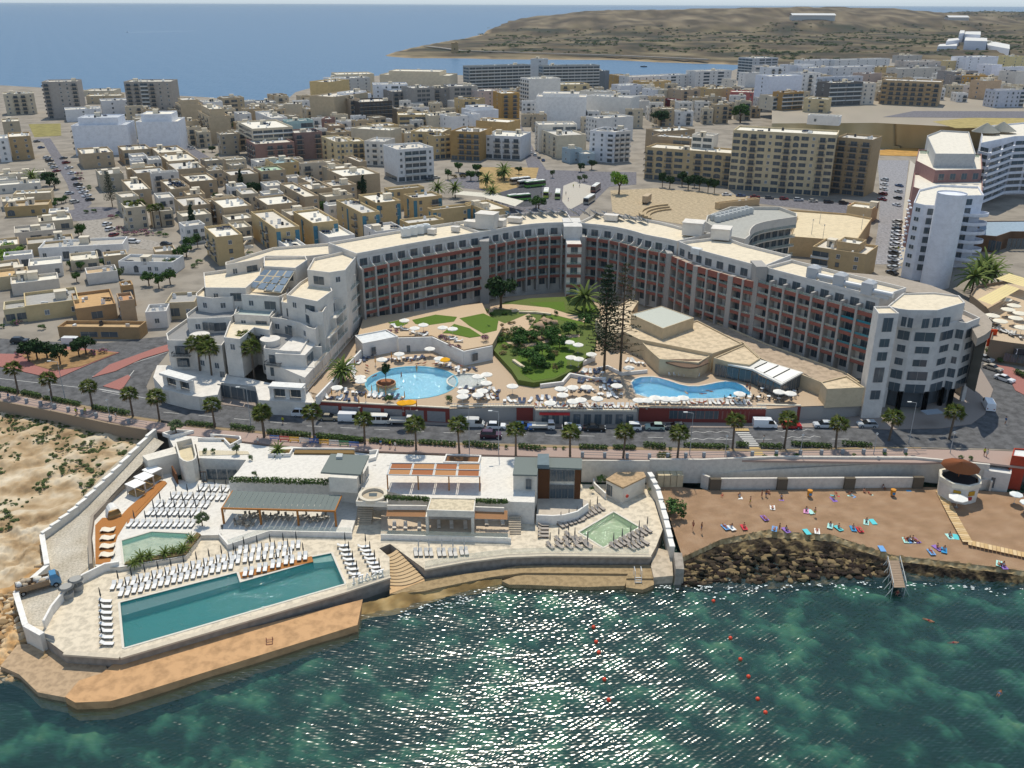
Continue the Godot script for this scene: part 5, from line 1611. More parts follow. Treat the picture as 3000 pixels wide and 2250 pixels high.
	var gw := [V(46.6,6.6,-190.6),V(48.9,6.6,-189.1),V(54,6.6,-186.1),V(58.2,6.6,-177.8),V(64.5,6.6,-184.3)]
	for i in 4:
		var a: Vector3 = gw[i]
		var b: Vector3 = gw[i + 1]
		a.y = 5.0
		b.y = 5.0
		var m := maxi(2,int(a.distance_to(b) / 2.2))
		ribbon(gp,a,b,3.0,m,"glass_wall",0.96)
	ribbon(gp,V(65.2,5.2,-185),V(68.1,5.2,-178),2.6,4,"glass_wall",0.95)
	ribbon(gp,V(70.6,2,-183.2) * V(1,0,1) + V(0,5.0,0),V(78.5,2,-183.1) * V(1,0,1) + V(0,5.0,0),2.2,3,"glass_wall",0.95)
	pool_life()
func pool_life() -> void:
	var pg := "open white parasols on the hotel pool decks"
	var pl := "open white parasol shading loungers on the hotel pool deck"
	for p in row3([-26.9,-198.6,-30.5,-195,-19.9,-202.2,-17.1,-195.7,-33.9,-184.1,-33.4,-182,-38,-178.2,-10.5,-176.3,-10.5,-173.7,-7.7,-184.8,-5.7,-186,-5.7,-181.1,-7.3,-174.6,-6.4,-176.7] + [26.8,-190.4,18.9,-198.9,22.9,-179.9,10.5,-178.1,13.2,-178.8,16.2,-179,10.8,-174.7,12.8,-171.4,14.5,-172.2,18,-172.8,8,-170.5,0.1,-179.4]):
		parasol(V(p.x,DECK,p.y),"e6e2d8",true,pl,pg)
	for p in row3([26.7,-172.1,28.5,-172.1,30.4,-173.4,32.5,-172.9,34.3,-172.7,36.3,-173.4]): parasol(V(p.x,DECK,p.y),"e6e2d8",true,"open white parasol in the row between the wavy pool and the street wall",pg)
	for p in row3([48.8,-175.7] + [57.6,-176.9,59.8,-176]): parasol(V(p.x,DECK,p.y),"e6e2d8",true,"open white parasol near the glass pavilion tables",pg)
	for p in row3([-27.3,-214.4,-22.2,-211,-24.1,-208.5,-17.2,-209.1,-14.7,-208.2]): parasol(V(p.x,6.4,p.y),"e6e2d8",true,"open white parasol on the upper garden terrace",pg)
	for p in row3([13.9,-203.9,15.9,-202.1,13.7,-193.7,15.4,-192.8]): parasol(V(p.x,4.6,p.y),"e6e2d8",true,"open white parasol beside the topiary lawn",pg)
	for p in row3([-22.8,-170.3,-21.3,-170.6,-15.8,-195.1]): parasol(V(p.x,DECK,p.y),"e0a21e",true,"open yellow parasol beside the round pool","yellow parasols")
	for p in row3([-36.7,-193.6,-32.2,-195.7,-31.3,-174.9,-29,-178.1,-27.2,-176.7,-30.5,-178.5,-28.8,-198.9,-23,-175.2,-20,-170.8,-38.9,-176.8,-32.3,-172.2]): parasol(V(p.x,DECK,p.y),"c98a2a",false,"folded orange parasol beside the round pool","folded orange parasols")
	# loungers in loose rows
	rng.seed = 77
	var lg := "hotel sun loungers"
	var rows := [[[-29.8,-199.5,-20.9,-200.5],11],[[-18.1,-197.9,-12.4,-193.6],8],[[-37.9,-195.4,-35,-186.1],7],[[-36.8,-179.9,-24,-176.8],15],[[-39.8,-176.9,-33.7,-175.6],7],[[-36,-197.6,-33.5,-203.1],5],[[-12.3,-192,-8.8,-194.1],4],
		[[-11.4,-182.1,-3.1,-180.6],9],[[-11.2,-177.9,-3.1,-176.9],9],[[-1.6,-175.5,3.9,-175.3],6],[[5.8,-177.2,9.4,-176.3],5],[[10.4,-181.8,17.9,-181.3],9],[[15.3,-186.6,18.4,-187.6],4],[[20.1,-187.1,24.4,-185.6],6],[[19.5,-182.7,24,-182.2],6],[[19.2,-178.9,23.6,-178.4],6],[[11.3,-199.3,16,-197],6],[[16.5,-192.7,20.7,-191.7],6],[[27.6,-199.7,30.9,-196.9],5]]
	for r in rows:
		for p in row_of(V(r[0][0],DECK,r[0][1]),V(r[0][2],DECK,r[0][3]),r[1]):
			var blue := rnd(0,1) < 0.4
			lounger(p + V(rnd(-0.3,0.3),0,rnd(-0.5,0.5)),rnd(-0.5,0.5) + (PI if rnd(0,1) > 0.5 else 0.0),"d8d8d4" if not blue else "8d9096","dfdeda" if not blue else "4d5568","blue grey padded lounger on the hotel pool deck" if blue else "white plastic lounger on the hotel pool deck",lg)
	var xs := []
	for r in [[[5.3,-173.2,26.2,-172.8],24],[[27.6,-175.2,50.8,-174.8],26]]:
		for p in row_of(V(r[0][0],DECK,r[0][1]),V(r[0][2],DECK,r[0][3]),r[1]): xs.append(Transform3D(yb(rnd(-0.4,0.4)),p))
	lounger_mass(xs,"long packed row of loungers above the hotel street wall")
	for r in [[[-30.8,-215.7,-27,-212.5],5],[[-25.1,-210.5,-21.5,-208.6],5],[[-15.5,-206.7,-12.9,-204.3],4]]:
		for p in row_of(V(r[0][0],6.4,r[0][1]),V(r[0][2],6.4,r[0][3]),r[1]):
			lounger(p,rnd(0,6),"d8d8d4","dfdeda","white plastic lounger on the upper garden terrace",lg)
	# tables with chairs on the right deck
	for p in row3([47,-176.9,48.8,-176.3,51.4,-177.2,53.4,-177.2,55.7,-177.6,57.6,-176.5,60.7,-178,62.1,-180.5,55.4,-181.9]):
		var t := thing("cafe_table","white round cafe table with chairs above the street wall","table",V(p.x,DECK,p.y),rnd(0,6),"cafe tables")
		put(kit["table"],"table_top",t,Transform3D.IDENTITY,mat(Color("e8e8e4"),0.5))
		for a in 4: put(kit["chair"],"chair",t,Transform3D(yb(TAU * a / 4 + PI),V(sin(TAU * a / 4),0,cos(TAU * a / 4)) * 0.85),mat(Color("55524e"),0.7))
	# garden planting
	var tg := "clipped dome trees of the garden"
	for p in row3([1,-211.5,4.8,-209,10.1,-210.1,11.6,-205.3,2,-205.4,7.2,-199.6,5.8,-192,3.9,-196.3,14.4,-215.1,19,-221.6,9.5,-212]):
		var t := thing("topiary_tree","clipped mushroom shaped tree on the garden lawn","tree",V(p.x,4.6,p.y),rnd(0,6),tg)
		put(kit["trunk0"],"trunk",t,Transform3D(Basis.from_scale(V(2.0,3.2,2.0)),Vector3.ZERO),kit["bark"])
		put(kit["topiary%d" % (rng.randi() % 3)],"crown",t,Transform3D(Basis.from_scale(V(5.0,3.2,5.0)),V(0,0.9,0)),kit["leafm"])
	for k in [[[-6.6,-216,-8,-217.9,-5.3,-214],"topiary",3.2,2.4,"rounded dark shrub beside the garden path"],[[10.5,-192.5,11.4,-193.5,4.5,-227.3,5.3,-223.1,11.4,-220.4,13.1,-217.7,15.8,-220.3,17.2,-215.1,5.6,-219.1,6.8,-215.2],"shrub",2.2,1.6,"loose green shrub among the garden rocks"],[[-2.7,-220.5,-1.8,-217.2,-0.1,-223.2,1.6,-215.2,-0.5,-214],"dry",2.0,1.3,"yellowish flowering shrub by the sandy garden circle"],[[-30.6,-210.6,-29,-211.2,-17.2,-206.8,-15.8,-204.3,-14.7,-200.8,-13,-199.6,-21.6,-209.9],"pink",2.0,1.4,"pink oleander along the white terrace wall"],[[-6.7,-204.8],"pink",2.8,2.2,"large pink oleander at the terrace corner"],[[-7.8,-226,-9.2,-227.5,-10.1,-228.9],"topiary",2.0,1.5,"dark rounded shrub under the big tree"],[[-19.4,-213.1,-20.5,-215],"shrub",2.4,4.0,"tall dark shrub against the white wall"]]:
		for p in row3(k[0]): shrub(k[1],V(p.x,6.4 if k[4].contains("terrace") else (3.4 if k[4].contains("against") else 4.6),p.y),k[2] * rnd(0.8,1.2),k[3] * rnd(0.8,1.2),k[4],"garden shrubs")
	var zone := inset(pv([-4.7,-204.3,1.4,-185.4,9.5,-186.3,20.2,-206.4,23.5,-234.3,4.7,-237.5,-5.7,-234.6,-12.5,-230.3,-7.5,-215.3]),1.0)
	var path := pv([-5.6,-228.8,7.4,-233,6,-217.8,-0.1,-214,-5.4,-217.9])
	for i in 240:
		var p := Vector2(rnd(-30,12),rnd(-232,-186))
		if not Geometry2D.is_point_in_polygon(p,zone) or Geometry2D.is_point_in_polygon(p,path): continue
		shrub(["topiary","shrub","shrub","dry"][rng.randi() % 4],V(p.x,4.6,p.y),rnd(1.4,3.0),rnd(1.0,2.0),"leafy shrub in the lush lower hotel garden","lush garden shrubs")
	var rs := 0
	for p in row3([8,-223.1,8.9,-225.1,7,-220.4,8.6,-215.2,7.2,-211.4,10.7,-223.1,9.6,-219.1,5.1,-215.2,3.8,-212.1,11.2,-215.1,1.6,-211.5,11.9,-212.6]):
		rs += 1
		var m := mb()
		m.blob(Vector3.ZERO,V(rnd(0.9,1.8),rnd(0.6,1.4),rnd(0.8,1.5)),rs * 13,0.9,9,6)
		var b := put(m.mesh(),"boulder",self,Transform3D(Basis.IDENTITY,V(p.x,4.8,p.y)),hexm("b59a80",0.95,"sand",0.3))
		tag(b,"pale pinkish boulder in the garden rockery","rock","rockery boulders")
	tree("dark",V(-3.2,4.6,-236.1),9.6,9.5,"big round dark green tree in front of the hotel bend")
	fan_palm(V(19.7,4.6,-233.3),4.2,1.9,"short feathery palm at the hotel bend","",true)
	for k in [[V(21.5,3.4,-193.5),25.5,0,"tall dark araucaria pine beside the pool terrace"],[V(25,3.4,-191.4),26.5,1,"tall sparse half bare araucaria pine beside the pool terrace"]]:
		var t := thing("araucaria_pine",k[3],"tree",k[0])
		put(kit["araucaria_trunk%d" % k[2]],"trunk",t,Transform3D(Basis.from_scale(Vector3.ONE * k[1]),Vector3.ZERO),kit["bark"])
		put(kit["araucaria%d" % k[2]],"crown",t,Transform3D(Basis.from_scale(Vector3.ONE * k[1]),Vector3.ZERO),kit["leafm"])
	for p in row3([-38.3,-185.2,-38.1,-187.2]): fan_palm(V(p.x,DECK,p.y),3.0,1.2,"low spiky palm beside the round pool","small pool palms",true)
	shrub("olive_" if false else "shrub",V(-26.3,3.4,-174.9),2.6,2.4,"green bush between the round pool and the street wall")
	shrub("shrub",V(-13.6,3.4,-175.2),2.2,2.2,"green bush at the corner of the round pool deck")
func row3(l: Array) -> Array:
	var r := []
	for i in range(0,l.size(),2): r.append(Vector2(l[i],l[i + 1]))
	return r
# ---- the beach club on the rocks: decks,pools,pavilions
func slab(o: Node3D,l: Array,y0: float,y1: float,m: Material,called: String) -> MeshInstance3D:
	var s := mb()
	s.prism(pv(l),y0,y1)
	return obj(s,called,m,o)
func block_wall(pts: Array,n: int,y_foot: float,th: float,m: Material,cap: Material,label: String) -> void:
	# wall of stepped blocks: pts are top points,first to last
	var o := thing("boundary_wall",label,"wall")
	for i in n:
		var k0 := float(i) / n * (pts.size() - 1)
		var k1 := float(i + 1) / n * (pts.size() - 1)
		var a: Vector3 = pts[mini(int(k0),pts.size() - 2)].lerp(pts[mini(int(k0),pts.size() - 2) + 1],k0 - mini(int(k0),pts.size() - 2))
		var b: Vector3 = pts[mini(int(k1),pts.size() - 2)].lerp(pts[mini(int(k1),pts.size() - 2) + 1],k1 - mini(int(k1),pts.size() - 2))
		var y := (a.y + b.y) * 0.5
		var s := mb()
		s.bar(V(a.x,(y + y_foot) * 0.5,a.z),V(b.x,(y + y_foot) * 0.5,b.z),th,y - y_foot)
		obj(s,"wall_block",m,o)
		var c := mb()
		c.bar(V(a.x,y + 0.07,a.z),V(b.x,y + 0.07,b.z),th + 0.12,0.16)
		obj(c,"coping",cap,o)
func glass_line(o: Node3D,pts: Array,h: float) -> void:
	for i in pts.size() - 1:
		var s := mb()
		s.bar(pts[i] + V(0,h * 0.5,0),pts[i + 1] + V(0,h * 0.5,0),0.03,h)
		obj(s,"glass_rail",glassm("b5cdc6",0.16),o)
func lido() -> void:
	var stucco := hexm("ddd6c8",0.9,"wall",0.1)
	var cap := hexm("e8e4dc",0.9,"wall",0.1)
	var paving := hexm("d6c9b2",0.9,"patch",0.2)
	var pale := hexm("dcd7cd",0.9,"wall",0.15)
	var conc := hexm("9f968a",0.95,"patch",0.2)
	var wood := hexm("b57a42",0.8,"fine",0.6)
	var dwood := hexm("6f4a30",0.8,"fine",0.6)
	var slate := hexm("7d8580",0.9,"fine",0.4)
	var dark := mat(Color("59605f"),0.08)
	# quay,worn platform and the deck
	var q := mb()
	q.prism(pv([-61.3,-96.3,-59.4,-95.2,-54.7,-95.5,-52.8,-96.4,-23.6,-112,-23.8,-118.4,-38.9,-111.6,-56.3,-105.3,-58.3,-101,-60.8,-99.5]),-9,-5.8)
	struct(q,"quay",hexm("c29a70",0.95,"patch",0.12))
	var wp := mb()
	wp.prism(pv([-73.8,-102.9,-73.7,-107.6,-69.6,-108,-60.2,-105.4,-57.5,-101.5,-60.7,-99.6,-61.5,-96.6,-65.8,-97.6,-70.2,-101.2]),-9,-6.2)
	struct(wp,"worn_platform",hexm("b39a7c",0.95,"patch",0.25))
	var deck := pv([-78,-116.2,-73.2,-109.8,-69.4,-107.2,-64.5,-103.6,-56.1,-102.8,-26.4,-118.7] + [-19.9,-122.6,-20.7,-128.3,-22.8,-130.9,-21.1,-132.3,-14.5,-124.9,-7.8,-127.1,-0.9,-128.6,6,-129.1,23.8,-128.9,25,-131.5,27.1,-137.3,26.9,-153.5,14.2,-153.6,4.8,-153.7,-24.6,-153.9] + [-55.8,-154.9,-66.4,-154.9,-71.9,-161.9,-76.3,-141.2,-74.7,-134.4,-74.9,-124.4,-77.4,-125.4,-78.5,-119.3])
	var main_pool := pv([-61.2,-115.4,-45.3,-123.5,-44,-120.8,-33.5,-126.7,-33.9,-128.1,-30.8,-129.3,-27,-120.6,-56.3,-104.8])
	var right_pool := pv([12.1,-136.2,18.9,-143.1,22.9,-138,15.9,-131.5])
	var d := thing("sun_deck","broad pale stone sun deck of the beach club above the sea","terrace")
	var ds := mb()
	ds.prism(deck,-9,-4.5,false)
	obj(ds,"sea_wall",conc,d)
	var df := mb()
	for part in holed(deck,[main_pool,right_pool]): df.prism(part,-4.5,-4.4,true,false)
	obj(df,"deck_floor",paving,d)
	var ed := mb()
	for k in [[V(-56.1,-4.4,-102.8),V(-26.4,-4.4,-118.7)],[V(-26.4,-4.4,-118.7),V(-19.9,-4.4,-122.6)],[V(-64.5,-4.4,-103.6),V(-56.1,-4.4,-102.8)],[V(-14.5,-4.4,-124.9),V(-7.8,-4.4,-127.1)],[V(-7.8,-4.4,-127.1),V(-0.9,-4.4,-128.6)],[V(-0.9,-4.4,-128.6),V(6,-4.4,-129.1)],[V(6,-4.4,-129.1),V(23.8,-4.4,-128.9)]]:
		ed.bar(k[0] + V(0,-0.02,0),k[1] + V(0,-0.02,0),0.9,0.3)
	obj(ed,"deck_edge",hexm("c9bda8"),d)
	glass_line(d,[V(-14.4,-4.3,-125.4),V(-7.8,-4.3,-127.6),V(-0.9,-4.3,-129.2),V(6,-4.3,-129.7),V(23.5,-4.3,-129.5)],1.0)
	glass_line(d,[V(-26.3,-4.3,-119.1),V(-20,-4.3,-123.1)],1.0)
	var po := pool(main_pool,-4.4,1.5,"348f8a","1a7a7a",0.35,"long deep teal pool along the sea wall")
	slab(po,[-61.4,-115.9,-45.6,-124,-44.3,-121.6,-59.9,-112.8],-5.9,-4.85,mat(Color("7d9492"),0.5,"fine",0.6),"shallow_shelf")
	slab(po,[-33.3,-126.8,-33.8,-128.4,-30.9,-129.5,-30,-127.5],-5.9,-4.7,mat(Color("a8c4b8"),0.5),"step")
	pool(right_pool,-4.4,1.1,"a9bf98","9db68c",0.35,"small pale green pool at the beach wall end")
	# steps down to the rocks
	var st := thing("curved_steps","broad curved stone steps from the sun deck to the rocks","steps")
	for i in 10:
		var t0 := i / 10.0
		var t1 := (i + 1) / 10.0
		var a0 := V(-22.2,-4.5,-129.5).lerp(V(-19.9,-5.9,-122.3),t0)
		var a1 := V(-22.2,-4.5,-129.5).lerp(V(-19.9,-5.9,-122.3),t1)
		var b0 := V(-19.8,-4.5,-130.7).lerp(V(-14.5,-5.9,-124.3),t0)
		var b1 := V(-19.8,-4.5,-130.7).lerp(V(-14.5,-5.9,-124.3),t1)
		var s := mb()
		var poly := PackedVector2Array()
		for k in 7: poly.append(Vector2(lerpf(a0.x,b0.x,k / 6.0),lerpf(a0.z,b0.z,k / 6.0) + 0.9 * sin(PI * k / 6.0)))
		for k in range(6,-1,-1): poly.append(Vector2(lerpf(a1.x,b1.x,k / 6.0),lerpf(a1.z,b1.z,k / 6.0) + 0.9 * sin(PI * k / 6.0)))
		s.prism(poly,-8,a0.y - 0.02)
		obj(s,"step",hexm("d0b48c",0.95,"fine",0.4),st)
	slab(st,[-20,-122.6,-14.5,-124.5,-14.3,-123.8,-19.7,-120.1],-9,-5.95,hexm("c9a67a"),"landing")
	# bathing ledges below the right deck
	var lg := thing("bathing_ledges","weathered concrete bathing ledges stepping into the sea","ledge")
	var worn := hexm("a08a68",0.95,"patch",0.25)
	slab(lg,[-14.5,-124.2,-3.4,-126.8,1.3,-128.2,24.7,-128.7,23.9,-124.7,19.2,-124.7,19.6,-126,2.2,-126.2,-3.4,-124.9,-12.4,-121.7,-14.2,-120.9,-19.5,-120.1],-9,-6.0,worn,"ledge")
	slab(lg,[-1.6,-124.3,1.7,-126.3,19.6,-126,18.8,-123.1,11.9,-122.7,2.1,-123.3,-0.3,-123.3],-9,-6.35,worn,"ledge")
	slab(lg,[19.3,-125.9,24.1,-125.9,23.6,-123.3,21.6,-122,18.9,-122.6],-9,-6.3,worn,"ledge")
	struct(grid_strip([V(-24.2,-6,-117.3),V(-19.5,-6,-119.9),V(-12.5,-6.1,-122),V(-5.9,-6.2,-123.9),V(-1.6,-6.4,-124.9)],[V(-24.5,-7.4,-114.9),V(-17.5,-7.3,-117),V(-10.6,-7.3,-120.9),V(-4,-7.4,-122.7),V(-0.9,-7.5,-124.1)],60,16,0.5,0.2,[[0.0,lin("5f4c30")],[0.4,lin("8a7148")],[0.6,lin("a68c5e")],[1.0,lin("c0a67a")]],61,false),"shore_rock",vcol(0.9,"rockvc"))
	# left ramp and its walls
	struct(grid_strip([V(-75.3,0,-165.9),V(-78.3,-1.5,-153.9),V(-80.4,-3,-141.8),V(-81.8,-4,-133.6),V(-77.9,-4.3,-126.4),V(-77.8,-4.35,-116.8),V(-72.8,-4.35,-109.9)],[V(-70.6,0,-162.4),V(-73.3,-1.5,-150.9),V(-75.4,-3,-140.2),V(-74.3,-4,-134.1),V(-70.2,-4.3,-125),V(-72.1,-4.35,-118.2),V(-70.2,-4.35,-109.5)],50,12,0.05,0.2,[[0.0,lin("b3a893")],[0.5,lin("c6bcaa")],[1.0,lin("d4ccbc")]],62,false),"ramp",vcol(0.95,"rampvc","sand",0.15))
	block_wall([V(-73.6,1.3,-166),V(-75.9,-0.2,-152.2),V(-78.3,-1.6,-140.8),V(-81.6,-2.9,-132.7)],13,-6.0,0.55,stucco,cap,"stepped white boundary wall down the rocky slope beside the ramp")
	block_wall([V(-81.6,-2.9,-132.7),V(-76.4,-3.2,-123.7),V(-77.8,-3.3,-116.3),V(-72.3,-3.3,-108.4),V(-68.8,-3.3,-106.3)],4,-8.5,0.7,stucco,cap,"white corner wall around the lorry yard")
	low_wall([V(-73,-0.3,-157.2),V(-74.6,-1.8,-148.2),V(-75.2,-2.6,-138.3),V(-72.6,-3,-131.1),V(-69.1,-3.2,-123.6)],-4.6,-2.6,0.5,hexm("a89c8c",0.95,"fine",0.7),"rough stone retaining wall between ramp and loungers","stone_wall")
	low_wall([V(-64.9,-2.8,-124.5),V(-67,-2.8,-123.9),V(-69.3,-2.8,-120.8),V(-70.3,-2.8,-117.1),V(-70.4,-2.8,-112.6),V(-69.9,-3.4,-109.2)],-4.5,-2.9,0.35,cap,"white curved parapet around the round sun terrace","curved_wall")
	for k in 5: low_wall([V(-68.9,-4,-106.9).lerp(V(-58.8,-4,-103),k / 5.0),V(-68.9,-4,-106.9).lerp(V(-58.8,-4,-103),(k + 0.9) / 5.0)],-4.35,-3.5 - 0.01 * k,0.04,mat(Color("9b9fa0"),0.4),"thin metal railing at the tip of the sun terrace","railing") if k < 1 else null
	# upper lounger terrace with the wading pool and timber walk
	var up := thing("lounger_terrace","raised pale terrace with wading pool and timber walk","terrace")
	var tp := pv([-75,-136.8,-68.7,-124.1,-64.6,-123.8,-54.7,-127.1,-54.3,-133.5,-50.7,-133.6,-54.5,-151.2,-60.2,-153.1,-65.5,-153.1,-70.8,-160.4,-75.5,-163])
	var kid := pv([-67.4,-131.7,-63.3,-134.6,-56.4,-134,-56.3,-129.3,-64.2,-124.9])
	var us := mb()
	us.prism(tp,-4.6,-3.7,false)
	obj(us,"planter_wall",stucco,up)
	var uf := mb()
	for part in holed(tp,[kid]): uf.prism(part,-3.7,-3.6,true,false)
	obj(uf,"terrace_floor",pale,up)
	slab(up,[-74.1,-136.6,-73.9,-139.1,-70.9,-139.2,-70.6,-142.6,-68.4,-152.9,-67.3,-152.6,-69,-137.8,-68.7,-133,-66.6,-124.7,-68.9,-124.6],-3.62,-3.52,wood,"timber_walk")
	slab(up,[-68.8,-137.5,-67.2,-152.3,-66.7,-151.7,-68.2,-136.7],-3.62,-3.4,wood,"timber_step")
	pool(kid,-3.6,0.9,"9fc9b2","7fc0a8",0.3,"angular pale green wading pool on the lounger terrace")
	slab(up,[-64,-124.4,-54.8,-127.3,-54.3,-133.5,-55.2,-134.2,-56.1,-128.2,-64,-125.2],-3.62,-3.35,hexm("7a6a48",0.95,"fine",0.8),"planter_soil")
	for p in row3([-62.4,-124.4,-61.8,-126,-60.6,-126.5,-58.3,-127.3,-55.7,-128.9,-55.9,-128.1,-55.4,-131.8,-57.2,-128.1]):
		var f := thing("banana_plant","broad leaved plant in the planter of the wading pool","plant",V(p.x,-3.35,p.y),rnd(0,6),"planter plants")
		put(kit["feather%d" % (rng.randi() % 3)],"crown",f,Transform3D(Basis.from_scale(Vector3.ONE * rnd(0.35,0.6)),V(0,0.2,0)),kit["leafm"])
	for i in 3:   # white canopied day beds
		var c := V(-71,-3.6,-147.8).lerp(V(-69.9,-3.6,-153.4),i / 2.0)
		var b := thing("day_bed","white canopied day bed on the timber walk","bed",c,-0.55,"canopied day beds")
		var fr := mb()
		for x in [-1.3,1.3]:
			for z in [-1.1,1.1]: fr.box(V(x,1.1,z),V(0.1,2.2,0.1))
		obj(fr,"frame",mat(Color("cfc9bd"),0.7),b)
		var cn := mb()
		cn.box(V(0,2.24,0),V(2.9,0.12,2.5)); cn.box(V(-1.32,1.2,0),V(0.05,1.9,2.2))
		obj(cn,"canopy",mat(Color("eceae4"),0.9),b)
		var ma := mb()
		ma.box(V(0,0.3,0),V(2.3,0.5,1.9))
		obj(ma,"mattress",mat(Color("a98d63"),0.9),b)
	var pod := thing("cocoon_bed","white domed cocoon bed on the timber walk","bed",V(-72.3,-3.6,-140.2),0.6)
	var pm := mb()
	for i in 8:
		var a0 := PI * i / 8
		var a1 := PI * (i + 1) / 8
		pm.quad(V(cos(a0) * 1.2,sin(a0) * 2.1,-1),V(cos(a1) * 1.2,sin(a1) * 2.1,-1),V(cos(a1) * 1.2,sin(a1) * 2.1,1),V(cos(a0) * 1.2,sin(a0) * 2.1,1))
	obj(pm,"canopy",mat(Color("dcdad4"),0.9),pod)
	var pb := mb()
	pb.box(V(0,0.35,0.3),V(2.2,0.5,2.2))
	obj(pb,"mattress",mat(Color("b08d5c"),0.9),pod)
	for i in 4:
		var h := thing("curved_bed","low wave shaped bed on the timber walk beside the wading pool","lounger",V(-71,-3.5,-134.7).lerp(V(-67.9,-3.5,-127),i / 3.0),0.1,"wave beds")
		var hm := mb()
		for k in 5: hm.bar(V(-1.2 + 0.48 * k,0.3 + 0.14 * sin(k * 1.6),0),V(-0.72 + 0.48 * k,0.3 + 0.14 * sin((k + 1) * 1.6),0),1.3,0.1)
		obj(hm,"mattress",mat(Color("e0d5c0"),0.9),h)
		var hl := mb()
		for x in [-1.0,1.0]: hl.box(V(x,0.14,0),V(0.1,0.28,1.2))
		obj(hl,"legs",mat(Color("3a352f")),h)
	# street-level plaza that roofs the club rooms
	var pz := thing("roof_plaza","pale stone plaza on the roof of the beach club beside the promenade","terrace")
	slab(pz,[-71.1,-165.6,-65,-164.9,-53.8,-161.7,-47,-160,-43.5,-160.8,-28.1,-157.4] + [-28,-157.8,-13.1,-156.7,0.4,-156.2,4.8,-156.1,4.7,-150.7,4.1,-138.9,-5.9,-139.5,-15.3,-139.7,-23,-142.8,-26.2,-143.8,-33.7,-145.8] + [-34.3,-146.1,-52.7,-146.2,-52.1,-150,-51.8,-154.7,-61.3,-155.4,-63.8,-161.4,-67.9,-160.2],-4.5,0.1,pale,"plaza_floor")
	slab(pz,[-72.5,-155.9,-67.6,-159.8,-66,-157,-70.7,-153.9],-4.5,0.3,stucco,"wing_wall")
	ribbon(pz,V(-59.3,-2.2,-153.1),V(-53.2,-2.2,-153),2.4,3,"glass_door",0.95)
	ribbon(pz,V(-60.2,-2.3,-152.3),V(-59,-2.3,-152.3),2.2,1,"door",0.9,"window_b")
	for k in [[V(-63.8,0.6,-162.9),V(-58.5,0.6,-162.8),V(-56.4,0.6,-159.9),V(-55,0.6,-162.5),V(-55.5,0.6,-163.7),V(-61.7,0.6,-164.7)],[V(-47.8,0.7,-155.9),V(-43.6,0.7,-156.2),V(-43.5,0.7,-158.6),V(-35.4,0.7,-158.5),V(-31.3,0.7,-158.5)],[V(-71.7,0.6,-165.2),V(-70,0.6,-166.7),V(-65.9,0.6,-166.3),V(-69.8,0.6,-164),V(-71.7,0.6,-165.2)],[V(-28.2,0.7,-157.6),V(-26.5,0.7,-158),V(-26.6,0.7,-154.9),V(-27.7,0.7,-154.2)],[V(-13.1,0.7,-153.1),V(-6.4,0.7,-152.8),V(-6.1,0.7,-155.7),V(-12.8,0.7,-156.1),V(-13.1,0.7,-153.1)]]:
		low_wall(k,0.0,0.8,0.28,cap,"cream rounded planter wall on the plaza","planter_wall")
	slab(pz,[-12.7,-153.7,-6.4,-153.5,-6.4,-155.8,-12.6,-156.1],0,0.5,hexm("8a6242",0.95,"fine",0.8),"planter_soil")
	slab(pz,[-43,-157,-31,-156.9,-31.2,-158.3,-43,-158.8],0,0.5,hexm("8a7048",0.95,"fine",0.8),"planter_soil")
	slab(pz,[-47.6,-156.4,-43.9,-156.4,-43.8,-158.6,-47.5,-158.1],0,0.52,hexm("8a7048",0.95,"fine",0.8),"planter_soil")
	slab(pz,[-60.9,-164.2,-55.8,-163,-56.2,-161.5,-59.1,-162.7],0,0.5,hexm("8a7048",0.95,"fine",0.8),"planter_soil")
	slab(pz,[-62.2,-158.3,-59.6,-158.6,-52.4,-158.2,-51.7,-156.9,-61.4,-156.3],0,0.2,hexm("d9cdb3",0.95,"sand",0.4),"gravel_bed")
	hedge(V(-52.2,0.1,-145.9),V(-34.1,0.1,-145.1),1.3,1.2,"leafy hedge on the plaza edge above the pergola")
	hedge(V(-22.6,0.3,-139.4),V(-14.9,0.3,-139),0.9,0.9,"row of planted shrubs above the timber awning beside the round skylight")
	hedge(V(-6.2,0.3,-138.5),V(-0.7,0.3,-138.1),0.9,0.9,"row of planted shrubs above the timber awning near the tiled building")
	for p in row3([-60.5,-157.3,-58.9,-157.3,-48.4,-148,-50.9,-154.5]): shrub("shrub",V(p.x,0.1,p.y),1.3,1.6,"young shrub in the plaza gravel bed","plaza shrubs")
	tree("olive",V(-54.3,0.1,-157.1),2.4,2.0,"young thin tree in the plaza gravel bed")
	tree("olive",V(-69.2,0.5,-165.7),3.0,3.4,"white flowering small tree in the corner planter")
	fan_palm(V(-46.1,0.5,-157.3),0.5,0.7,"tiny palm in the plaza planter","",true)
	# round stair tower
	var tw := thing("stair_tower","cream open topped stair tower with a rounded end","tower")
	var tl := pv([-67.5,-160.2,-64.6,-162.3,-61.3,-154.8,-61,-153.3,-61.3,-152.3,-62.2,-151.8,-63.2,-152.3,-64.3,-153.5])
	shell(tw,tl,-4.5,1.2,stucco,hexm("cfc2a4"),1.6,0.3)
	panel(tw,V(-63.5,-3.6,-153.1),V(-62.2,-3.6,-153.5),-3.6,-1.6,wood,"timber_door",0.2)
	panel(tw,V(-66.5,-3.6,-155),V(-64.5,-3.6,-151.7),-3.6,-1.4,dwood,"timber_screen",0.2)
	# big pergola restaurant
	var re := thing("pergola_restaurant","open restaurant under a grey green roof on timber posts","building")
	var ro := mb()
	var r0 := V(-51,0.1,-142.8)
	var r1 := V(-30.8,0.1,-141.2)
	var r2 := V(-31.2,-0.35,-136.6)
	var r3 := V(-51.4,-0.35,-137.4)
	var n := 20
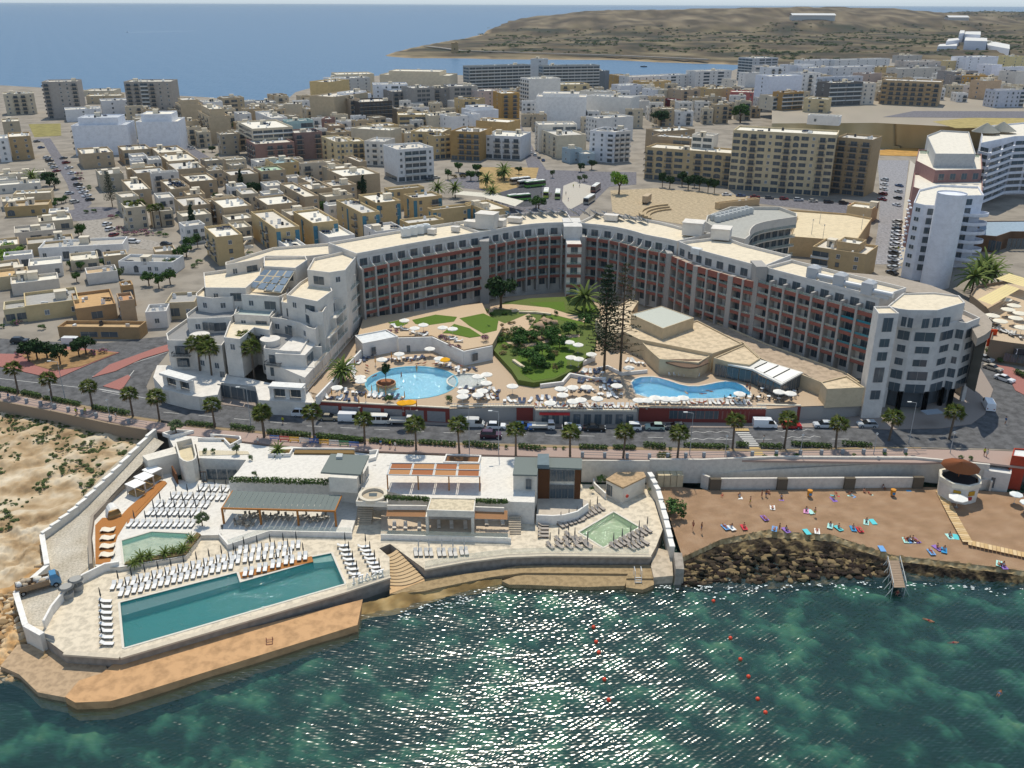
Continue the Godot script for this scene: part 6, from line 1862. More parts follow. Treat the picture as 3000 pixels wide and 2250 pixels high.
	for i in n:
		var s := mb()
		s.quad(r3.lerp(r2,(i + 0.03) / n),r3.lerp(r2,(i + 0.97) / n),r0.lerp(r1,(i + 0.97) / n),r0.lerp(r1,(i + 0.03) / n))
		obj(s,"roof_panel",slate,re)
	ro.bar(r3 - V(0,0.12,0),r2 - V(0,0.12,0),0.25,0.3); ro.bar(r2 - V(0,0.12,0),r1 - V(0,0.12,0),0.2,0.25); ro.bar(r3 - V(0,0.12,0),r0 - V(0,0.12,0),0.2,0.25)
	obj(ro,"roof_beam",wood,re)
	slab(re,[-51.4,-134.2,-48.7,-130.8,-42.7,-135.2,-28.2,-134.8,-28.1,-142.8,-32.4,-151.1,-54.3,-151.2],-4.5,-3.6,pale,"terrace_floor")
	for i in 4:
		var p := r3.lerp(r2,i / 3.0)
		var s := mb()
		s.box(V(p.x,-2.1,p.z),V(0.32,3.4,0.32))
		obj(s,"post",wood,re)
	panel(re,V(-52.6,-3.6,-147.7),V(-31.9,-3.6,-146.2),-3.6,-0.2,hexm("a39a8c"),"back_wall",0.2)
	low_wall([V(-51.2,-3.4,-133.8),V(-48.6,-3.4,-130.4),V(-42.6,-3.4,-134.8),V(-28.1,-3.4,-134.3)],-4.4,-3.35,0.25,cap,"low white wall of the pergola restaurant terrace","terrace_wall")
	glass_line(re,[V(-48.6,-3.3,-130.3),V(-42.6,-3.3,-134.7),V(-28.1,-3.3,-134.3)],0.9)
	for p in row3([-48.1,-139.1,-46.6,-139.7,-44.4,-139,-42.5,-139.3,-40.4,-139,-37.7,-139,-35.6,-138.4,-34,-139,-46.8,-136.6,-48.6,-137.2]):
		var t := thing("dining_table","table with chairs in the shade of the pergola restaurant","table",V(p.x,-3.6,p.y),rnd(0,6),"restaurant tables")
		put(kit["table"],"table_top",t,Transform3D.IDENTITY,mat(Color("b9a890"),0.6))
		for a in 4: put(kit["chair"],"chair",t,Transform3D(yb(TAU * a / 4 + PI),V(sin(TAU * a / 4),0,cos(TAU * a / 4)) * 0.85),mat(Color("8d8478"),0.8))
	var wst := thing("stone_steps","short pale steps between the olive tree and the pergola restaurant","steps")
	for i in 5: slab(wst,[-54.4,-138.8,-51.7,-138.2,-51.3,-134.7,-54,-135.4],-4.5,-4.3 + 0.12 * i,hexm("d8d0c0"),"step") if i == 4 else null
	tree("olive",V(-55,-3.6,-136.6),2.8,2.8,"small olive tree beside the restaurant steps")
	# slate roofed kiosk
	var ki := thing("plaza_kiosk","small white kiosk with a grey slate hip roof on the plaza","building")
	slab(ki,[-34.4,-151.3,-27,-150.7,-27.5,-143.2,-34.9,-144],3.0,3.3,slate,"roof")
	slab(ki,[-33.4,-147.8,-27.8,-147.4,-28,-142.1,-33.2,-142.7],0,3.02,stucco,"wall")
	ribbon(ki,V(-33.4,1.7,-144.5),V(-27.5,1.7,-144.1),1.8,3,"window",0.9)
	ribbon(ki,V(-27.4,1.7,-144.1),V(-26.9,1.7,-148.1),1.8,2,"window",0.9)
	slab(ki,[-33,-149.1,-31.8,-149.1,-31.9,-150.4,-33,-150.6],3.2,3.8,hexm("b9bcb8"),"roof_unit")
	# timber pergola
	var pe := thing("timber_pergola","timber louvred pergola with a steel frame on the plaza","pergola")
	var p0 := V(-22.5,3.2,-147.6)
	var p1 := V(-5.8,3.2,-147.5)
	var p2 := V(-5.8,3,-142.9)
	var p3 := V(-22.7,3,-143.5)
	for i in 4:
		for j in 14:
			var s := mb()
			var u0 := (i + 0.05) / 4.0
			var u1 := (i + 0.95) / 4.0
			var w := (j + 0.5) / 14.0
			s.bar(p3.lerp(p2,u0).lerp(p0.lerp(p1,u0),w),p3.lerp(p2,u1).lerp(p0.lerp(p1,u1),w),0.34,0.05)
			obj(s,"slat",hexm("b0714a" if (i + j / 7) % 2 else "c48f60",0.8,"fine",0.8),pe)
	var fr := mb()
	for i in 5: fr.bar(p3.lerp(p2,i / 4.0) + V(0,0.1,0),p0.lerp(p1,i / 4.0) + V(0,0.1,0),0.14,0.16)
	for w in [0.0,0.5,1.0]: fr.bar(p3.lerp(p0,w) + V(0,0.11,0),p2.lerp(p1,w) + V(0,0.11,0),0.14,0.16)
	obj(fr,"steel_frame",mat(Color("aeb4b6"),0.5),pe)
	for i in 4:
		var s := mb()
		var p := p3.lerp(p2,i / 3.0)
		s.box(V(p.x,1.55,p.z),V(0.22,3.0,0.22))
		obj(s,"post",wood,pe)
	# main club front
	var cl := thing("beach_club","white beach club front with deep shaded loggias and glass rails","building")
	vol(cl,[-27.7,-138.2,-21.9,-137.9,-22.8,-142.4,-27.5,-143.2],-0.4,0.6,stucco,hexm("b9ab94"),0.3,"porch_roof_edge","porch_roof")
	var oc := mb()
	var ocp := ring(V(-25,0.7,-140.5),2.6,2.6,24)
	for part in holed(ocp,[ring(V(-25,0.7,-140.5),2.0,2.0,24)]): oc.prism(part,0.2,0.85)
	obj(oc,"round_skylight",hexm("d5cbb8"),cl)
	slab(cl,[-25.7,-140.5,-24.3,-140.5,-24.4,-141.6,-25.9,-141.6],0.3,0.36,dark,"skylight_glass")
	for k in [V(-29.2,-4.4,-145.8),V(-26.4,-4.4,-145.5),V(-23.8,-4.4,-145.4)]:
		var s := mb()
		s.box(V(k.x,-2.2,k.z - 7.2),V(0.6,4.6,0.6))
		obj(s,"column",stucco,cl)
	# recess floor and walls
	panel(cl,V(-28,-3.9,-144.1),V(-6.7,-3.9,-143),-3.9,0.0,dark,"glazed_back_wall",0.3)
	slab(cl,[-23,-134.4,-1.3,-133.5] + [-0.3,-133.2,-0.3,-142.4] + [-24,-142.6],-4.5,-3.9,hexm("cbb9a2"),"terrace_floor")
	low_wall([V(-22.9,-3.6,-133.8),V(-1.3,-3.6,-132.9),V(-0.2,-3.6,-132.7)],-4.5,-3.4,0.25,cap,"long low white wall in front of the beach club loggias","terrace_wall")
	glass_line(cl,[V(-22.8,-3.4,-133.6),V(-15,-3.4,-133.3),V(-6.4,-3.4,-132.9),V(-1.3,-3.4,-132.7),V(-0.3,-3.4,-132.6)],1.0)
	vol(cl,[-14.8,-135.2,-6.5,-134.8,-6.4,-139.3,-14.5,-139.6],-0.6,0.7,stucco,hexm("d0c2a6",0.95,"patch",0.3),0.15,"canopy_edge","canopy_roof")
	for k in [V(-14.8,-3.9,-135.7),V(-6.8,-3.9,-135.5)]:
		var s := mb()
		s.box(V(k.x,-2.2,k.z),V(0.5,3.4,1.6))
		obj(s,"pier",stucco,cl)
	for k in [[V(-22,-0.4,-137.6),V(-15.3,-0.4,-137.5),V(-15,-0.9,-135.5),V(-22.1,-0.9,-135.7)],[V(-6.4,-0.4,-137.1),V(-0.7,-0.4,-136.9),V(-0.7,-0.9,-134.7),V(-6.5,-0.9,-135)]]:
		for j in 9:
			var s := mb()
			s.bar(k[0].lerp(k[3],(j + 0.5) / 9.0),k[1].lerp(k[2],(j + 0.5) / 9.0),0.26,0.06)
			obj(s,"awning_slat",hexm("b88a62",0.8,"fine",0.8),cl)
	panel(cl,V(-22,-0.2,-137.4),V(-15,-0.2,-137.3),-0.6,0.4,stucco,"fascia",0.2)
	panel(cl,V(-6.4,-0.2,-137),V(-1.3,-0.2,-136.7),-0.6,0.4,stucco,"fascia",0.2)
	for p in row3([-20.9,-137,-18.9,-136.8,-16.4,-136.6,-13,-137.3,-10.7,-137.1,-8.2,-137,-4.5,-138.3,-1.6,-138.3]): lounger(V(p.x,-3.9,p.y),0.1,"cfc6b8","d5ccbe","cream day lounger behind the glass rail of the club loggia","club loggia loungers")
	for k in [[V(-26.7,-4.4,-138.7),2.8],[V(0.6,-4.4,-135.6),2.2]]:
		var sg := thing("side_steps","narrow stone steps up to the %s" % ["round skylight porch" if k[1] > 2.5 else "roof terrace at the tiled corner"],"steps")
		for i in 8:
			var s := mb()
			s.box(k[0] + V(0,0.12 * (i + 1),-0.38 * i),V(k[1],0.24 * (i + 1),0.4))
			obj(s,"step",hexm("b9ac98"),sg)
	# timber and glass building
	var tb := thing("timber_glass_building","slate roofed building with brown timber cladding and tall glass","building")
	slab(tb,[0.6,-149.7,13.2,-149.3,12.9,-145.2,4.9,-145.8,4.6,-142.7,0.2,-142.9],3.3,3.6,slate,"roof")
	slab(tb,[4.9,-149.9,7,-149.9,6.9,-145.4,4.7,-145.5],3.4,4.2,hexm("6f7c80"),"roof_hatch")
	slab(tb,[0.3,-143.4,4.6,-143.1,4.9,-146.2,12.7,-145.7,12.9,-148.3,0.7,-149.1],-4.4,3.32,stucco,"wall")
	var ta := V(4.9,3.3,-145.8)
	var tbb := V(12.8,3.3,-145.7)
	ta.z += 0.06
	tbb.z += 0.06
	for i in 22: panel(tb,ta,ta.lerp(tbb,0.27),-3.0 + i * 0.28,-3.0 + i * 0.28 + 0.24,dwood,"cladding_board",0.1)
	for i in 22: panel(tb,ta.lerp(tbb,0.86),tbb,-3.0 + i * 0.28,-3.0 + i * 0.28 + 0.24,dwood,"cladding_board",0.1)
	for k in [[1.8,2.4],[-1.5,2.9]]: ribbon(tb,V(ta.x,k[0],ta.z).lerp(V(tbb.x,k[0],tbb.z),0.28),V(ta.x,k[0],ta.z).lerp(V(tbb.x,k[0],tbb.z),0.85),k[1],4,"glass_wall",0.97)
	ribbon(tb,V(2.5,1.6,-142.9),V(3.7,1.6,-142.8),2.2,1,"door")
	slab(tb,[4.8,-145.8,12.9,-145.7,14.3,-144.8,14.2,-143.4,11.9,-140.5,9.5,-139.5,7.4,-139.2,4.6,-139.5],-4.5,-3.0,hexm("bfb4a4"),"terrace_floor")
	low_wall([V(14.1,-2.6,-143),V(11.9,-2.6,-140.3),V(9.5,-2.6,-139.1),V(7.4,-2.6,-138.8),V(4.6,-2.6,-139)],-4.5,-2.5,0.3,cap,"white rounded balcony wall below the timber building","curved_wall")
	# garden pavilion with a tan roof
	var gp := thing("pool_pavilion","small white pavilion with a sloping tan roof beside the green pool","building")
	slab(gp,[18,-149.3,20.8,-146.2,25.6,-150.5,25.4,-152.2,20.3,-152.1],-4.5,-1.25,stucco,"wall")
	slab(gp,[17.9,-149.4,20.8,-146.2,25.7,-150.5,25.5,-152.3,20.3,-152.2],-1.2,-0.9,hexm("b59a78",0.95,"patch",0.3),"roof")
	ribbon(gp,V(18.1,-2.9,-149.2),V(20.3,-2.9,-147),2.4,3,"glass_door",0.95)
	var rg := mb()
	rg.cone(V(21.5,-2.6,-146.2) + V(0.1,0,0.2),V(21.5,-2.6,-146.2) + V(0.18,0,0.32),0.35,0.35,12)
	obj(rg,"life_ring",mat(Color("b3392c"),0.6),gp)
	low_wall([V(13.7,0.6,-154.6),V(26.7,0.6,-154.5)],-4.4,0.4,0.35,hexm("cfc9bd",0.9,"wall",0.1),"tall pale back wall behind the small pavilion","back_wall")
	low_wall([V(16,-3.2,-153.8),V(16.1,-3.2,-151.9),V(17.8,-3.2,-148.2)],-4.4,-3.2,0.3,cap,"white planter wall beside the small pavilion","planter_wall")
	shrub("shrub",V(17.4,-3.4,-152.3),2.2,2.6,"large round shrub in the planter by the small pavilion")
	shrub("shrub",V(26.8,-4,-149.8),1.6,1.6,"shrub in the white box planter by the beach wall")
	shrub("shrub",V(15.4,-4,-150.2),1.2,1.4,"small shrub in the planter under the timber building")
	block_wall([V(26.6,-0.9,-152.3),V(27.6,-2,-147.1),V(27.7,-2.8,-137.9),V(27.6,-3.6,-130.2)],9,-6.5,0.8,stucco,cap,"stepped white boundary wall between the beach and the green pool")
	low_wall([V(28.4,-3.9,-129.2),V(28,-5.5,-125)],-8,-3.9,1.4,conc,"thick concrete wall end standing in the sea","sea_wall_end")
	slab(d,[25.1,-133.5,27.9,-132,27,-124.9,23.7,-124.4,23.7,-127.6],-9,-5.6,hexm("bfb09a",0.95,"patch",0.2),"lower_slab")
	lido_life()
func lido_life() -> void:
	rng.seed = 5
	# [row ends,count,level,turn,frame,cloth,label,parasol every n]
	var dk := "2f3133"
	var wg := "white sun loungers of the beach club"
	var rows := [
		[[-63.4,-119.5,-47.1,-127.7],10,-4.4,0.15,"white padded lounger in the long back row above the teal pool",1],
		[[-61.4,-117.7,-47.1,-125],9,-4.4,0.15,"white padded lounger in the front row along the shallow pool strip",1],
		[[-43.2,-123.1,-35.3,-127.6],5,-4.28,0.15,"white padded lounger on the timber strip at the teal pool",1],
		[[-45.9,-129.6,-37.3,-131.2],5,-4.4,0.15,"white padded lounger in the top row near the restaurant terrace wall",1],
		[[-46.4,-126.6,-38.2,-129],5,-4.4,0.15,"white padded lounger in the middle row above the timber strip",1]]
	for r in rows:
		for p in row_of(V(r[0][0],r[2],r[0][1]),V(r[0][2],r[2],r[0][3]),r[1]):
			for k in [-0.48,0.48]: lounger(p + V(k,0,k * -0.25),r[3] + PI * 0.0,dk,"e3e1dc",r[4],wg)
			parasol(p + V(0,0,-0.9),"3d4042",false,"folded dark parasol standing between white loungers by the teal pool","folded dark parasols")
	var slabm := mb()
	slabm.prism(pv([-44.8,-123.5,-33.9,-128.3,-33.3,-126.7,-44.1,-121.9]),-4.42,-4.29)
	var ts := obj(slabm,"timber_strip",hexm("b57a42",0.8,"fine",0.6))
	tag(ts,"orange timber strip under loungers at the teal pool edge","decking")
	for i in 8:
		lounger(V(-63.5,-4.4,-115.4).lerp(V(-59,-4.4,-105.3),i / 7.0),PI / 2,dk,"e3e1dc","white padded lounger in the single file at the teal pool's end",wg)
		if i % 2 == 0: parasol(V(-64.3,-4.4,-115.8).lerp(V(-59.7,-4.4,-105.5),i / 7.0),"3d4042",false,"folded dark parasol in the single file at the teal pool's end","folded dark parasols")
	for j in 2:
		for i in 7:
			var p := (V(-29.1,-4.4,-131.2).lerp(V(-25.7,-4.4,-122.8),i / 6.0)) if j == 0 else (V(-25.5,-4.4,-130.9).lerp(V(-22.1,-4.4,-123.5),i / 6.0))
			lounger(p,PI / 2 + 0.2,dk,"e3e1dc","white padded lounger in the two columns between teal pool and curved steps",wg)
			if i % 2 == 0: parasol(p + V(0.3,0,-0.7),"3d4042",false,"folded dark parasol between teal pool and curved steps","folded dark parasols")
	# upper terrace rows
	for r in [[[-67.4,-136.7,-57.3,-136.7],6],[[-65.4,-140.6,-57.6,-140.5],5],[[-65.2,-143.4,-56.8,-143.3],5],[[-63.3,-146.4,-54.5,-146],5],[[-59.1,-149.5,-54.7,-149.1],3]]:
		for p in row_of(V(r[0][0],-3.6,r[0][1]),V(r[0][2],-3.6,r[0][3]),r[1]):
			for k in [-0.48,0.48]: lounger(p + V(k,0,0),-0.1,dk,"e3e1dc","white padded lounger on the terrace above the wading pool",wg)
			parasol(p + V(0,0,-0.9),"4a4d50",false,"folded grey parasol on the terrace above the wading pool","folded grey parasols")
	# grey loungers right
	var gg := "taupe sun loungers round the green pool"
	for r in [[[8.9,-138.2,12.7,-140.6],6,0.5],[[13,-141.2,16.7,-144.3],6,0.5],[[6.7,-131.4,13.2,-131.4],5,0.6],[[8.3,-133.2,12.5,-132.9],4,0.6],[[10.1,-134.7,13.3,-132.1],3,0.6],[[17.7,-131.3,24.3,-136.7],9,0.6],[[20.7,-131.1,23.2,-132.8],4,0.6]]:
		var i := 0
		for p in row_of(V(r[0][0],-4.4,r[0][1]),V(r[0][2],-4.4,r[0][3]),r[1]):
			lounger(p,r[2] + rnd(-0.1,0.1),"4a443e","a39a90","taupe lounger beside the small green pool",gg)
			if i % 2 == 0: parasol(p + V(0,0,-0.8),"6d6a66",false,"folded taupe parasol beside the small green pool","folded taupe parasols")
			i += 1
	for i in 5: lounger(V(5.8,-4.4,-139.3).lerp(V(5.6,-4.4,-134.5),i / 4.0),PI / 2,"4a443e","a39a90","taupe lounger in the column under the rounded balcony wall",gg)
	for p in row3([-16.3,-129.1,-14.5,-129.1,-12.3,-129.1,-10.4,-129.1,-8.5,-129.5]):
		lounger(V(p.x,-4.4,p.y),0.2,"4a443e","c9c4bb","pale lounger on the deck strip above the curved sea wall","deck strip loungers")
		lounger(V(p.x + 0.8,-4.4,p.y),0.2,"4a443e","c9c4bb","pale lounger on the deck strip above the curved sea wall","deck strip loungers")
		parasol(V(p.x + 0.4,-4.4,p.y - 0.9),"b9b9b6",false,"folded pale parasol above the curved sea wall","folded pale parasols")
	# letters on the deck corner,read from the sea
	var la := V(-21,-3.9,-122.8)
	var lb := V(-26.2,-3.9,-120.3)
	var sg := thing("deck_letters","row of large white standing letters facing the sea on the deck corner","sign")
	var word := "ESABI"
	var dd := (lb - la).normalized()
	for i in 5:
		var tm := TextMesh.new()
		var fo := SystemFont.new()
		fo.font_names = PackedStringArray(["Droid Serif"])
		tm.font = fo
		tm.font_size = 64
		tm.pixel_size = 0.028
		tm.depth = 0.25
		tm.text = word[i]
		var p := la.lerp(lb,(i + 0.3) / 5.0)
		var z := V(-dd.z,0,dd.x)
		if z.z < 0: z = -z
		put(tm,"letter",sg,Transform3D(Basis(Vector3.UP.cross(-z),Vector3.UP,-z) * yb(PI) if false else Basis(dd,Vector3.UP,dd.cross(Vector3.UP)),V(p.x,-3.75,p.z)),mat(Color("eceae6"),0.6))
	# sea ladder and the beach jetty
	var ld := thing("sea_ladder","rusty sea ladder at the edge of the quay","ladder",V(-35.9,-5.8,-107.1),0.2)
	var lm := mb()
	for x in [-0.45,0.45]:
		lm.bar(V(x,0,-1.4),V(x,0.9,-0.8),0.07,0.07); lm.bar(V(x,0.9,-0.8),V(x,-1.6,0.9),0.08,0.08)
	obj(lm,"rails",mat(Color("8f5a4a"),0.7),ld)
	for i in 8:
		var s := mb()
		s.bar(V(-0.45,0.6 - 0.28 * i,-0.6 + 0.19 * i),V(0.45,0.6 - 0.28 * i,-0.6 + 0.19 * i),0.12,0.06)
		obj(s,"rung",mat(Color("9a6a55"),0.7),ld)
	var ld2 := thing("sea_ladder","white bathing ladder at the end of the concrete ledges","ladder",V(21.1,-6.2,-124.5),0.0)
	var lm2 := mb()
	for x in [-0.55,0.55]:
		lm2.bar(V(x,0,-1.2),V(x,1.9,-1.2),0.07,0.07); lm2.bar(V(x,1.9,-1.2),V(x,1.9,0.2),0.07,0.07); lm2.bar(V(x,1.9,0.2),V(x,-1.2,0.9),0.07,0.07)
	for i in 5: lm2.bar(V(-0.55,0.8 - 0.4 * i,0.45 + 0.09 * i),V(0.55,0.8 - 0.4 * i,0.45 + 0.09 * i),0.1,0.05)
	obj(lm2,"frame",mat(Color("d5d8d8"),0.4),ld2)
	# rubble lorry in the yard
	var lo := thing("rubble_lorry","small lorry with a blue cab and a load of rubble sacks","lorry",V(-75.5,-4.35,-119),0.55)
	var cb := mb()
	frustum(cb,1.6,3.2,0.95,0.5,1.6,3.1,0.9,1.6); frustum(cb,1.6,3.0,0.9,1.6,1.7,2.6,0.8,2.3)
	obj(cb,"cab",paint("3f7fa8"),lo)
	var cg := mb()
	frustum(cg,2.5,3.06,0.85,1.62,2.4,2.68,0.78,2.2)
	obj(cg,"windscreen",mat(Color("15191c"),0.08),lo)
	var bd := mb()
	bd.box(V(-0.9,0.85,0),V(4.8,0.2,2.1))
	for z in [-1.05,1.05]: bd.box(V(-0.9,1.3,z),V(4.8,0.8,0.08))
	bd.box(V(-3.3,1.3,0),V(0.08,0.8,2.1))
	obj(bd,"bed",hexm("8f7a62"),lo)
	for x in [-2.4,2.3]:
		for z in [-0.9,0.9]: put(kit["wheel"],"wheel",lo,Transform3D(Basis.from_scale(V(1.3,1.3,1.6)),V(x,0.42,z)))
	for i in 12:
		var s := mb()
		s.blob(V(rnd(-3.0,1.2),rnd(1.3,1.9),rnd(-0.8,0.8)),V(rnd(0.4,0.7),rnd(0.3,0.5),rnd(0.4,0.6)),i * 3 + 1,0.8,7,5)
		obj(s,"sack",hexm(["dcdad4","cfc8ba","b5a58e"][i % 3]),lo)
	for p in row3([-70,-116.8,-69.4,-118.8]):
		var b := thing("bar_pod","grey round poolside bar pod by the curved wall","furniture",V(p.x,-4.4,p.y),0.6,"bar pods")
		var s := mb()
		s.cone(V(0,0,0),V(0,1.0,0),0.9,1.0,14); s.cone(V(0,1.9,0),V(0,2.1,0),1.2,0.9,14)
		for a in 4: s.bar(V(cos(a * 1.57) * 0.8,1,sin(a * 1.57) * 0.8),V(cos(a * 1.57) * 0.8,1.95,sin(a * 1.57) * 0.8),0.08,0.08)
		obj(s,"frame",mat(Color("9c9a94"),0.7),b)
# ---- promenade,traffic and beach
func lamp(at: Vector3,h: float,label: String,group: String,arm := true) -> void:
	var key := "lamp" + str(h) + str(arm)
	if kit.has(key):
		again(kit[key],at,0,label,group)
		return
	var o := thing("street_lamp",label,"lamp",at,0,group)
	var p := mb()
	p.cone(Vector3.ZERO,V(0,h,0),0.09,0.05,7)
	if arm: p.bar(V(0,h,0),V(-1.3,h + 0.35,0.3),0.07,0.07)
	obj(p,"pole",mat(Color("9fa3a4"),0.5),o)
	var q := mb()
	if arm: q.box(V(-1.6,h + 0.38,0.35),V(0.8,0.14,0.3))
	else:
		q.cone(V(0,h,0),V(0,h + 0.35,0),0.12,0.28,8); q.cone(V(0,h + 0.35,0),V(0,h + 0.5,0),0.32,0.06,8)
	obj(q,"lamp_head",mat(Color("d5d6d2"),0.4),o)
	kit[key] = o
func promenade() -> void:
	rng.seed = 12
	for p in row3([-112.2,-186.1,-102.7,-182.3,-91.8,-178,-81.5,-174.2,-75.1,-172.3,-62.3,-169.1,-50.8,-164.9] + [-50.8,-164.4,-40.4,-163.9,-29.7,-161.7] + [-19.1,-159.2,-10.4,-157.9,0.8,-156.8,11.5,-156.7,21.9,-156] + [32.6,-156.3,44.3,-160.2,54.8,-160.6,65.2,-160.9,77.2,-164.1,89.9,-164.9]):
		fan_palm(V(p.x,0.2,p.y),rnd(5.2,6.4),rnd(1.15,1.35),"fan palm with a shaggy crown in the promenade row","promenade palms")
	for p in row3([-72.7,-192.5,-70.7,-192.5,-61.5,-193.5,-59.2,-189.6,-69,-189.7]): fan_palm(V(p.x,0.2,p.y),rnd(9.5,11),1.5,"tall fan palm in front of the stepped hotel wing","tall hotel palms")
	var hg := "promenade hedges"
	for k in [[[-120.2,-189.3,-112.4,-186.4],"clipped low hedge by the scrubland promenade"],[[-111.2,-186,-106.2,-183.9],""],[[-105,-183.3,-95.4,-179.9],""],[[-91.7,-178,-82.6,-174.9],""],[[-68.7,-170.5,-62.5,-169.1],""],[[-58.7,-168.6,-53.7,-167.3],""],[[-50.5,-166.1,-41.4,-164.6],""],[[-40,-164.7,-30.2,-162.5],""],[[-39.7,-163.9,-30.2,-162.5],""],[[-28.9,-162.5,-19.9,-161.2],""],[[-18.8,-162,-11.3,-160.7],""],[[-9.6,-161.1,-2.7,-159.8],""],[[1.4,-160.2,5.6,-159.3],""],[[13.7,-160.1,19,-159.8],""],[[20.5,-160,24.6,-159.8],""],[[26.7,-160.8,30.7,-160],""],[[34.8,-161.1,43.4,-160.3],""],[[45.4,-161.2,47.4,-160.9],""],[[50.1,-161,54.2,-160.3],""],[[56.7,-162,64.2,-160.7],""],[[67.1,-162.1,72.4,-161.2],""]]:
		hedge(V(k[0][0],0.2,k[0][1]),V(k[0][2],0.2,k[0][3]),1.3,rnd(0.9,1.25),"clipped green hedge between the coast road and the promenade",hg)
	for p in row3([29.2,-160.4,31.7,-159.5,49.8,-156.6,52,-156.6,67.6,-157.2,73.9,-157.6,77.8,-157.1,88.4,-156.3,90,-155.9,56.1,-156.9] + [-1,-159.8,6.4,-159.6,8.6,-159.6,10.5,-159.6]): shrub("shrub",V(p.x,0.2,p.y),rnd(0.9,1.4),rnd(0.7,1.2),"small round shrub in the promenade planting","promenade shrubs")
	for p in row3([-100.2,-183.1,-54.7,-169] + [-8.5,-159.9,-2.6,-157.8] + [35.2,-157.5,80.7,-162.8]): lamp(V(p.x,0.2,p.y),9.0,"tall grey street lamp with a curved arm on the promenade","tall street lamps")
	for p in row3([-100.6,-178.1,-85.8,-172.8] + [42,-156.7,57,-157.3,71.8,-158,87.3,-158.7]): lamp(V(p.x,0.2,p.y),4.2,"short lantern lamp post at the promenade wall","lantern posts",false)
	# sea-side railing on its stone posts
	var rl := [[V(-122.5,0.2,-185.6),V(-115.4,0.2,-184),V(-100.2,0.2,-178.3),V(-85.5,0.2,-172.3),V(-76.5,0.2,-169.3)],[V(13.9,0.2,-156.5),V(27,0.2,-155.8),V(37.8,0.2,-156.5),V(57.1,0.2,-157.6),V(82.5,0.2,-158.7)]]
	for j in 2:
		var o := thing("promenade_railing",["metal railing with grey stone posts above the scrubland wall","metal railing with grey stone posts above the beach wall"][j],"railing")
		for i in rl[j].size() - 1:
			var a: Vector3 = rl[j][i]
			var b: Vector3 = rl[j][i + 1]
			var s := mb()
			for y in [0.45,0.95]: s.bar(a + V(0,y,0),b + V(0,y,0),0.07,0.07)
			obj(s,"rail",mat(Color("77797a"),0.5),o)
			var n := int(a.distance_to(b) / 5.0) + 1
			for k in n:
				var q := mb()
				q.box(a.lerp(b,float(k) / n) + V(0,0.5,0),V(0.6,1.0,0.5))
				obj(q,"post",hexm("8f959a"),o)
	low_wall([V(-137.3,0.2,-189.1),V(-122.2,0.2,-185.1),V(-114.4,0.2,-182.2),V(-99.4,0.2,-176.7),V(-84.9,0.2,-170.7),V(-76.1,0.2,-167.8)],-4.5,0.25,0.5,hexm("a3907a",0.95,"fine",0.7),"rough stone promenade wall above the rocky scrubland","promenade_wall")
	for i in 9:
		var b := thing("crowd_barrier","%s plastic barrier beside the plaza works" % ["blue","red","yellow","grey","blue","yellow","grey","green","blue"][i],"barrier",V(-48.3,0.2,-163.2).lerp(V(-29.6,0.2,-160.2),i / 9.0),-0.08,"plastic barriers")
		var s := mb()
		s.box(V(0,0.95,0),V(2.0,0.16,0.08)); s.box(V(0,0.25,0),V(2.0,0.16,0.08))
		for k in 9: s.box(V(-0.95 + 0.237 * k,0.6,0),V(0.1,0.6,0.06))
		for x in [-0.8,0.8]: s.box(V(x,0.08,0),V(0.1,0.16,0.6))
		obj(s,"panel",mat(Color(["2b5fa3","b5372f","d9a521","bfbfba","2b5fa3","d9a521","bfbfba","2f7a4f","2b5fa3"][i]),0.6),b)
	# parked and moving cars on the coast road
	var e := -0.04
	for k in [["minibus","dedfe0",V(-44.9,0.05,-175.3),PI,"white minibus parked at the red garage wall"],["sedan","a59a84",V(-39.2,0.05,-173.4),0,"beige saloon car parked by the garage doors"],["van","e2e3e4",V(-34.5,0.05,-172.8),0,"small white van parked behind a beige saloon"],["minibus","e2e0d8",V(-28.3,0.05,-171.8),0,"white minibus with a striped roof rack by the garage doors"],["van","d0d0cc",V(-8.3,0.05,-170.3),0,"large pale camper van by the grey stone wall"],["hatch","e4e5e6",V(-3.3,0.05,-169.4),0,"white hatchback parked near the grey shutter"],["suv","4a2338",V(-4.3,0.05,-165.1),0,"dark purple car driving on the coast road"],["hatch","2f62ad",V(2.3,0.05,-169.2),0,"blue hatchback parked by the red pier"],["hatch","e0e1e2",V(12.5,0.05,-168.9),0,"white hatchback parked outside the shop windows"],["sedan","17181a",V(17.3,0.05,-168.7),0,"black saloon car parked outside the shop doors"],["suv","e4e5e5",V(24.9,0.05,-169.1),PI,"white crossover car parked near the end of the shops"],["hatch","a9bdb2",V(30,0.05,-169.3),PI,"pale green hatchback parked under the red wall"],["hatch","4d5256",V(34.3,0.05,-169.5),PI,"dark grey hatchback parked under the gym windows"],["van","e4e6e8",V(53.4,0.05,-170.6),0,"white panel van parked past the zebra crossing"],["hatch","b01c26",V(59,0.05,-170.2),0,"bright red hatchback parked near the scooter"],["hatch","c3c8cc",V(65.8,0.05,-170.6),PI,"silver hatchback parked under a palm by the round tower"],["hatch","aeb3b7",V(75.2,0.05,-170.9),PI,"grey hatchback in the shadow of the round tower"],["van","e6e7e8",V(105.7,0.05,-180.9),1.35,"long white van turning at the right hand bend"],["sedan","b9b0a0",V(117.8,0.05,-203.4),-0.95,"beige saloon car beside the bar hedge"],["sedan","e4e5e6",V(117.2,0.05,-196.5),-0.95,"white saloon car coming round the bend"],["hatch","a8adb0",V(118.9,0.05,-209.6),-0.95,"silver hatchback behind the beige saloon"],["suv","1c2227",V(-128.8,0.05,-219.6),0.05,"dark pickup truck on the upper left road"],["van","e2e2de",V(-114.7,0.05,-218.9),0,"white van parked behind the roadside trees"]]:
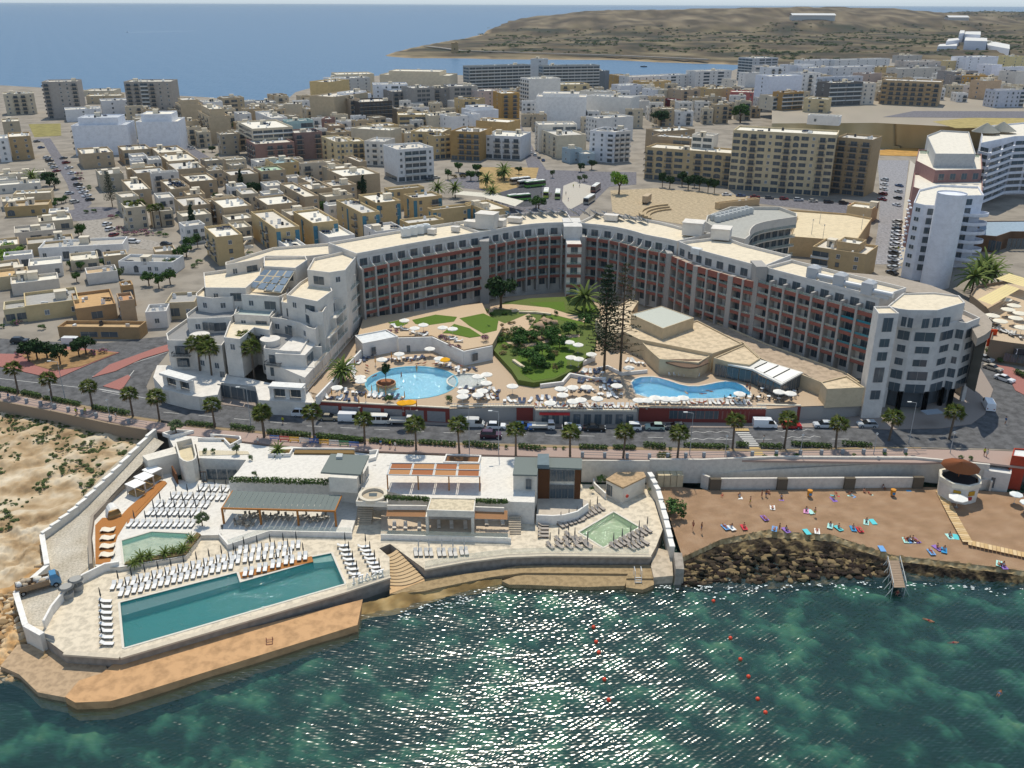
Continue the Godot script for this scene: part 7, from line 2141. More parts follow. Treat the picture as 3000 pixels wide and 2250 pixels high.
		car(k[0],k[1],k[2],k[3] + e,k[4].replace("right hand ","").replace("left ",""))
	for k in [[V(-23.6,0.05,-171.5),0.0,"white flatbed truck parked by the garage doors"],[V(6.3,0.05,-169.1),0.0,"white flatbed truck with a stone load outside the shops"]]:
		var o := thing("flatbed_truck",k[2],"truck",k[0],k[1])
		var b := mb()
		frustum(b,1.2,2.7,0.9,0.4,1.2,2.7,0.9,1.2); frustum(b,1.3,2.5,0.8,1.75,1.4,2.3,0.7,1.9)
		obj(b,"cab",paint("e4e4e2"),o)
		var g := mb()
		frustum(g,1.22,2.66,0.88,1.2,1.35,2.4,0.78,1.75)
		obj(g,"windows",mat(Color("14181b"),0.06),o)
		var f := mb()
		f.box(V(-0.8,0.75,0),V(3.9,0.16,1.9))
		for z in [-0.95,0.95]: f.box(V(-0.8,1.0,z),V(3.9,0.4,0.06))
		obj(f,"flatbed",mat(Color("b9b8b2"),0.6),o)
		for x in [-1.8,1.9]:
			for z in [-0.8,0.8]: put(kit["wheel"],"wheel",o,Transform3D(Basis.IDENTITY,V(x,0.32,z)))
	# cars in the town streets
	rng.seed = 31
	for k in [[[157.9,-364,126.2,-288.2],13,1.95,"car in the queue along the street beside the white tower"],[[189.5,-460.3,169.5,-410.7],5,1.95,"car parked at the foot of the yellow block's rounded corner"],[[190.8,-444.9,171.2,-398.2],4,1.95,"car parked across from the yellow block's rounded corner"],[[-256.7,-520.2,-220.4,-454.9],5,1.05,"car parked on the shaded side of the villa street"],[[-211.8,-438.6,-190.6,-403.3],5,1.05,"car parked near the roundabout on the villa street"],[[-266.2,-520.5,-240.7,-477.7],5,1.05,"car parked under the tan apartment block"],[[-304.3,-586.1,-288.9,-560.2],2,1.05,"car parked at the far end of the villa street"],[[8.7,-558,17.3,-519.4],5,1.65,"car parked in the middle street below the white block"],[[323.9,-740.5,370.1,-752.8],7,0.05,"car parked in front of the tan palace and orange block"],[[399.1,-793.1,411.9,-759.3],4,0.05,"car parked in front of the white flats by the dry field"],[[100.2,-420.2,148.6,-401.6],9,-0.05,"car parked in the shade of the yellow block's shops"],[[-162.5,-354.6,-152.4,-336.6],3,1.2,"car parked by the oleander garden"],[[-140.6,-326,-127.5,-322.8],2,-0.1,"car parked along the garden wall street"],[[-206.3,-417.3,-195.1,-397.7],2,1.05,"car parked on the pale verge near the roundabout"],[[-25.7,-470.7,-23.3,-474.3],2,0.4,"car parked by the park trees"],[[-41.9,-456.9,-39.1,-462],2,0.5,"car parked under the pale apartment house"],[[-202.9,-572.4,-196.2,-559.5],3,1.05,"car in the dark street between the blocks"]]:
		var n: int = k[1]
		for p in row_of(V(k[0][0],0.06,k[0][1]),V(k[0][2],0.06,k[0][3]),n):
			var ci := rng.randi() % 8
			car(["hatch","sedan","suv"][rng.randi() % 3],["e4e5e6","dfe0e0","b9bec2","2a2d30","7d1f24","35507a","c9c4b8","55585c"][ci],p,k[2],["white","off white","silver","black","dark red","blue","beige","grey"][ci] + " " + k[3],"cars parked in the town",false)
	# buses at the station
	for k in [[[3.7,-449.1],"b9b0a0",0.55,"first grey bus in the diagonal bus stand"],[[7.3,-442.4],"a59c90",0.55,"second grey bus in the diagonal bus stand"],[[10.9,-440.7],"5f9a3a",0.55,"long green bus in the diagonal bus stand"],[[15.6,-417.6],"b9c24a",1.5,"white and lime bus facing the hotel"],[[20.8,-414.6],"9fb06a",1.5,"white and green bus beside the kerb passengers"],[[39.7,-430.7],"6a3a30",1.25,"brown red bus on the exit lane"],[[34.5,-403.1],"8d8f8a",1.2,"grey bus queueing behind the brown red bus"],[[2.8,-406.4],"6fae48",0.4,"green bus half hidden by the pale canopy"]]:
		var o := thing("bus",k[3],"bus",V(k[0][0],0.08,k[0][1]),k[2],"buses at the station")
		var b := mb()
		frustum(b,-5.6,5.6,1.22,0.35,-5.6,5.6,1.25,1.3); frustum(b,-5.5,5.45,1.2,2.6,-5.4,5.3,1.1,2.95)
		obj(b,"body",paint(k[1]),o)
		var g := mb()
		frustum(g,-5.55,5.58,1.22,1.3,-5.5,5.48,1.2,2.6)
		obj(g,"windows",mat(Color("181c1f"),0.08),o)
		var r := mb()
		r.box(V(0,3.02,0),V(10.4,0.14,2.1)); r.box(V(-2.5,3.15,0),V(2.6,0.24,1.5)); r.box(V(2.6,3.13,0),V(1.6,0.2,1.2))
		obj(r,"roof",mat(Color("dcdcd6"),0.6),o)
		for x in [-3.4,3.6]:
			for z in [-1.05,1.05]: put(kit["wheel"],"wheel",o,Transform3D(Basis.from_scale(V(1.5,1.5,1.6)),V(x,0.48,z)))
	var cn := thing("bus_canopy","long pale curved canopy beside the green bus","shelter")
	var cm := mb()
	cm.quad(V(-13.2,3.5,-397.8),V(1,3.5,-377.7),V(4.8,3.9,-387.3),V(-10,3.9,-404.1))
	cm.quad(V(-26.7,3.5,-403.6),V(-13.2,3.5,-397.8),V(-10,3.9,-404.1),V(-22.5,3.9,-408.7))
	obj(cm,"roof",hexm("d0cab9"),cn)
	for i in 6:
		var s := mb()
		s.box(V(-12.2,1.7,-402.7).lerp(V(0.5,1.7,-385.1),i / 5.0),V(0.2,3.5,0.2))
		obj(s,"post",mat(Color("8f8d86")),cn)
func beach() -> void:
	rng.seed = 8
	var pale := hexm("cfc8bc",0.9,"wall",0.12)
	var stone := hexm("6b6254",0.95,"fine",0.5)
	low_wall([V(26.9,0.5,-154.9),V(37.1,0.5,-154.8),V(52.2,0.6,-156.2),V(79.1,0.6,-156.1),V(85.8,0.6,-154.7),V(92.2,0.6,-153.2)],-4.6,0.6,0.5,pale,"tall pale promenade wall above the beach","promenade_wall")
	var rw := thing("beach_ramp","long ramp with a rising white parapet down to the beach","ramp")
	for i in 14:
		var t0 := i / 14.0
		var t1 := (i + 1) / 14.0
		var a := V(39.7,-2.5,-154.8).lerp(V(85.9,-0.1,-156.3),t0)
		var b := V(39.7,-2.5,-154.8).lerp(V(85.9,-0.1,-156.3),t1)
		var s := mb()
		var up := V(0,0,0)
		s.quad(V(a.x,-5,a.z),V(b.x,-5,b.z),b,a)
		s.quad(a,b,b + V(0,0,-0.4),a + V(0,0,-0.4))
		s.quad(a + V(0,-0.9,-0.4),b + V(0,-0.9,-0.4),b + V(0,-0.9,-3.6),a + V(0,-0.9,-3.6))
		s.quad(a + V(0,0,-0.4),b + V(0,0,-0.4),b + V(0,-0.9,-0.4),a + V(0,-0.9,-0.4))
		obj(s,"parapet_wall",pale,rw)
	var lw := thing("beach_wall","low pale beach wall with brown stone piers","wall")
	panel(lw,V(38.5,-4.6,-152.6),V(78.2,-4.6,-153.4),-5,-2.3,pale,"wall",0.4)
	for x in [[V(38.4,-4.6,-152.3),V(40.5,-4.6,-152.3)],[V(51.5,-4.6,-152.5),V(53.4,-4.6,-152.5)],[V(64.6,-4.6,-152.8),V(66.6,-4.6,-152.8)],[V(78.1,-4.6,-153.3),V(80.1,-4.6,-153.3)]]:
		panel(lw,x[0],x[1],-5,-2.1,stone,"pier",0.7)
	panel(lw,V(37.3,-4.6,-153.8),V(38.5,-4.6,-152.6),-5,-2.0,pale,"wall",0.4)
	# round kiosk
	var ki := thing("beach_kiosk","white eight sided beach kiosk with a large orange parasol roof","kiosk",V(85.6,-4.6,-150.3))
	var m := mb()
	m.cone(V(0,-0.5,0),V(0,3.2,0),3.6,3.7,8)
	obj(m,"wall",hexm("d9d4c9"),ki)
	var r := mb()
	r.cone(V(0,3.2,0),V(0,3.75,0),3.85,2.9,8)
	obj(r,"dark_roof",mat(Color("2b2c2e"),0.8),ki)
	var rim := mb()
	for p in holed(ring(Vector3.ZERO,3.9,3.9,8),[ring(Vector3.ZERO,3.4,3.4,8)]): rim.prism(p,3.2,4.1)
	obj(rim,"parapet",hexm("e0d9c6"),ki)
	var ca := mb()
	ca.cone(V(0,5.9,-0.6),V(0,6.9,-0.6),3.5,0.1,10); ca.cone(V(0,3.7,-0.6),V(0,6.9,-0.6),0.1,0.08,8)
	obj(ca,"parasol",mat(Color("c0764c"),0.9,"fine",0.5),ki)
	for a in [-0.5,0.25]:
		var s := mb()
		s.box(V(0,2.3,3.62),V(1.3,0.9,0.1))
		put(s.mesh(),"menu_board",ki,Transform3D(yb(a),Vector3.ZERO),mat(Color("b98f2e"),0.7))
	var s0 := mb()
	s0.box(V(0,1.2,3.6),V(1.2,0.7,0.1))
	put(s0.mesh(),"red_sign",ki,Transform3D(yb(0.15),Vector3.ZERO),mat(Color("a83a34"),0.7))
	var rd := thing("red_tower","square red tower with a white top at the beach bar","tower")
	vol(rd,[96.6,-153.7,99.3,-152.9,101.6,-156.5,98.7,-157],-5,2.2,hexm("a8442f"),hexm("dcdcd8"),0.3)
	var bb := thing("beach_bar","white beach bar with a flat roof and rooflights beside the red tower","building")
	vol(bb,[91.5,-153,95.9,-151.4,97.9,-154.8,94.5,-156.8],-5,-0.6,hexm("cfcac2"),hexm("d8d6d0"),0.3)
	ribbon(bb,V(92.9,-3,-152.5),V(95.9,-3,-151.7),2.4,3,"opening",0.95)
	for i in 3: slab(bb,[V(94.1,0,-155.1).x + i * 2.2,V(94.1,0,-155.1).z - 1.2,V(94.1,0,-155.1).x + i * 2.2 + 1.8,V(94.1,0,-155.1).z - 1.2,V(94.1,0,-155.1).x + i * 2.2 + 1.8,V(94.1,0,-155.1).z - 3.0,V(94.1,0,-155.1).x + i * 2.2,V(94.1,0,-155.1).z - 3.0],-0.9,-0.25,mat(Color("9db0bd"),0.2),"rooflight")
	low_wall([V(88.4,-1,-152.2),V(93.2,-4,-152.8),V(92.7,-4.5,-151.7)],-4.8,-2.4,0.35,pale,"pale wall of the stairs behind the kiosk","stair_wall")
	parasol(V(83.6,-4.6,-145.8),"e6e4dc",true,"open white parasol in front of the kiosk","beach parasols",1.3)
	for p in row3([95.1,-147.1,95.5,-144.1]): parasol(V(p.x,-4.6,p.y),"dfe2de",true,"open white parasol beside the red tower","beach parasols",0.9)
	# boardwalk of planks and the jetty
	var bw := thing("boardwalk","pale timber boardwalk bending across the beach","boardwalk")
	var path := [V(83,-4.5,-151.4),V(81.4,-4.7,-141.7),V(80.4,-4.95,-134.2),V(88.6,-5.1,-130.5),V(94.4,-5.1,-127.6)]
	for i in path.size() - 1:
		var a: Vector3 = path[i] + V(0,0.12,0)
		var b: Vector3 = path[i + 1] + V(0,0.12,0)
		var d := (b - a).normalized()
		var sd := V(-d.z,0,d.x).normalized() * 0.85
		var n := int(a.distance_to(b) / 0.62)
		for k in n:
			var s := mb()
			var c := a.lerp(b,(k + 0.5) / n)
			s.bar(c - sd,c + sd,0.55,0.06)
			obj(s,"plank",hexm(["d0b284","c7a878","d8bd92"][k % 3]),bw)
	var je := thing("jetty","narrow timber jetty with pale railings over the rocks","jetty")
	var ja := V(65.3,-5.3,-129.1)
	var jb := V(63.5,-5.6,-121.8)
	for k in 16:
		var s := mb()
		var c := ja.lerp(jb,(k + 0.5) / 16.0)
		s.box(c,V(2.0,0.1,ja.distance_to(jb) / 16.0 - 0.06))
		obj(s,"plank",hexm("9a8672"),je)
	var jr := mb()
	for sx in [-1.05,1.05]:
		jr.bar(ja + V(sx,0.95,0),jb + V(sx,0.95,0),0.08,0.08)
		for k in 5:
			var c := ja.lerp(jb,k / 4.0)
			jr.bar(c + V(sx,-2.2,0),c + V(sx,0.95,0),0.09,0.09); jr.bar(c + V(sx,-0.1,0),c + V(sx * 1.9,-1.8,0),0.08,0.08)
	obj(jr,"railing",mat(Color("b9bcb9"),0.5),je)
	for k in [[V(73.2,-4.7,-149.9),"orange and blue litter drum near the blue mat"],[V(57.1,-4.7,-149.5),"orange and blue litter drum with a pink lid"]]:
		var o := thing("litter_drum",k[1],"bin",k[0])
		var s := mb()
		s.cone(V(0,0.35,0),V(0,1.5,0),0.45,0.5,12); s.cone(Vector3.ZERO,V(0,0.4,0),0.08,0.08,6)
		obj(s,"drum",mat(Color("c9861f"),0.6),o)
		var b := mb()
		b.box(V(0,0.8,0.46),V(0.5,0.5,0.1))
		obj(b,"blue_panel",mat(Color("2f7fb0"),0.6),o)
	shrub("shrub",V(30,-4.7,-142.7),5.5,4.2,"large green bush at the beach end of the white wall")
	shrub("scrub",V(29,-4.7,-144),3.2,3.0,"smaller olive bush against the white boundary wall")
	fan_palm(V(30,-2.5,-156.6),2.2,1.1,"short fan palm below the promenade wall")
	var bx := thing("stacked_hut","cream slatted beach cabin under the promenade wall","cabin",V(31,-4.5,-153.8))
	for i in 4:
		var s := mb()
		s.box(V(-2.0 + i * 1.25,1.3,0),V(1.15,2.6,2.2))
		obj(s,"cabin_panel",hexm("c9b998"),bx)
	# swim buoys
	for p in row3([12.8,-113.1,12.9,-109.6,13.1,-107.2,13.4,-101.4,13.6,-97.3] + [32.8,-119.8,33.5,-110.6,33.9,-105.8,34.2,-102.1,34.4,-97.6,34.8,-95]):
		var s := mb()
		s.blob(Vector3.ZERO,Vector3.ONE * 0.32,3,0.0,8,6)
		var o := put(s.mesh(),"swim_buoy",self,Transform3D(Basis.IDENTITY,V(p.x,-6.9,p.y)),mat(Color("d2421f"),0.5))
		tag(o,"small orange swim buoy on the bathing line","buoy","swim buoys")
# ---- towers and terraces beyond the hotel's end
func right_side() -> void:
	var white := hexm("dcdfe6",0.9,"wall",0.06)
	var pink := hexm("9c7a75",0.9,"wall",0.08)
	var pale := hexm("dcd5c6",0.9,"wall",0.08)
	var o := thing("white_tower_hotel","white tower with a round stair drum and curved corner balconies","hotel")
	var q := vol(o,[127.8,-285,129.8,-281.3,133.9,-280.4,140.6,-287,148.2,-296.5,156.3,-297.6,161.9,-313.1,149.7,-316.1,138.7,-306.9],0,24.5,white,pale)
	var dr := V(134.6,29.5,-275.1)
	var s := mb()
	s.cone(V(dr.x,0,dr.z),V(dr.x,29.5,dr.z),4.3,4.3,28,false); s.cone(V(dr.x,29.0,dr.z),V(dr.x,29.1,dr.z),4.2,4.2,28)
	obj(s,"stair_drum",white,o)
	for f in 7:
		var y := 3.0 + f * 3.0
		ribbon(o,v3(q[0].lerp(q[1],0.2),y + 1.6),v3(q[0].lerp(q[1],0.75),y + 1.6),1.4,1,"window",0.8,"window")
		ribbon(o,v3(q[1].lerp(q[2],0.2),y + 1.4),v3(q[1].lerp(q[2],0.9),y + 1.4),2.1,1,"loggia")
		var b := mb()
		var c := q[5].lerp(q[4],0.3)
		for part in [ring(V(c.x,0,c.y + 0.6),4.6,3.2,20)]:
			b.prism(part,y - 0.1,y + 0.1)
			for p in holed(part,[inset(part,0.2)]): b.prism(p,y,y + 1.0)
		if f < 6: obj(b,"curved_balcony",white,o)
		ribbon(o,v3(q[4].lerp(q[5],0.25),y + 1.3),v3(q[4].lerp(q[5],0.55),y + 1.3),2.1,1,"balcony_door")
	var w := pv([127.2,-284.1,90.9,-203.6])
	for f in 8:   # white wave ornaments down the street side
		var t := mb()
		for k in 3: t.blob(v3(q[0],3.0 + f * 2.8 + k * 0.9) + V(-0.3,0,-1.0 - k),V(0.5,0.35,0.6),f * 3 + k,0.3,8,5)
		obj(t,"wave_ornament",mat(Color("e8e8ea"),0.7),o)
	var b := thing("pink_tower_block","dusky pink stepped block with green glass roof terrace behind the white tower","building")
	for k in [[[144.7,-325.6,147,-312.4,164.5,-314.6,179.2,-345,157.3,-354.9],0.0,22.0,pink],[[159.3,-360.1,157,-337.1,175.8,-339.8,193.6,-377.5,172.9,-389.9],0.0,26.0,pink],[[179.7,-399.5,160.8,-347.6,175.9,-347.2,204.2,-413,194.1,-418.3],20.0,30.5,hexm("b9bab8")]]:
		vol(b,k[0],k[1],k[2],k[3],pale)
	ribbon(b,V(149.4,20,-312.7),V(161.9,20,-312.5),2.4,4,"window",0.6)
	ribbon(b,V(156,24,-333.9),V(174.1,24,-336.5),2.4,4,"window",0.5)
	for i in 8:
		var g := mb()
		g.bar(V(168.6,26.5,-378.6).lerp(V(188.6,26.5,-368.6),i / 8.0),V(168.6,26.5,-378.6).lerp(V(188.6,26.5,-368.6),(i + 0.94) / 8.0),0.05,1.2)
		obj(g,"green_glass",glassm("4f9a80",0.4),b)
	var h := thing("wave_balcony_hotel","tall white hotel with waving balcony bands and tent roofs","hotel")
	vol(h,[205.6,-403,231.9,-425.5,258.1,-429.6,296.7,-497.4,235.1,-462.5],0,27,white,pale)
	var wa := pv([203.6,-398.7,204.6,-392.3,214.7,-402.7,227,-416,235.1,-418.2,241.3,-415.6,248.7,-417.8])
	var box := BoxMesh.new()
	for f in 8:
		var y := 3.0 + f * 2.95
		for i in wa.size() - 1:
			var a := wa[i]
			var c := wa[i + 1]
			var d := (c - a).normalized()
			var z := V(-d.y,0,d.x)
			var bas := Basis(V(d.x,0,d.y),Vector3.UP,z)
			var m := v3((a + c) * 0.5,y)
			put(box,"balcony_band",h,Transform3D(bas * Basis.from_scale(V(a.distance_to(c) + 0.1,1.1,1.5)),m),white)
			put(kit["loggia"],"balcony_door",h,Transform3D(bas * Basis.from_scale(V(a.distance_to(c) * 0.85,1.9,1)),m + V(0,1.5,0) + z * 0.3))
	for c in [V(223.9,27.5,-436.8),V(234.2,27.5,-441.8)]:
		var t := mb()
		t.cone(c,c + V(0,4,0),6.5,0.3,8)
		obj(t,"tent_roof",mat(Color("dcd3bf"),0.9),h)
	# shaded restaurant podium,terrace bar
	var r := thing("bar_terrace","crowded terrace bar with a stone wall and cream awnings","bar")
	vol(r,[119.2,-209.7,123.1,-207.6,131.8,-204,160.3,-247,165.2,-269.7,138.2,-256.6,132,-247.4,130.8,-235.8,126.8,-222.7],0,5.6,hexm("8f7f6c",0.95,"fine",0.4),hexm("cdb79a",0.9,"fine",0.3),0.9)
	ribbon(r,V(122,2,-207.2),V(127.6,2,-204.5),2.2,4,"window",0.9)
	for k in [[127.4,-234.6,129,-229.8,144.3,-244.7,142.7,-249.3],[142.6,-255.1,149.5,-260.8,153.3,-251.7,146.4,-247.1]]:
		for i in 5:
			var m := mb()
			var a := V(k[0],8.2,k[1]).lerp(V(k[2],8.2,k[3]),i / 5.0)
			var c := V(k[0],8.2,k[1]).lerp(V(k[2],8.2,k[3]),(i + 0.92) / 5.0)
			var d := V(k[6],8.2,k[7]).lerp(V(k[4],8.2,k[5]),i / 5.0)
			var e := V(k[6],8.2,k[7]).lerp(V(k[4],8.2,k[5]),(i + 0.92) / 5.0)
			m.quad(a,c,e,d)
			obj(m,"awning_strip",mat(Color("d6c48f"),0.9),r)
	panel(r,V(122,3.2,-215.9),V(123.8,3.2,-215.6),1.6,6.2,mat(Color("c9481e"),0.7),"orange_poster",0.3)
	panel(r,V(123.8,4.2,-206.5),V(129.9,4.2,-205.1),3.0,4.6,mat(Color("20232c"),0.6),"sign_board",0.3)
	var tm := TextMesh.new()
	var fo := SystemFont.new()
	fo.font_names = PackedStringArray(["Droid Sans"])
	fo.font_weight = 700
	tm.font = fo
	tm.font_size = 64
	tm.pixel_size = 0.03
	tm.depth = 0.1
	tm.text = "IZIBAR"
	var ta := V(123.8,4.2,-206.5)
	put(tm,"lettering",r,Transform3D(Basis.IDENTITY,V(ta.x + 3.4,3.8,ta.z + 0.45)),mat(Color("e8e8ea"),0.5))
	rng.seed = 3
	for p in row3([127.1,-225.1,133.9,-230.3,132.2,-223.1,137.7,-239.5,129.9,-215.6,137.3,-233.8,135.4,-227,126.9,-220.6]): parasol(V(p.x,4.75,p.y),"e0d8c4",true,"cream parasol on the crowded terrace bar","terrace bar parasols",1.4)
	var xs := []
	for i in 46: xs.append(Transform3D(yb(rnd(0,6)),V(124.8,4.75,-219).lerp(V(128.6,4.75,-211.9),rnd(0,1)) + V(0,0,-rnd(0,16))))
	lounger_mass(xs,"crowd of loungers packed on the terrace bar roof")
	for p in row3([145.6,-270,151,-277.2,147.7,-266.5,139.7,-261.5]): fan_palm(V(p.x,0.2,p.y),6.5,2.0,"feathery palm between the white tower and the terrace bar","terrace bar palms",true)
	# low glass-fronted hall under the wave hotel
	var g := thing("glass_hall","low blue grey roofed restaurant hall under the wave hotel","building")
	vol(g,[168.6,-319.4,174.2,-317.1,183.4,-324.8,189.9,-324.7,199.5,-342.8,181.6,-341.8,176.7,-335.6],0,6,hexm("6f5540"),hexm("93a5b3"),0.3)
	ribbon(g,V(170.2,2.6,-320.2),V(175.3,2.6,-314.8),4.0,4,"glass_wall",0.9)
	ribbon(g,V(180.1,2.6,-320.1),V(186.8,2.6,-320),4.0,4,"glass_wall",0.9)
	# planted beds by the bend
	hedge(V(122.2,0.3,-215.5),V(121.9,0.3,-207.4),1.6,1.2,"hedge along the terrace bar wall")
	hedge(V(122,0.3,-200.9),V(122.7,0.3,-197.9),1.6,1.1,"hedge on the planted bed by the bend")
	sheet([120.2,-206.8,123.4,-204.9,123.8,-200,122.4,-189.8,118,-185.6,116.7,-190.4,118.6,-196.5],0.17,"pavement",hexm("a9736a",0.9,"fine",0.5),0.2)
	# car-park roof next to the annex
	var cp := thing("car_park_roof","wide sand coloured car park roof with lamp posts","car park")
	vol(cp,[98.3,-311.8,119,-304.7,138.3,-341.9,131.7,-349.8,109.6,-357.5,110.4,-344.6],0,7,hexm("c4ab84"),hexm("d6c5a4",0.95,"wall",0.05),0.7)
	for p in row3([116,-335,107.6,-317.5,109,-309.3,128.5,-325.8]): lamp(V(p.x,6.3,p.y),5.0,"thin lamp post on the car park roof","car park lamps",false)
	var tr := thing("lorry_trailer","beige box trailer parked in the sandy yard","trailer",V(60.3,0.1,-402.5),1.2)
	var tm0 := mb()
	tm0.box(V(0,2.3,0),V(7.5,2.8,2.5))
	obj(tm0,"box",hexm("bba88c"),tr)
	for px in [-2.8,-1.6,2.4]:
		for pz in [-1.0,1.0]: put(kit["wheel"],"wheel",tr,Transform3D(Basis.from_scale(V(1.5,1.5,1.5)),V(px,0.48,pz)))
	var am := thing("amphitheatre_steps","curved sand coloured seating steps in the yard behind the hotel","steps")
	for i in 3:
		var st := mb()
		var cc := V(73.8,0.1,-371.7)
		for a in 9:
			var a0 := PI * (0.95 + 0.05 * a)
			var rr := 17.0 + i * 1.6
			st.bar(cc + V(cos(a0) * rr,0.3 + i * 0.35,sin(a0) * rr),cc + V(cos(a0 + 0.165) * rr,0.3 + i * 0.35,sin(a0 + 0.165) * rr),1.5,0.8 + 0.7 * i)
		obj(st,"step",hexm("b39f7e"),am)
	# coca cola awning
	var aw := thing("red_awning","red shop awning with white brand lettering under the yellow block","awning")
	panel(aw,V(145.3,2.5,-385.2),V(151.7,2.5,-376.5),0.2,4.0,mat(Color("8f1f24"),0.8),"awning_front",0.4)
	var tx := TextMesh.new()
	tx.font_size = 64
	tx.pixel_size = 0.045
	tx.depth = 0.1
	tx.text = "Coca-Cola"
	var f2 := SystemFont.new()
	f2.font_names = PackedStringArray(["Droid Serif"])
	f2.font_italic = true
	tx.font = f2
	var t0 := V(145.3,2.5,-385.2)
	var t1 := V(151.7,2.5,-376.5)
	var dd := V(t1.x - t0.x,0,t1.z - t0.z).normalized()
	put(tx,"lettering",aw,Transform3D(Basis(dd,Vector3.UP,V(-dd.z,0,dd.x)),(t0 + t1) * 0.5 + V(0,-0.1,0) + V(-dd.z,0,dd.x) * 0.5),mat(Color("e6e0da"),0.6))
	# stepped white hotel on the far hillside
	var fh := thing("hillside_hotel","white stepped hotel on the far hillside","hotel")
	for k in [[[938.6,-2022.2,968.6,-2062.4,1079,-2299.8,1069.5,-2301.4],30.0],[[836.5,-1850,902,-1938.2,964.3,-2074,910.8,-2006.4],20.0],[[868.8,-1844.3,895.8,-1810.4,988.4,-2000.1,979.9,-2078.2],22.0],[[790.1,-1779.4,836,-1800.8,897.6,-1935.7,839.5,-1882.8],14.0],[[915.2,-1846.8,871,-1675.1,970.3,-1869.2,1048,-2118.8],14.0],[[966.4,-2056.6,979.5,-2012,1107.2,-2277.4,1074,-2282.8],28.0]]: vol(fh,k[0],0,k[1],hexm("dcdee4"),hexm("d5d3cd"),0.3)
	for i in 4: ribbon(fh,V(936.8,0,-1976.6) + V(0,4 + i * 4.0,0.5),V(967.4,0,-1948) + V(0,4 + i * 4.0,0.5),2.4,12,"window",0.5)
func lounger_mass(xs: Array,label: String) -> void:   # loungers past the number that is built singly
	var am := ArrayMesh.new()
	for k in ["lounger_frame","lounger_seat","lounger_back"]:
		am.add_surface_from_arrays(Mesh.PRIMITIVE_TRIANGLES,kit[k].surface_get_arrays(0))
		am.surface_set_material(am.get_surface_count() - 1,mat(Color("5a544e" if k == "lounger_frame" else "d5d2cb"),0.8))
	var mm := MultiMesh.new()
	mm.transform_format = MultiMesh.TRANSFORM_3D
	mm.mesh = am
	mm.instance_count = xs.size()
	for i in xs.size(): mm.set_instance_transform(i,xs[i])
	var mi := MultiMeshInstance3D.new()
	mi.name = nm(self,"packed_loungers")
	mi.multimesh = mm
	mi.set_meta("kind","stuff")
	tag(mi,label,"loungers")
	add_child(mi)
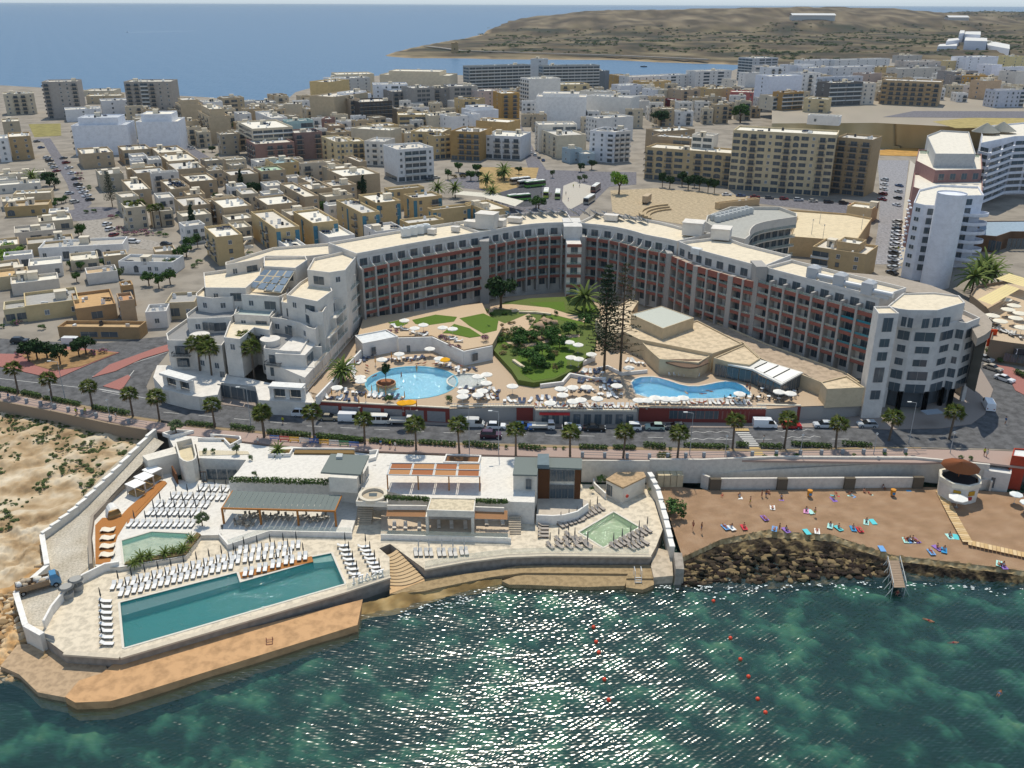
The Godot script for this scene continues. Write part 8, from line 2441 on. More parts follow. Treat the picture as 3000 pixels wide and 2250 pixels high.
# ---- trees in the town,people,towels
func greenery() -> void:
	rng.seed = 19
	for k in [
		["dark",[-118.2,-207.2,-116.2,-208.2,-111.1,-204.2,-108.6,-209.1,-107.7,-211,-119.9,-206.2],5.0,5.5,"gnarled dark tree on the triangular traffic island","traffic island trees"],
		["dark",[-219,-429.8,-225.7,-438.6],7.0,7.5,"dark round tree beside the villa street","villa street trees"],
		["round",[-164.2,-335.3,-114.4,-306.3,-115.7,-302.5,-114.2,-289.7,-116.2,-316.2,-110.3,-268.5,-108.4,-273.1,-114.6,-271.6],5.0,5.0,"green garden tree between villas and hotel","villa garden trees"],
		["lime",[-178.2,-309.1,-177.2,-303.4,-173.1,-305.2,-172.3,-295.9],4.0,5.5,"bright green garden tree at the villas","villa garden trees"],
		["round",[-33,-459.9,-19.5,-477.7,-21.2,-456.1,-28.9,-481.6],5.5,5.5,"round tree in the little park","park trees"],
		["dark",[-18.9,-479.9,3.2,-475.4,-17.3,-456.3,-5.8,-459.8],5.0,5.0,"dark tree at the park corner","park trees"],
		["lime",[50,-422.6],10.0,10.0,"big yellow green tree beside the bus station",""],
		["round",[11.2,-386.1,10.2,-390],5.5,7.0,"broad green tree behind the hotel roof","station trees"],
		["olive",[20.4,-465.8,33.4,-451.6,36.1,-454.9],4.0,3.5,"olive tree on the station kerb","station trees"],
		["dark",[73.2,-441,76.3,-437.7,84.7,-434.4,89.4,-431.2,93,-428,88.9,-440.7,83.4,-444.1,95.3,-424.9],7.0,5.5,"dark street tree in front of the yellow block","yellow block trees"],
		["dark",[109,-681.4],12.0,15.0,"large dark tree behind the terracotta roof",""],
		["round",[172.9,-704.2],13.0,18.0,"wide green tree below the rose pink flats",""],
		["dark",[36.2,-482.9,42.7,-491.2],5.0,5.5,"olive dark tree by the blue grey villa","villa wing trees"],
		["round",[-80.2,-380.7,-80.8,-378.1],5.0,6.5,"green tree between the stone flats","stone flats trees"],
		["dark",[-122.7,-416.4,-118.7,-413.2,-121.7,-419.6,-118.3,-416.3],6.5,5.0,"dark tree clump among the stone flats","stone flats trees"],
		["dark",[-70,-413.9,-68.7,-416.8],8.0,4.5,"tall dark tree among the stone flats","stone flats trees"],
		["olive",[-175,-310.9,-177.4,-307.3,-172.7,-301.9],3.0,4.5,"olive green tree in the villa yard","villa garden trees"],
		["round",[-186.2,-343.4,-170.3,-324.3,-165.8,-336.6,-200.8,-393.7,-200.3,-396.6,-199.9,-399.5,-199.3,-388.1],3.0,3.5,"clipped green garden tree by the villa walls","villa garden trees"],
		["round",[-143.5,-288.4,-147.1,-290.2,-141.9,-293.7,-150.4,-286.8,-138,-293.6,-138.9,-275.1],3.2,3.6,"shady garden tree behind the white villa","villa garden trees"]]:
		for p in row3(k[1]): tree(k[0],V(p.x,0.05,p.y),k[2] * rnd(0.85,1.15),k[3] * rnd(0.85,1.15),k[4],k[5])
	for k in [[V(-121.7,0.1,-336.1),13.0,"tall cypress beside the stone flats with palms"],[V(-126.7,0.1,-419.7),12.0,"tall cypress in the dark tree clump"],[V(-68.4,0.1,-411),11.0,"tall cypress at the curved white parapet"]]:
		var t := thing("cypress_tree",k[2],"tree",k[0])
		put(kit["trunk0"],"trunk",t,Transform3D(Basis.from_scale(V(3,k[1] * 0.4,3)),Vector3.ZERO),kit["bark"])
		put(kit["cypress"],"crown",t,Transform3D(Basis.from_scale(V(k[1] * 0.9,k[1],k[1] * 0.9)),Vector3.ZERO),kit["leafm"])
	var at := thing("araucaria_pine","star shaped pine tree beside the roundabout","tree",V(-174.9,0.1,-389.8))
	put(kit["araucaria_trunk0"],"trunk",at,Transform3D(Basis.from_scale(Vector3.ONE * 15),Vector3.ZERO),kit["bark"])
	put(kit["araucaria0"],"crown",at,Transform3D(Basis.from_scale(V(20,15,20)),Vector3.ZERO),kit["leafm"])
	for p in row3([-153.9,-356.6,-149.6,-358.9,-141.5,-349.4,-139.6,-351.7,-150.5,-354.2]): fan_palm(V(p.x,0.1,p.y),8.0,1.3,"fan palm in the oleander garden","garden palms")
	for p in row3([-233.3,-438.1] + [-34.5,-413.2,-26.6,-413.1,-9.3,-404.3,-4.8,-463.6] + [-12.6,-436.1,-4.3,-455.8]): fan_palm(V(p.x,0.1,p.y),4.5,1.6,"feathery palm among the town gardens","garden palms",true)
	for k in [["pink",[-165.8,-366.6,-153.3,-345.1,-148.6,-338.5,-144.9,-338.4,-142.6,-340.5,-139.2,-338.3,-224,-467.2,-215.9,-452],3.6,2.4,"pink flowering oleander along the garden wall street"],["pink",[-136.7,-234.4,-140.4,-236.9,-103.9,-212,-124.2,-209.7,-121.4,-209.2,-105.9,-211],2.6,2.0,"pink oleander beside the coast road junction"],["white",[-133.4,-275,-134.5,-276.6] + [-153.2,-354.3],3.2,2.6,"white flowering shrub at the garden wall"],["shrub",[-204.7,-434.1,-201.2,-427.4,-164.6,-369,-157.1,-361.5,-135.5,-338.3,-132.7,-336.1,-178.1,-378.3,-181,-377] + [-139.5,-231.3,-128.2,-230,-137.5,-233.7,-107.4,-298.6,-107.1,-293.2],2.6,1.8,"green shrub in a town garden"],["dry",[-25.3,-463.2,-14.9,-452.6,-9.8,-449.1,-30.4,-463.3] + [290.5,-705.7,305.6,-722.9,279.9,-689.2],4.0,2.0,"dry yellow shrub on the waste ground"]]:
		for p in row3(k[1]): shrub(k[0],V(p.x,0.1,p.y),k[2] * rnd(0.8,1.3),k[3] * rnd(0.8,1.3),k[4],"town shrubs")
	# scrub on the rocky land: low clumps too many to count
	var mm := MultiMesh.new()
	mm.transform_format = MultiMesh.TRANSFORM_3D
	mm.mesh = kit["scrub1"]
	var xs := []
	var fn := FastNoiseLite.new()
	fn.seed = 77; fn.frequency = 0.06
	for i in 1300:
		var u := rnd(0,1)
		var v := rnd(0,1)
		var a := V(-139,-2.5,-190.8).lerp(V(-78.2,-2.5,-169.5),u)
		var b := V(-110.5,-4,-130.6).lerp(V(-81.9,-4,-137.5),u)
		var p := a.lerp(b,pow(v,1.3))
		if fn.get_noise_2d(p.x,p.z) < 0.05 - 0.25 * (1.0 - v): continue
		var w := rnd(0.5,1.7)
		xs.append(Transform3D(yb(rnd(0,6)) * Basis.from_scale(V(w,rnd(0.4,0.9),w)),p - V(0,0.25,0)))
	mm.instance_count = xs.size()
	for i in xs.size(): mm.set_instance_transform(i,xs[i])
	var mi := MultiMeshInstance3D.new()
	mi.name = "scrub_vegetation_near"
	mi.multimesh = mm
	mi.material_override = kit["leafm"]
	mi.set_meta("kind","stuff")
	tag(mi,"low green scrub scattered over the rocky land below the promenade","scrub")
	add_child(mi)
# people: one continuous surface drawn round a posed skeleton
func body_mesh(bones: Array,cols: Callable) -> ArrayMesh:
	var h := 0.05
	var lo := V(9,9,9)
	var hi := -lo
	for b in bones:
		for k in 2:
			lo = lo.min(b[k] - Vector3.ONE * (b[2 + k] + 0.08)); hi = hi.max(b[k] + Vector3.ONE * (b[2 + k] + 0.08))
	var nx := int((hi.x - lo.x) / h) + 2
	var ny := int((hi.y - lo.y) / h) + 2
	var nz := int((hi.z - lo.z) / h) + 2
	var f := PackedFloat32Array()
	f.resize(nx * ny * nz)
	for z in nz:
		for y in ny:
			for x in nx:
				var p := lo + V(x,y,z) * h
				var d := 9.0
				for b in bones:
					var ab: Vector3 = b[1] - b[0]
					var t := clampf((p - b[0]).dot(ab) / maxf(ab.length_squared(),1e-6),0,1)
					var e := p.distance_to(b[0] + ab * t) - lerpf(b[2],b[3],t)
					var m := maxf(0.03 - absf(d - e),0.0)
					d = minf(d,e) - m * m * 8.0
				f[(z * ny + y) * nx + x] = d
	var id := {}
	var s := mb(true)
	var off := [0,1,nx,nx + 1,nx * ny,nx * ny + 1,nx * ny + nx,nx * ny + nx + 1]
	for z in nz - 1:
		for y in ny - 1:
			for x in nx - 1:
				var k := (z * ny + y) * nx + x
				var c := Vector3.ZERO
				var n := 0
				for e in [[0,1],[2,3],[4,5],[6,7],[0,2],[1,3],[4,6],[5,7],[0,4],[1,5],[2,6],[3,7]]:
					var a := f[k + off[e[0]]]
					var b := f[k + off[e[1]]]
					if (a < 0) != (b < 0):
						var t := a / (a - b)
						var pa := V(e[0] & 1,(e[0] >> 1) & 1,e[0] >> 2)
						var pb := V(e[1] & 1,(e[1] >> 1) & 1,e[1] >> 2)
						c += pa.lerp(pb,t)
						n += 1
				if n > 0:
					var p := lo + (V(x,y,z) + c / n) * h
					id[k] = s.v.size()
					s.v.append(p)
					s.n.append(V(f[k + 1] - f[k],f[k + nx] - f[k],f[k + nx * ny] - f[k]).normalized())
					s.c.append(cols.call(p))
	for k in id:
		for ax in [[1,nx,nx * ny],[nx,nx * ny,1],[nx * ny,1,nx]]:
			if (f[k] < 0) == (f[k + ax[0]] < 0): continue
			var a = id.get(k)
			var b = id.get(k - ax[1])
			var c = id.get(k - ax[1] - ax[2])
			var d = id.get(k - ax[2])
			if a == null or b == null or c == null or d == null: continue
			if f[k] < 0: s.ix.append_array(PackedInt32Array([a,c,b,a,d,c]))
			else: s.ix.append_array(PackedInt32Array([a,b,c,a,c,d]))
	return s.mesh()
func people() -> void:
	rng.seed = 4
	
	var poses := {}
	var legs := []
	# standing,mid stride
	var st := [[V(0,1.62,0),V(0,1.72,0.01),0.1,0.095],[V(0,1.42,0),V(0,1.6,0),0.055,0.05],[V(0,1.35,0),V(0,0.95,0),0.15,0.14],[V(-0.17,1.4,0),V(0.17,1.4,0),0.07,0.07]]
	for sx in [-1,1]:
		st += [[V(0.19 * sx,1.4,0),V(0.25 * sx,1.12,-0.06 * sx),0.055,0.045],[V(0.25 * sx,1.12,-0.06 * sx),V(0.25 * sx,0.88,0.06 * sx),0.045,0.035],[V(0.25 * sx,0.88,0.06 * sx),V(0.24 * sx,0.78,0.09 * sx),0.04,0.028],[V(0.09 * sx,0.92,0),V(0.1 * sx,0.5,0.12 * sx),0.09,0.065],[V(0.1 * sx,0.5,0.12 * sx),V(0.1 * sx,0.08,0.02 + 0.12 * sx),0.06,0.04],[V(0.1 * sx,0.06,0.12 * sx),V(0.1 * sx,0.04,0.16 + 0.12 * sx),0.045,0.035]]
	# sitting on the ground,knees up
	var si := [[V(0,0.82,-0.05),V(0,0.92,-0.04),0.1,0.095],[V(0,0.62,-0.08),V(0,0.8,-0.05),0.055,0.05],[V(0,0.56,-0.08),V(0,0.14,0),0.15,0.14],[V(-0.17,0.6,-0.08),V(0.17,0.6,-0.08),0.07,0.07]]
	for sx in [-1,1]:
		si += [[V(0.19 * sx,0.6,-0.08),V(0.26 * sx,0.34,-0.02),0.05,0.042],[V(0.26 * sx,0.34,-0.02),V(0.16 * sx,0.36,0.24),0.042,0.032],[V(0.1 * sx,0.13,0.04),V(0.12 * sx,0.42,0.42),0.085,0.065],[V(0.12 * sx,0.42,0.42),V(0.12 * sx,0.08,0.62),0.06,0.04],[V(0.12 * sx,0.06,0.62),V(0.12 * sx,0.04,0.76),0.045,0.035]]
	# lying on the back
	var ly := [[V(0,0.14,-0.8),V(0,0.15,-0.9),0.095,0.1],[V(0,0.12,-0.62),V(0,0.13,-0.78),0.055,0.05],[V(0,0.13,-0.55),V(0,0.13,-0.12),0.14,0.13],[V(-0.17,0.12,-0.6),V(0.17,0.12,-0.6),0.065,0.065]]
	for sx in [-1,1]:
		ly += [[V(0.19 * sx,0.11,-0.6),V(0.3 * sx,0.08,-0.32),0.05,0.045],[V(0.3 * sx,0.08,-0.32),V(0.28 * sx,0.07,-0.05),0.045,0.035],[V(0.09 * sx,0.12,-0.08),V(0.12 * sx,0.11,0.36),0.085,0.065],[V(0.12 * sx,0.11,0.36),V(0.13 * sx,0.07,0.78),0.06,0.04],[V(0.13 * sx,0.07,0.8),V(0.15 * sx,0.16,0.84),0.04,0.03]]
	var skin := [lin("a9765a"),lin("8a5a42"),lin("bf8d70")]
	var wear := [lin("2a2c34"),lin("b5b8bc"),lin("8f2a34"),lin("2f5f8f"),lin("a9b52a"),lin("c9c4b8")]
	var mats_p := vcol(0.8,"bodyvc")
	for i in 6:
		var sk: Color = skin[i % 3]
		var we: Color = wear[i]
		var dressed := i >= 3
		poses["stand%d" % i] = body_mesh(st,func(p: Vector3): return lin("2a1e16") if p.y > 1.68 or (p.y > 1.58 and p.z < -0.03) else (we if (dressed and p.y > 0.95 and p.y < 1.45) else (wear[(i + 2) % 6] if p.y > 0.68 and p.y < 0.97 and absf(p.x) < 0.2 else sk)))
		if i < 3:
			poses["sit%d" % i] = body_mesh(si,func(p: Vector3): return lin("2a1e16") if p.y > 0.88 or (p.y > 0.78 and p.z < -0.1) else (we if (p.y < 0.24 and p.z < 0.15) or (i == 1 and p.y < 0.6 and p.z < 0.1 and absf(p.x) < 0.2) else sk))
			poses["lie%d" % i] = body_mesh(ly,func(p: Vector3): return lin("2a1e16") if p.z < -0.88 else (wear[i + 2] if absf(p.z + 0.06) < 0.12 and absf(p.x) < 0.2 else sk))
	var person := func(pose: String,at: Vector3,turn: float,label: String,group: String):
		var o := put(poses[pose],"person",self,Transform3D(yb(turn),at),mats_p)
		tag(o,label,"person",group)
	var names := ["in dark shorts","in pale shorts","in red swimwear","in a blue top","in a yellow green vest","in a pale shirt"]
	for k in [[[32.7,-138.2,34.1,-137.6,45.1,-146.9,47.9,-149.3,48.8,-149.5,56.1,-143,48,-137.4],0,3,-4.85,"person standing on the sand "],[[-93.9,-175.2,-92.1,-175.2,-84.6,-173,-112.7,-182.9,-94,-174.9] + [-51.2,-161.4,-39.8,-162.4] + [93.5,-157.6,93.7,-157] + [-26.3,-160.4,-24.4,-160,-23.3,-159.6],3,3,0.17,"person walking on the promenade "],[[105.2,-172.4] + [-48.5,-171.1] + [51.2,-163,51.3,-172.6,140.2,-318.7],3,3,0.06,"person on the road "],[[13.3,-420.3,17.8,-417.3,24.9,-420.1,25.2,-405.7,29.5,-438.5,32.5,-438.4],3,3,0.1,"person waiting at the bus station "],[[52.5,-181.4,52.1,-182.4] + [-22.1,-192.1,-25.2,-188],0,3,3.4,"bather standing at the hotel pool "]]:
		var i := 0
		for p in row3(k[0]):
			var c: int = k[1] + i % k[2]
			person.call("stand%d" % c,V(p.x,k[3] if not str(k[4]).contains("1650") else 2.6,p.y),rnd(0,6),k[4] + names[c],"people on foot")
			i += 1
	# towels with sunbathers
	var tc := ["5fc4c9","a9d8d0","6f9fd0","d79ac2","e4e4e0","8e6fb5","c7434d","3f8fbf"]
	var tn := ["turquoise","mint","sky blue","pink","white","violet","red","deep blue"]
	var spots := row3([38.8,-139.3,39.9,-139.1,42.2,-139.3,47.6,-138.8,49.6,-138.4,53.2,-137.9,55.1,-138.1,58,-139.8,59.3,-139.1,46.7,-142.3,55.1,-144.7,55.8,-144.5,40.4,-149.6,43.7,-149.5,49.6,-150.6,49.1,-145.9,51.6,-149,62,-150.8,62.6,-150.5,61.5,-148.7] + [61.9,-139,63,-138.7,65,-141,66.3,-141.2,65.2,-150.6,65.3,-150.1,68.2,-151.2,69.1,-151,72.4,-152.6,77.1,-152.5,70,-135.4,70.6,-135.4,71.2,-135.4,71.8,-135.4,78.3,-136.6,79.4,-136.5,73,-131.8,75.5,-132.4,74.6,-133.1,83.1,-128.4,83.4,-127.6,64.8,-132.8])
	var i2 := 0
	for p in spots:
		var y := lerpf(-4.55,-5.4,clampf((p.y + 156.0) / 22.0,0,1))
		var c := rng.randi() % 8
		var tm := mb()
		tm.box(Vector3.ZERO,V(0.95,0.04,1.85))
		var tu := rnd(-0.5,0.5)
		var o := put(tm.mesh(),"beach_towel",self,Transform3D(yb(tu),V(p.x,y + 0.1,p.y)),mat(Color(tc[c]),0.95))
		tag(o,tn[c] + " beach towel spread on the sand","towel","beach towels")
		if i2 % 6 != 5: person.call(("sit%d" if i2 % 3 != 0 else "lie%d") % (i2 % 3),V(p.x,y + 0.12,p.y),tu + PI * (i2 % 2),"sunbather %s on a %s towel %s" % ["sitting" if i2 % 3 != 0 else "lying",tn[c],names[i2 % 3]],"sunbathers on the sand")
		i2 += 1
	# guests resting on the hotel deck
	for r in [[[-36,-197.6,-24,-177.1],8],[[5.6,-173.2,26.2,-172.8],14],[[27.6,-175.2,50.1,-174.8],12],[[-11.4,-181.6,-3.1,-177.3],8],[[-29,-199.5,-12.8,-194.1],8],[[15.5,-190.7,23.8,-180.8],10]]:
		for p in row_of(V(r[0][0],3.4,r[0][1]),V(r[0][2],3.4,r[0][3]),r[1]):
			var c := rng.randi() % 3
			person.call("lie%d" % c,p + V(rnd(-1,1),0.42,rnd(-1,1)),rnd(0,6),"hotel guest lying on a pool deck lounger " + names[c],"guests on loungers")
	# swimmers
	for p in row3([65.7,-115.2,67.1,-109.8,68.7,-98.9,63.6,-122.2] + [38.5,-181.1,42.2,-180.6,43.8,-182]): person.call("lie%d" % (rng.randi() % 3),V(p.x,-7.08 if p.y > -165 else 3.2,p.y),rnd(0,6),"swimmer floating in the water","swimmers")
const TOWN := [   # label,near roof corner x and z,bearing of its long front,front and side lengths,height,wall colour,bays of front and side,extras
	["yellow stone flats with an outside staircase, behind the stepped hotel wing",-99.4,-294.9,60,8.8,18,10,"c2ab80",".w.","rr",{"st": 1}],
	["yellow stone flats with blue painted corner bays and white roof tanks",-82.5,-307.3,60,8.6,32.4,10,"c2ab80",".w.",".wr.",{"blue": 1}],
	["yellow stone flats with a row of black roof tanks",-71.5,-316.4,60,9.6,22.9,10,"c2ab80","w..w","w",{"blue": 1}],
	["low white house with solar panels and a roof pergola",-70.3,-287,60,6.4,32.6,6,"dedcd8","w","ww",{"solar": 1}],
	["tan stone flats with a white roof behind the garden of palms",-112.5,-346.2,60,11.1,20.3,9,"b3a084","..w","rw",{}],
	["tan stone flats with a red brown stairwell beside them",-96.8,-352.2,60,11.8,18.6,9,"b3a084","..w","rr",{}],
	["tan stone flats with two big white tanks on a low roof",-85.7,-368.5,60,6.1,35,9,"b3a084",".w","wr",{}],
	["tan stone flats with a single white tank on the corner",-82.8,-387.6,60,5.3,32.9,9,"b3a084","w","w.",{}],
	["tan stone flats behind two fan palms and a cypress",-130.6,-353.8,60,10.4,20,8,"b3a084","wrw","w",{}],
	["grey stone flats with a pale walled roof",-143.9,-401.5,60,11.9,20.6,9,"a89478",".w","w",{}],
	["tan stone flats with a long solar panel",-147.2,-393.3,60,5.8,16,8,"b3a084","w.","w",{"solar": 1}],
	["tan stone flats beside a dark clump of cypresses",-130.5,-418,60,12.9,15.4,9,"b3a084","w.","r",{}],
	["tan stone flats with a pale green roof",-117.7,-423.4,60,11.6,14,10,"b3a084","r.w","w",{"roof": "a9c0a4"}],
	["ochre stone flats with grey blue roof coating",-117.2,-445.4,60,12.6,15.3,10,"c2ab80","..w","w",{"roof": "8fa5a8"}],
	["cream flats with red brown balcony fronts",-103.8,-445.3,60,12.7,3.9,10,"c9bba5","rw","w",{}],
	["tan stone flats below the tall dark cypress tree",-87,-384.8,60,10,16.3,9,"b3a084","w.","w",{}],
	["tan stone flats next to the tall dark cypress tree",-78.6,-392.2,60,11.1,14,9,"b3a084","w.w","w",{}],
	["tan stone flats with a curved white roof parapet",-77.2,-410.7,60,17.9,21.8,10,"b3a084","..","w",{}],
	["tan stone flats in front of the cream apartment houses",-77.5,-458.4,60,4,22,9,"b3a084",".","w.",{}],
	["yellow stone flats with grey blue corner panels near the hotel roof",-56.5,-333.1,60,7.3,28.3,10,"c2ab80","ww","wr",{"blue": 1}],
	["yellow stone flats with two rooftop hatches, wedged between blue trimmed blocks",-53.8,-352,60,10.5,19.4,10,"c2ab80","w.w","w",{"blue": 1}],
	["yellow stone flats with a terracotta corner and blue bay",-40.8,-366.7,60,13.2,10,9,"c2ab80","wr","w",{"blue": 1}],
	["yellow stone flats with a flat white roof near the date palm",-52.6,-384.1,60,16.2,6.2,9,"c2ab80","ww","b",{"blue": 1}],
	["low yellow flats with a bright blue end bay",-31.7,-353.3,60,17.1,5.2,7,"c2ab80","w.w","w",{"blue": 1}],
	["low yellow flats with two bright blue panels by the bus station",-10.6,-352.9,60,10.7,18.2,7,"c2ab80","w.","w",{"blue": 1}],
	["low yellow flats just behind the hotel roof chillers",-39.4,-334,60,15,8.2,6,"c2ab80","w.","w",{}],
	["low white flats with a round roof dome behind the hotel",-49.7,-320.6,60,11.2,12.2,6,"dedcd8","w","w",{}],
	["low white flats with roof tanks behind the stepped hotel",-64.2,-307.4,60,9.6,24.5,7,"dedcd8","w","w",{}],
	["tan stone flats beneath the tall blank white gable",-230.2,-486.8,60,15.7,22.7,8,"b3a084",".ww","w.",{}],
	["tan stone flats with palms in front, below the second white gable",-213.6,-500,60,14.8,19.2,8,"b3a084","rw.w","w",{}],
	["grey stone flats beside the star shaped pine",-193.6,-423.9,60,10.3,17.4,8,"b3a893","w","w",{}],
	["tan stone flats with a long plain roof terrace",-178.2,-428.1,60,13.7,15.3,8,"b3a084","...w","w",{}],
	["tan stone flats with a pale roof behind the fan palms",-164.4,-386.7,60,8.1,28.3,8,"b3a084","w","w",{}],
	["tan stone flats carrying a tilted solar array",-148.2,-389.3,60,8,25.2,8,"b3a084","w","w",{"solar": 1}],
	["tan terrace house end with white tanks on its roof",-163.5,-439.2,60,14.2,24.5,8,"b3a084","...w","ww",{}],
	["tan terrace house second in the row from the dark street",-175.6,-463.5,60,14.9,32.3,8,"b3a084","..","ww",{}],
	["tan terrace house third in the row from the dark street",-188.3,-486.4,60,14.7,30,8,"b3a084","..","w",{}],
	["grey nine storey tower with rows of dark balconies by the sea",-358,-713.6,75,24.6,22,27,"a9a29a","r.wwr","rrr",{"fh": 3.0}],
	["cream nine storey tower with a tan roof and one stair head",-297.8,-718.8,84,34.9,22,27,"a8a198","rrgrww","r",{"fh": 3.0}],
	["white block with a huge blank gable and a bare grey roof",-254.8,-532.2,80.4,30.1,22,17,"e4e6ea",".","rrrr",{"up": 4,"roof": "b9bdc2"}],
	["second white block with a blank gable and stepped shoulders",-221.6,-542.9,81.8,23.8,22,18,"e4e6ea",".","wwww",{"up": 4}],
	["tan apartment block with two columns of windows beside the street",-282.5,-514.2,62,11.1,20,13,"b39a74","ww","w",{}],
	["white apartment block joined to the tan one",-285.5,-507.4,62,5.5,16,13,"dedcd8","w","w",{}],
	["cream block of flats with brown recessed balconies at the shore",-401.5,-736.1,62,21.7,16,16,"cfc3ab","wrrw","w",{}],
	["plain grey beige house above the parked street",-336.6,-608.9,62,10.2,18,10,"b5a890","w","w",{}],
	["small white house with a roof room between the gables",-325.9,-737.7,63.3,21.1,18,11,"e2e2e2",".w.w","w",{}],
	["white villa roof with a low dome behind the first gable",-333.7,-692.2,63.2,24.4,16,9,"dedede",".ww","w",{}],
	["low cream villas spread along the sea rocks",-410.8,-895.3,83,27.7,25,5,"cfc3ab","w.w","w",{}],
	["tan low houses with small windows between the towers",-375.4,-821.4,76.2,28.5,20,7,"bdac90","www","w",{}],
	["beige block with green shaded balconies down its street side",-224.5,-628.5,62,14.4,22,19,"bdac90",".","rrrr",{"up": 3}],
	["beige party wall with a white tank room on top",-190.6,-580.7,62,12.8,37.5,17,"bdac90",".","rrr",{"up": 4}],
	["white stair block with a water tank on the beige roofs",-212.1,-638.2,62,12.9,14,20,"dedcd8",".","w",{}],
	["old beige house with arched roof windows facing the sea",-217.5,-699.9,62,10.8,14,17,"bdac90","rd","w",{}],
	["weathered beige house end beside the sea",-208.1,-705.4,62,4.9,14,17,"b9a98c","w","w",{}],
	["low beige house squeezed in the dark street",-212.1,-597.9,62,8.7,7.3,12,"bdac90",".","rrr",{}],
	["narrow beige house with rooftop sheds in the dark street",-217.5,-632.5,62,5.1,12,12,"bdac90",".","rr",{}],
	["pink brown apartment block with rounded corner balconies",-139.9,-496.6,62,21.6,22,12,"94766c",".rrr","rrrr",{"fh": 2.9,"curve": 1}],
	["cream penthouse storeys set back on the pink brown block",-145.2,-513.5,62,22.8,38.2,18,"cfc3ab","gggg","d",{"fh": 3.0,"y0": 12}],
	["pink brown wing with glazed top flats and long balconies",-123.5,-519.9,62,16.1,16,15,"8f7870","r.r","w",{"fh": 3.0}],
	["glass walled roof room with a green screen",-131.8,-539.9,62,15.4,10,19,"a9c3c0",".g","w",{"y0": 14}],
	["white flat roofed house among the crowded roof tanks",-183.9,-622.4,62,8.2,16,14,"dedcd8",".w","w",{}],
	["white house with one square window among the roofs",-158.8,-608.5,62,10.7,45.2,13,"dedcd8","w.w","w",{}],
	["low grey shed roofs near the shore",-206.1,-749.7,68.6,15.2,20,9,"b0b0ac","w","w",{}],
	["low pale house by the sea under the beige wall",-202,-720.5,62,13.7,20,9,"c9bfae","w","w",{}],
	["cream stair house against the long beige wall",-169.3,-689.2,83.9,11.5,14,14,"cfc3ab",".","w",{}],
	["long beige windowless wall below the sea view",-145.5,-667.9,118,21.7,40,22,"bdac90",".","w",{}],
	["yellow beige wall end with a white stepped parapet",-166.4,-768.3,114.3,18.5,30,24,"cfb684",".","w",{}],
	["white blank gable with a stepped top beside the black facade",-131.3,-681.4,118,15.2,26,21,"e6e6e8",".","w",{"up": 2}],
	["narrow cream flats with curved glass balconies",-116.1,-663.5,62,7.5,20,20,"b3a28c","rb","w",{}],
	["black facade with white wavy balcony edges",-107.6,-652.7,62,24.3,24,19,"55504c","rrrrrrrr","w",{"fh": 2.7}],
	["white stair block on the sea front roofs",-165.8,-851,62,15.1,20,20,"e0e0e0",".","w",{}],
	["grey white building with three square windows by the sea",-155.6,-872.1,62,24.2,20,19,"c5c5c2","www","w",{}],
	["white house with arched windows and blue canopies on its roof",-115.7,-777.5,78.9,28.3,20,21,"dde0e4","wwdd","w",{}],
	["grey flats with dark open loggias",-97.5,-759,62,16.4,22,17,"8d8a86","rrr","w",{}],
	["grey flats with long glazed balconies and white blinds",-79.9,-743.7,62,19.1,24,21,"9a9792",".ddd.","w",{}],
	["light grey flats with stacked long balconies and a white awning",-52.8,-761.4,77.2,24.4,24,21,"a39f98",".ddd.","w",{}],
	["dark grey recessed flats between the two balcony blocks",-64.4,-755.2,65.5,13.9,20,20,"87847f","rw","w",{}],
	["long cream sea front roof with machinery on top",-120.3,-849.1,100.3,64.8,30,24,"cfc3ab",".....","w",{"up": 3}],
	["cream plant room with dark ducts against the sea",-108.7,-873.3,85.6,27.2,20,25,"cbbf9f",".","w",{}],
	["pale cream roofs stepped up from the shore",-169.5,-904.5,70,36.5,30,20,"d8cbb0",".w.","w",{}],
	["yellow framed house with timber loggias on the roof line",-76.9,-620.5,80.9,20.7,18,14,"c2ab80","dd","w",{}],
	["cream round cornered house with a white roof dome",-84.9,-568.2,62,15.4,16,13,"c9b184","ww","w",{}],
	["white house with a blank side wall and one balcony",-40.1,-593.5,62,12.4,18,16,"e0dedb",".w","w",{}],
	["cream house with tanks above the arched balcony",-55,-606.8,76.3,14.3,18,15,"cfc3ab",".wb","w",{}],
	["yellow corner house with small balconies on every floor",-59.7,-537.5,100.5,19.4,20,14,"c2ab80","wbwbw","w",{}],
	["yellow rounded house beside the blue parasols",-44.9,-524.4,62,10.1,20,13,"c2ab80","wbb","w",{"shop": 1}],
	["brown stone flats with pairs of black balconies over a cafe",-35.6,-523.9,106.9,17.7,22,16,"ab8c5c",".rrr","w",{"shop": 1}],
	["yellow house with wall balconies behind the white gable",-37.6,-697.5,108.1,11.2,18,17,"c2ab80","rr","w",{}],
	["white stepped gable below the sea hotel",-26.5,-608.3,62,5.3,14,16,"e4e4e4",".","w",{}],
	["cream rounded flats with continuous curved balconies",-96.3,-498.9,62,9.5,27.2,13,"d4c096","wbww","bb",{}],
	["cream narrow flats with a brown timber balcony",-89.2,-508.5,68.7,6.8,14,12,"cdb98f","rr","w",{}],
	["off white flats with air conditioners on the wall",-81.7,-503.7,104.3,11.8,16,13,"d9d2c6","wbw","w",{}],
	["pale six storey apartment house with a cream blank side wall",-57.3,-452,62,19.5,19.5,16,"dcdcda","wgggw",".",{"fh": 2.9,"shop": 1}],
	["cream roof house with big pink tanks behind the pale apartment house",-96.8,-550.8,112.1,26.5,14,14,"cfc3ab","...","w",{}],
	["tan house with dark red lower floor",-114,-577.3,62,9.2,14,12,"b39b80","wb","w",{}],
	["pink brown stair tower with one window each floor",-123.3,-595.5,91.8,5.7,14,14,"8f7168","w","w",{}],
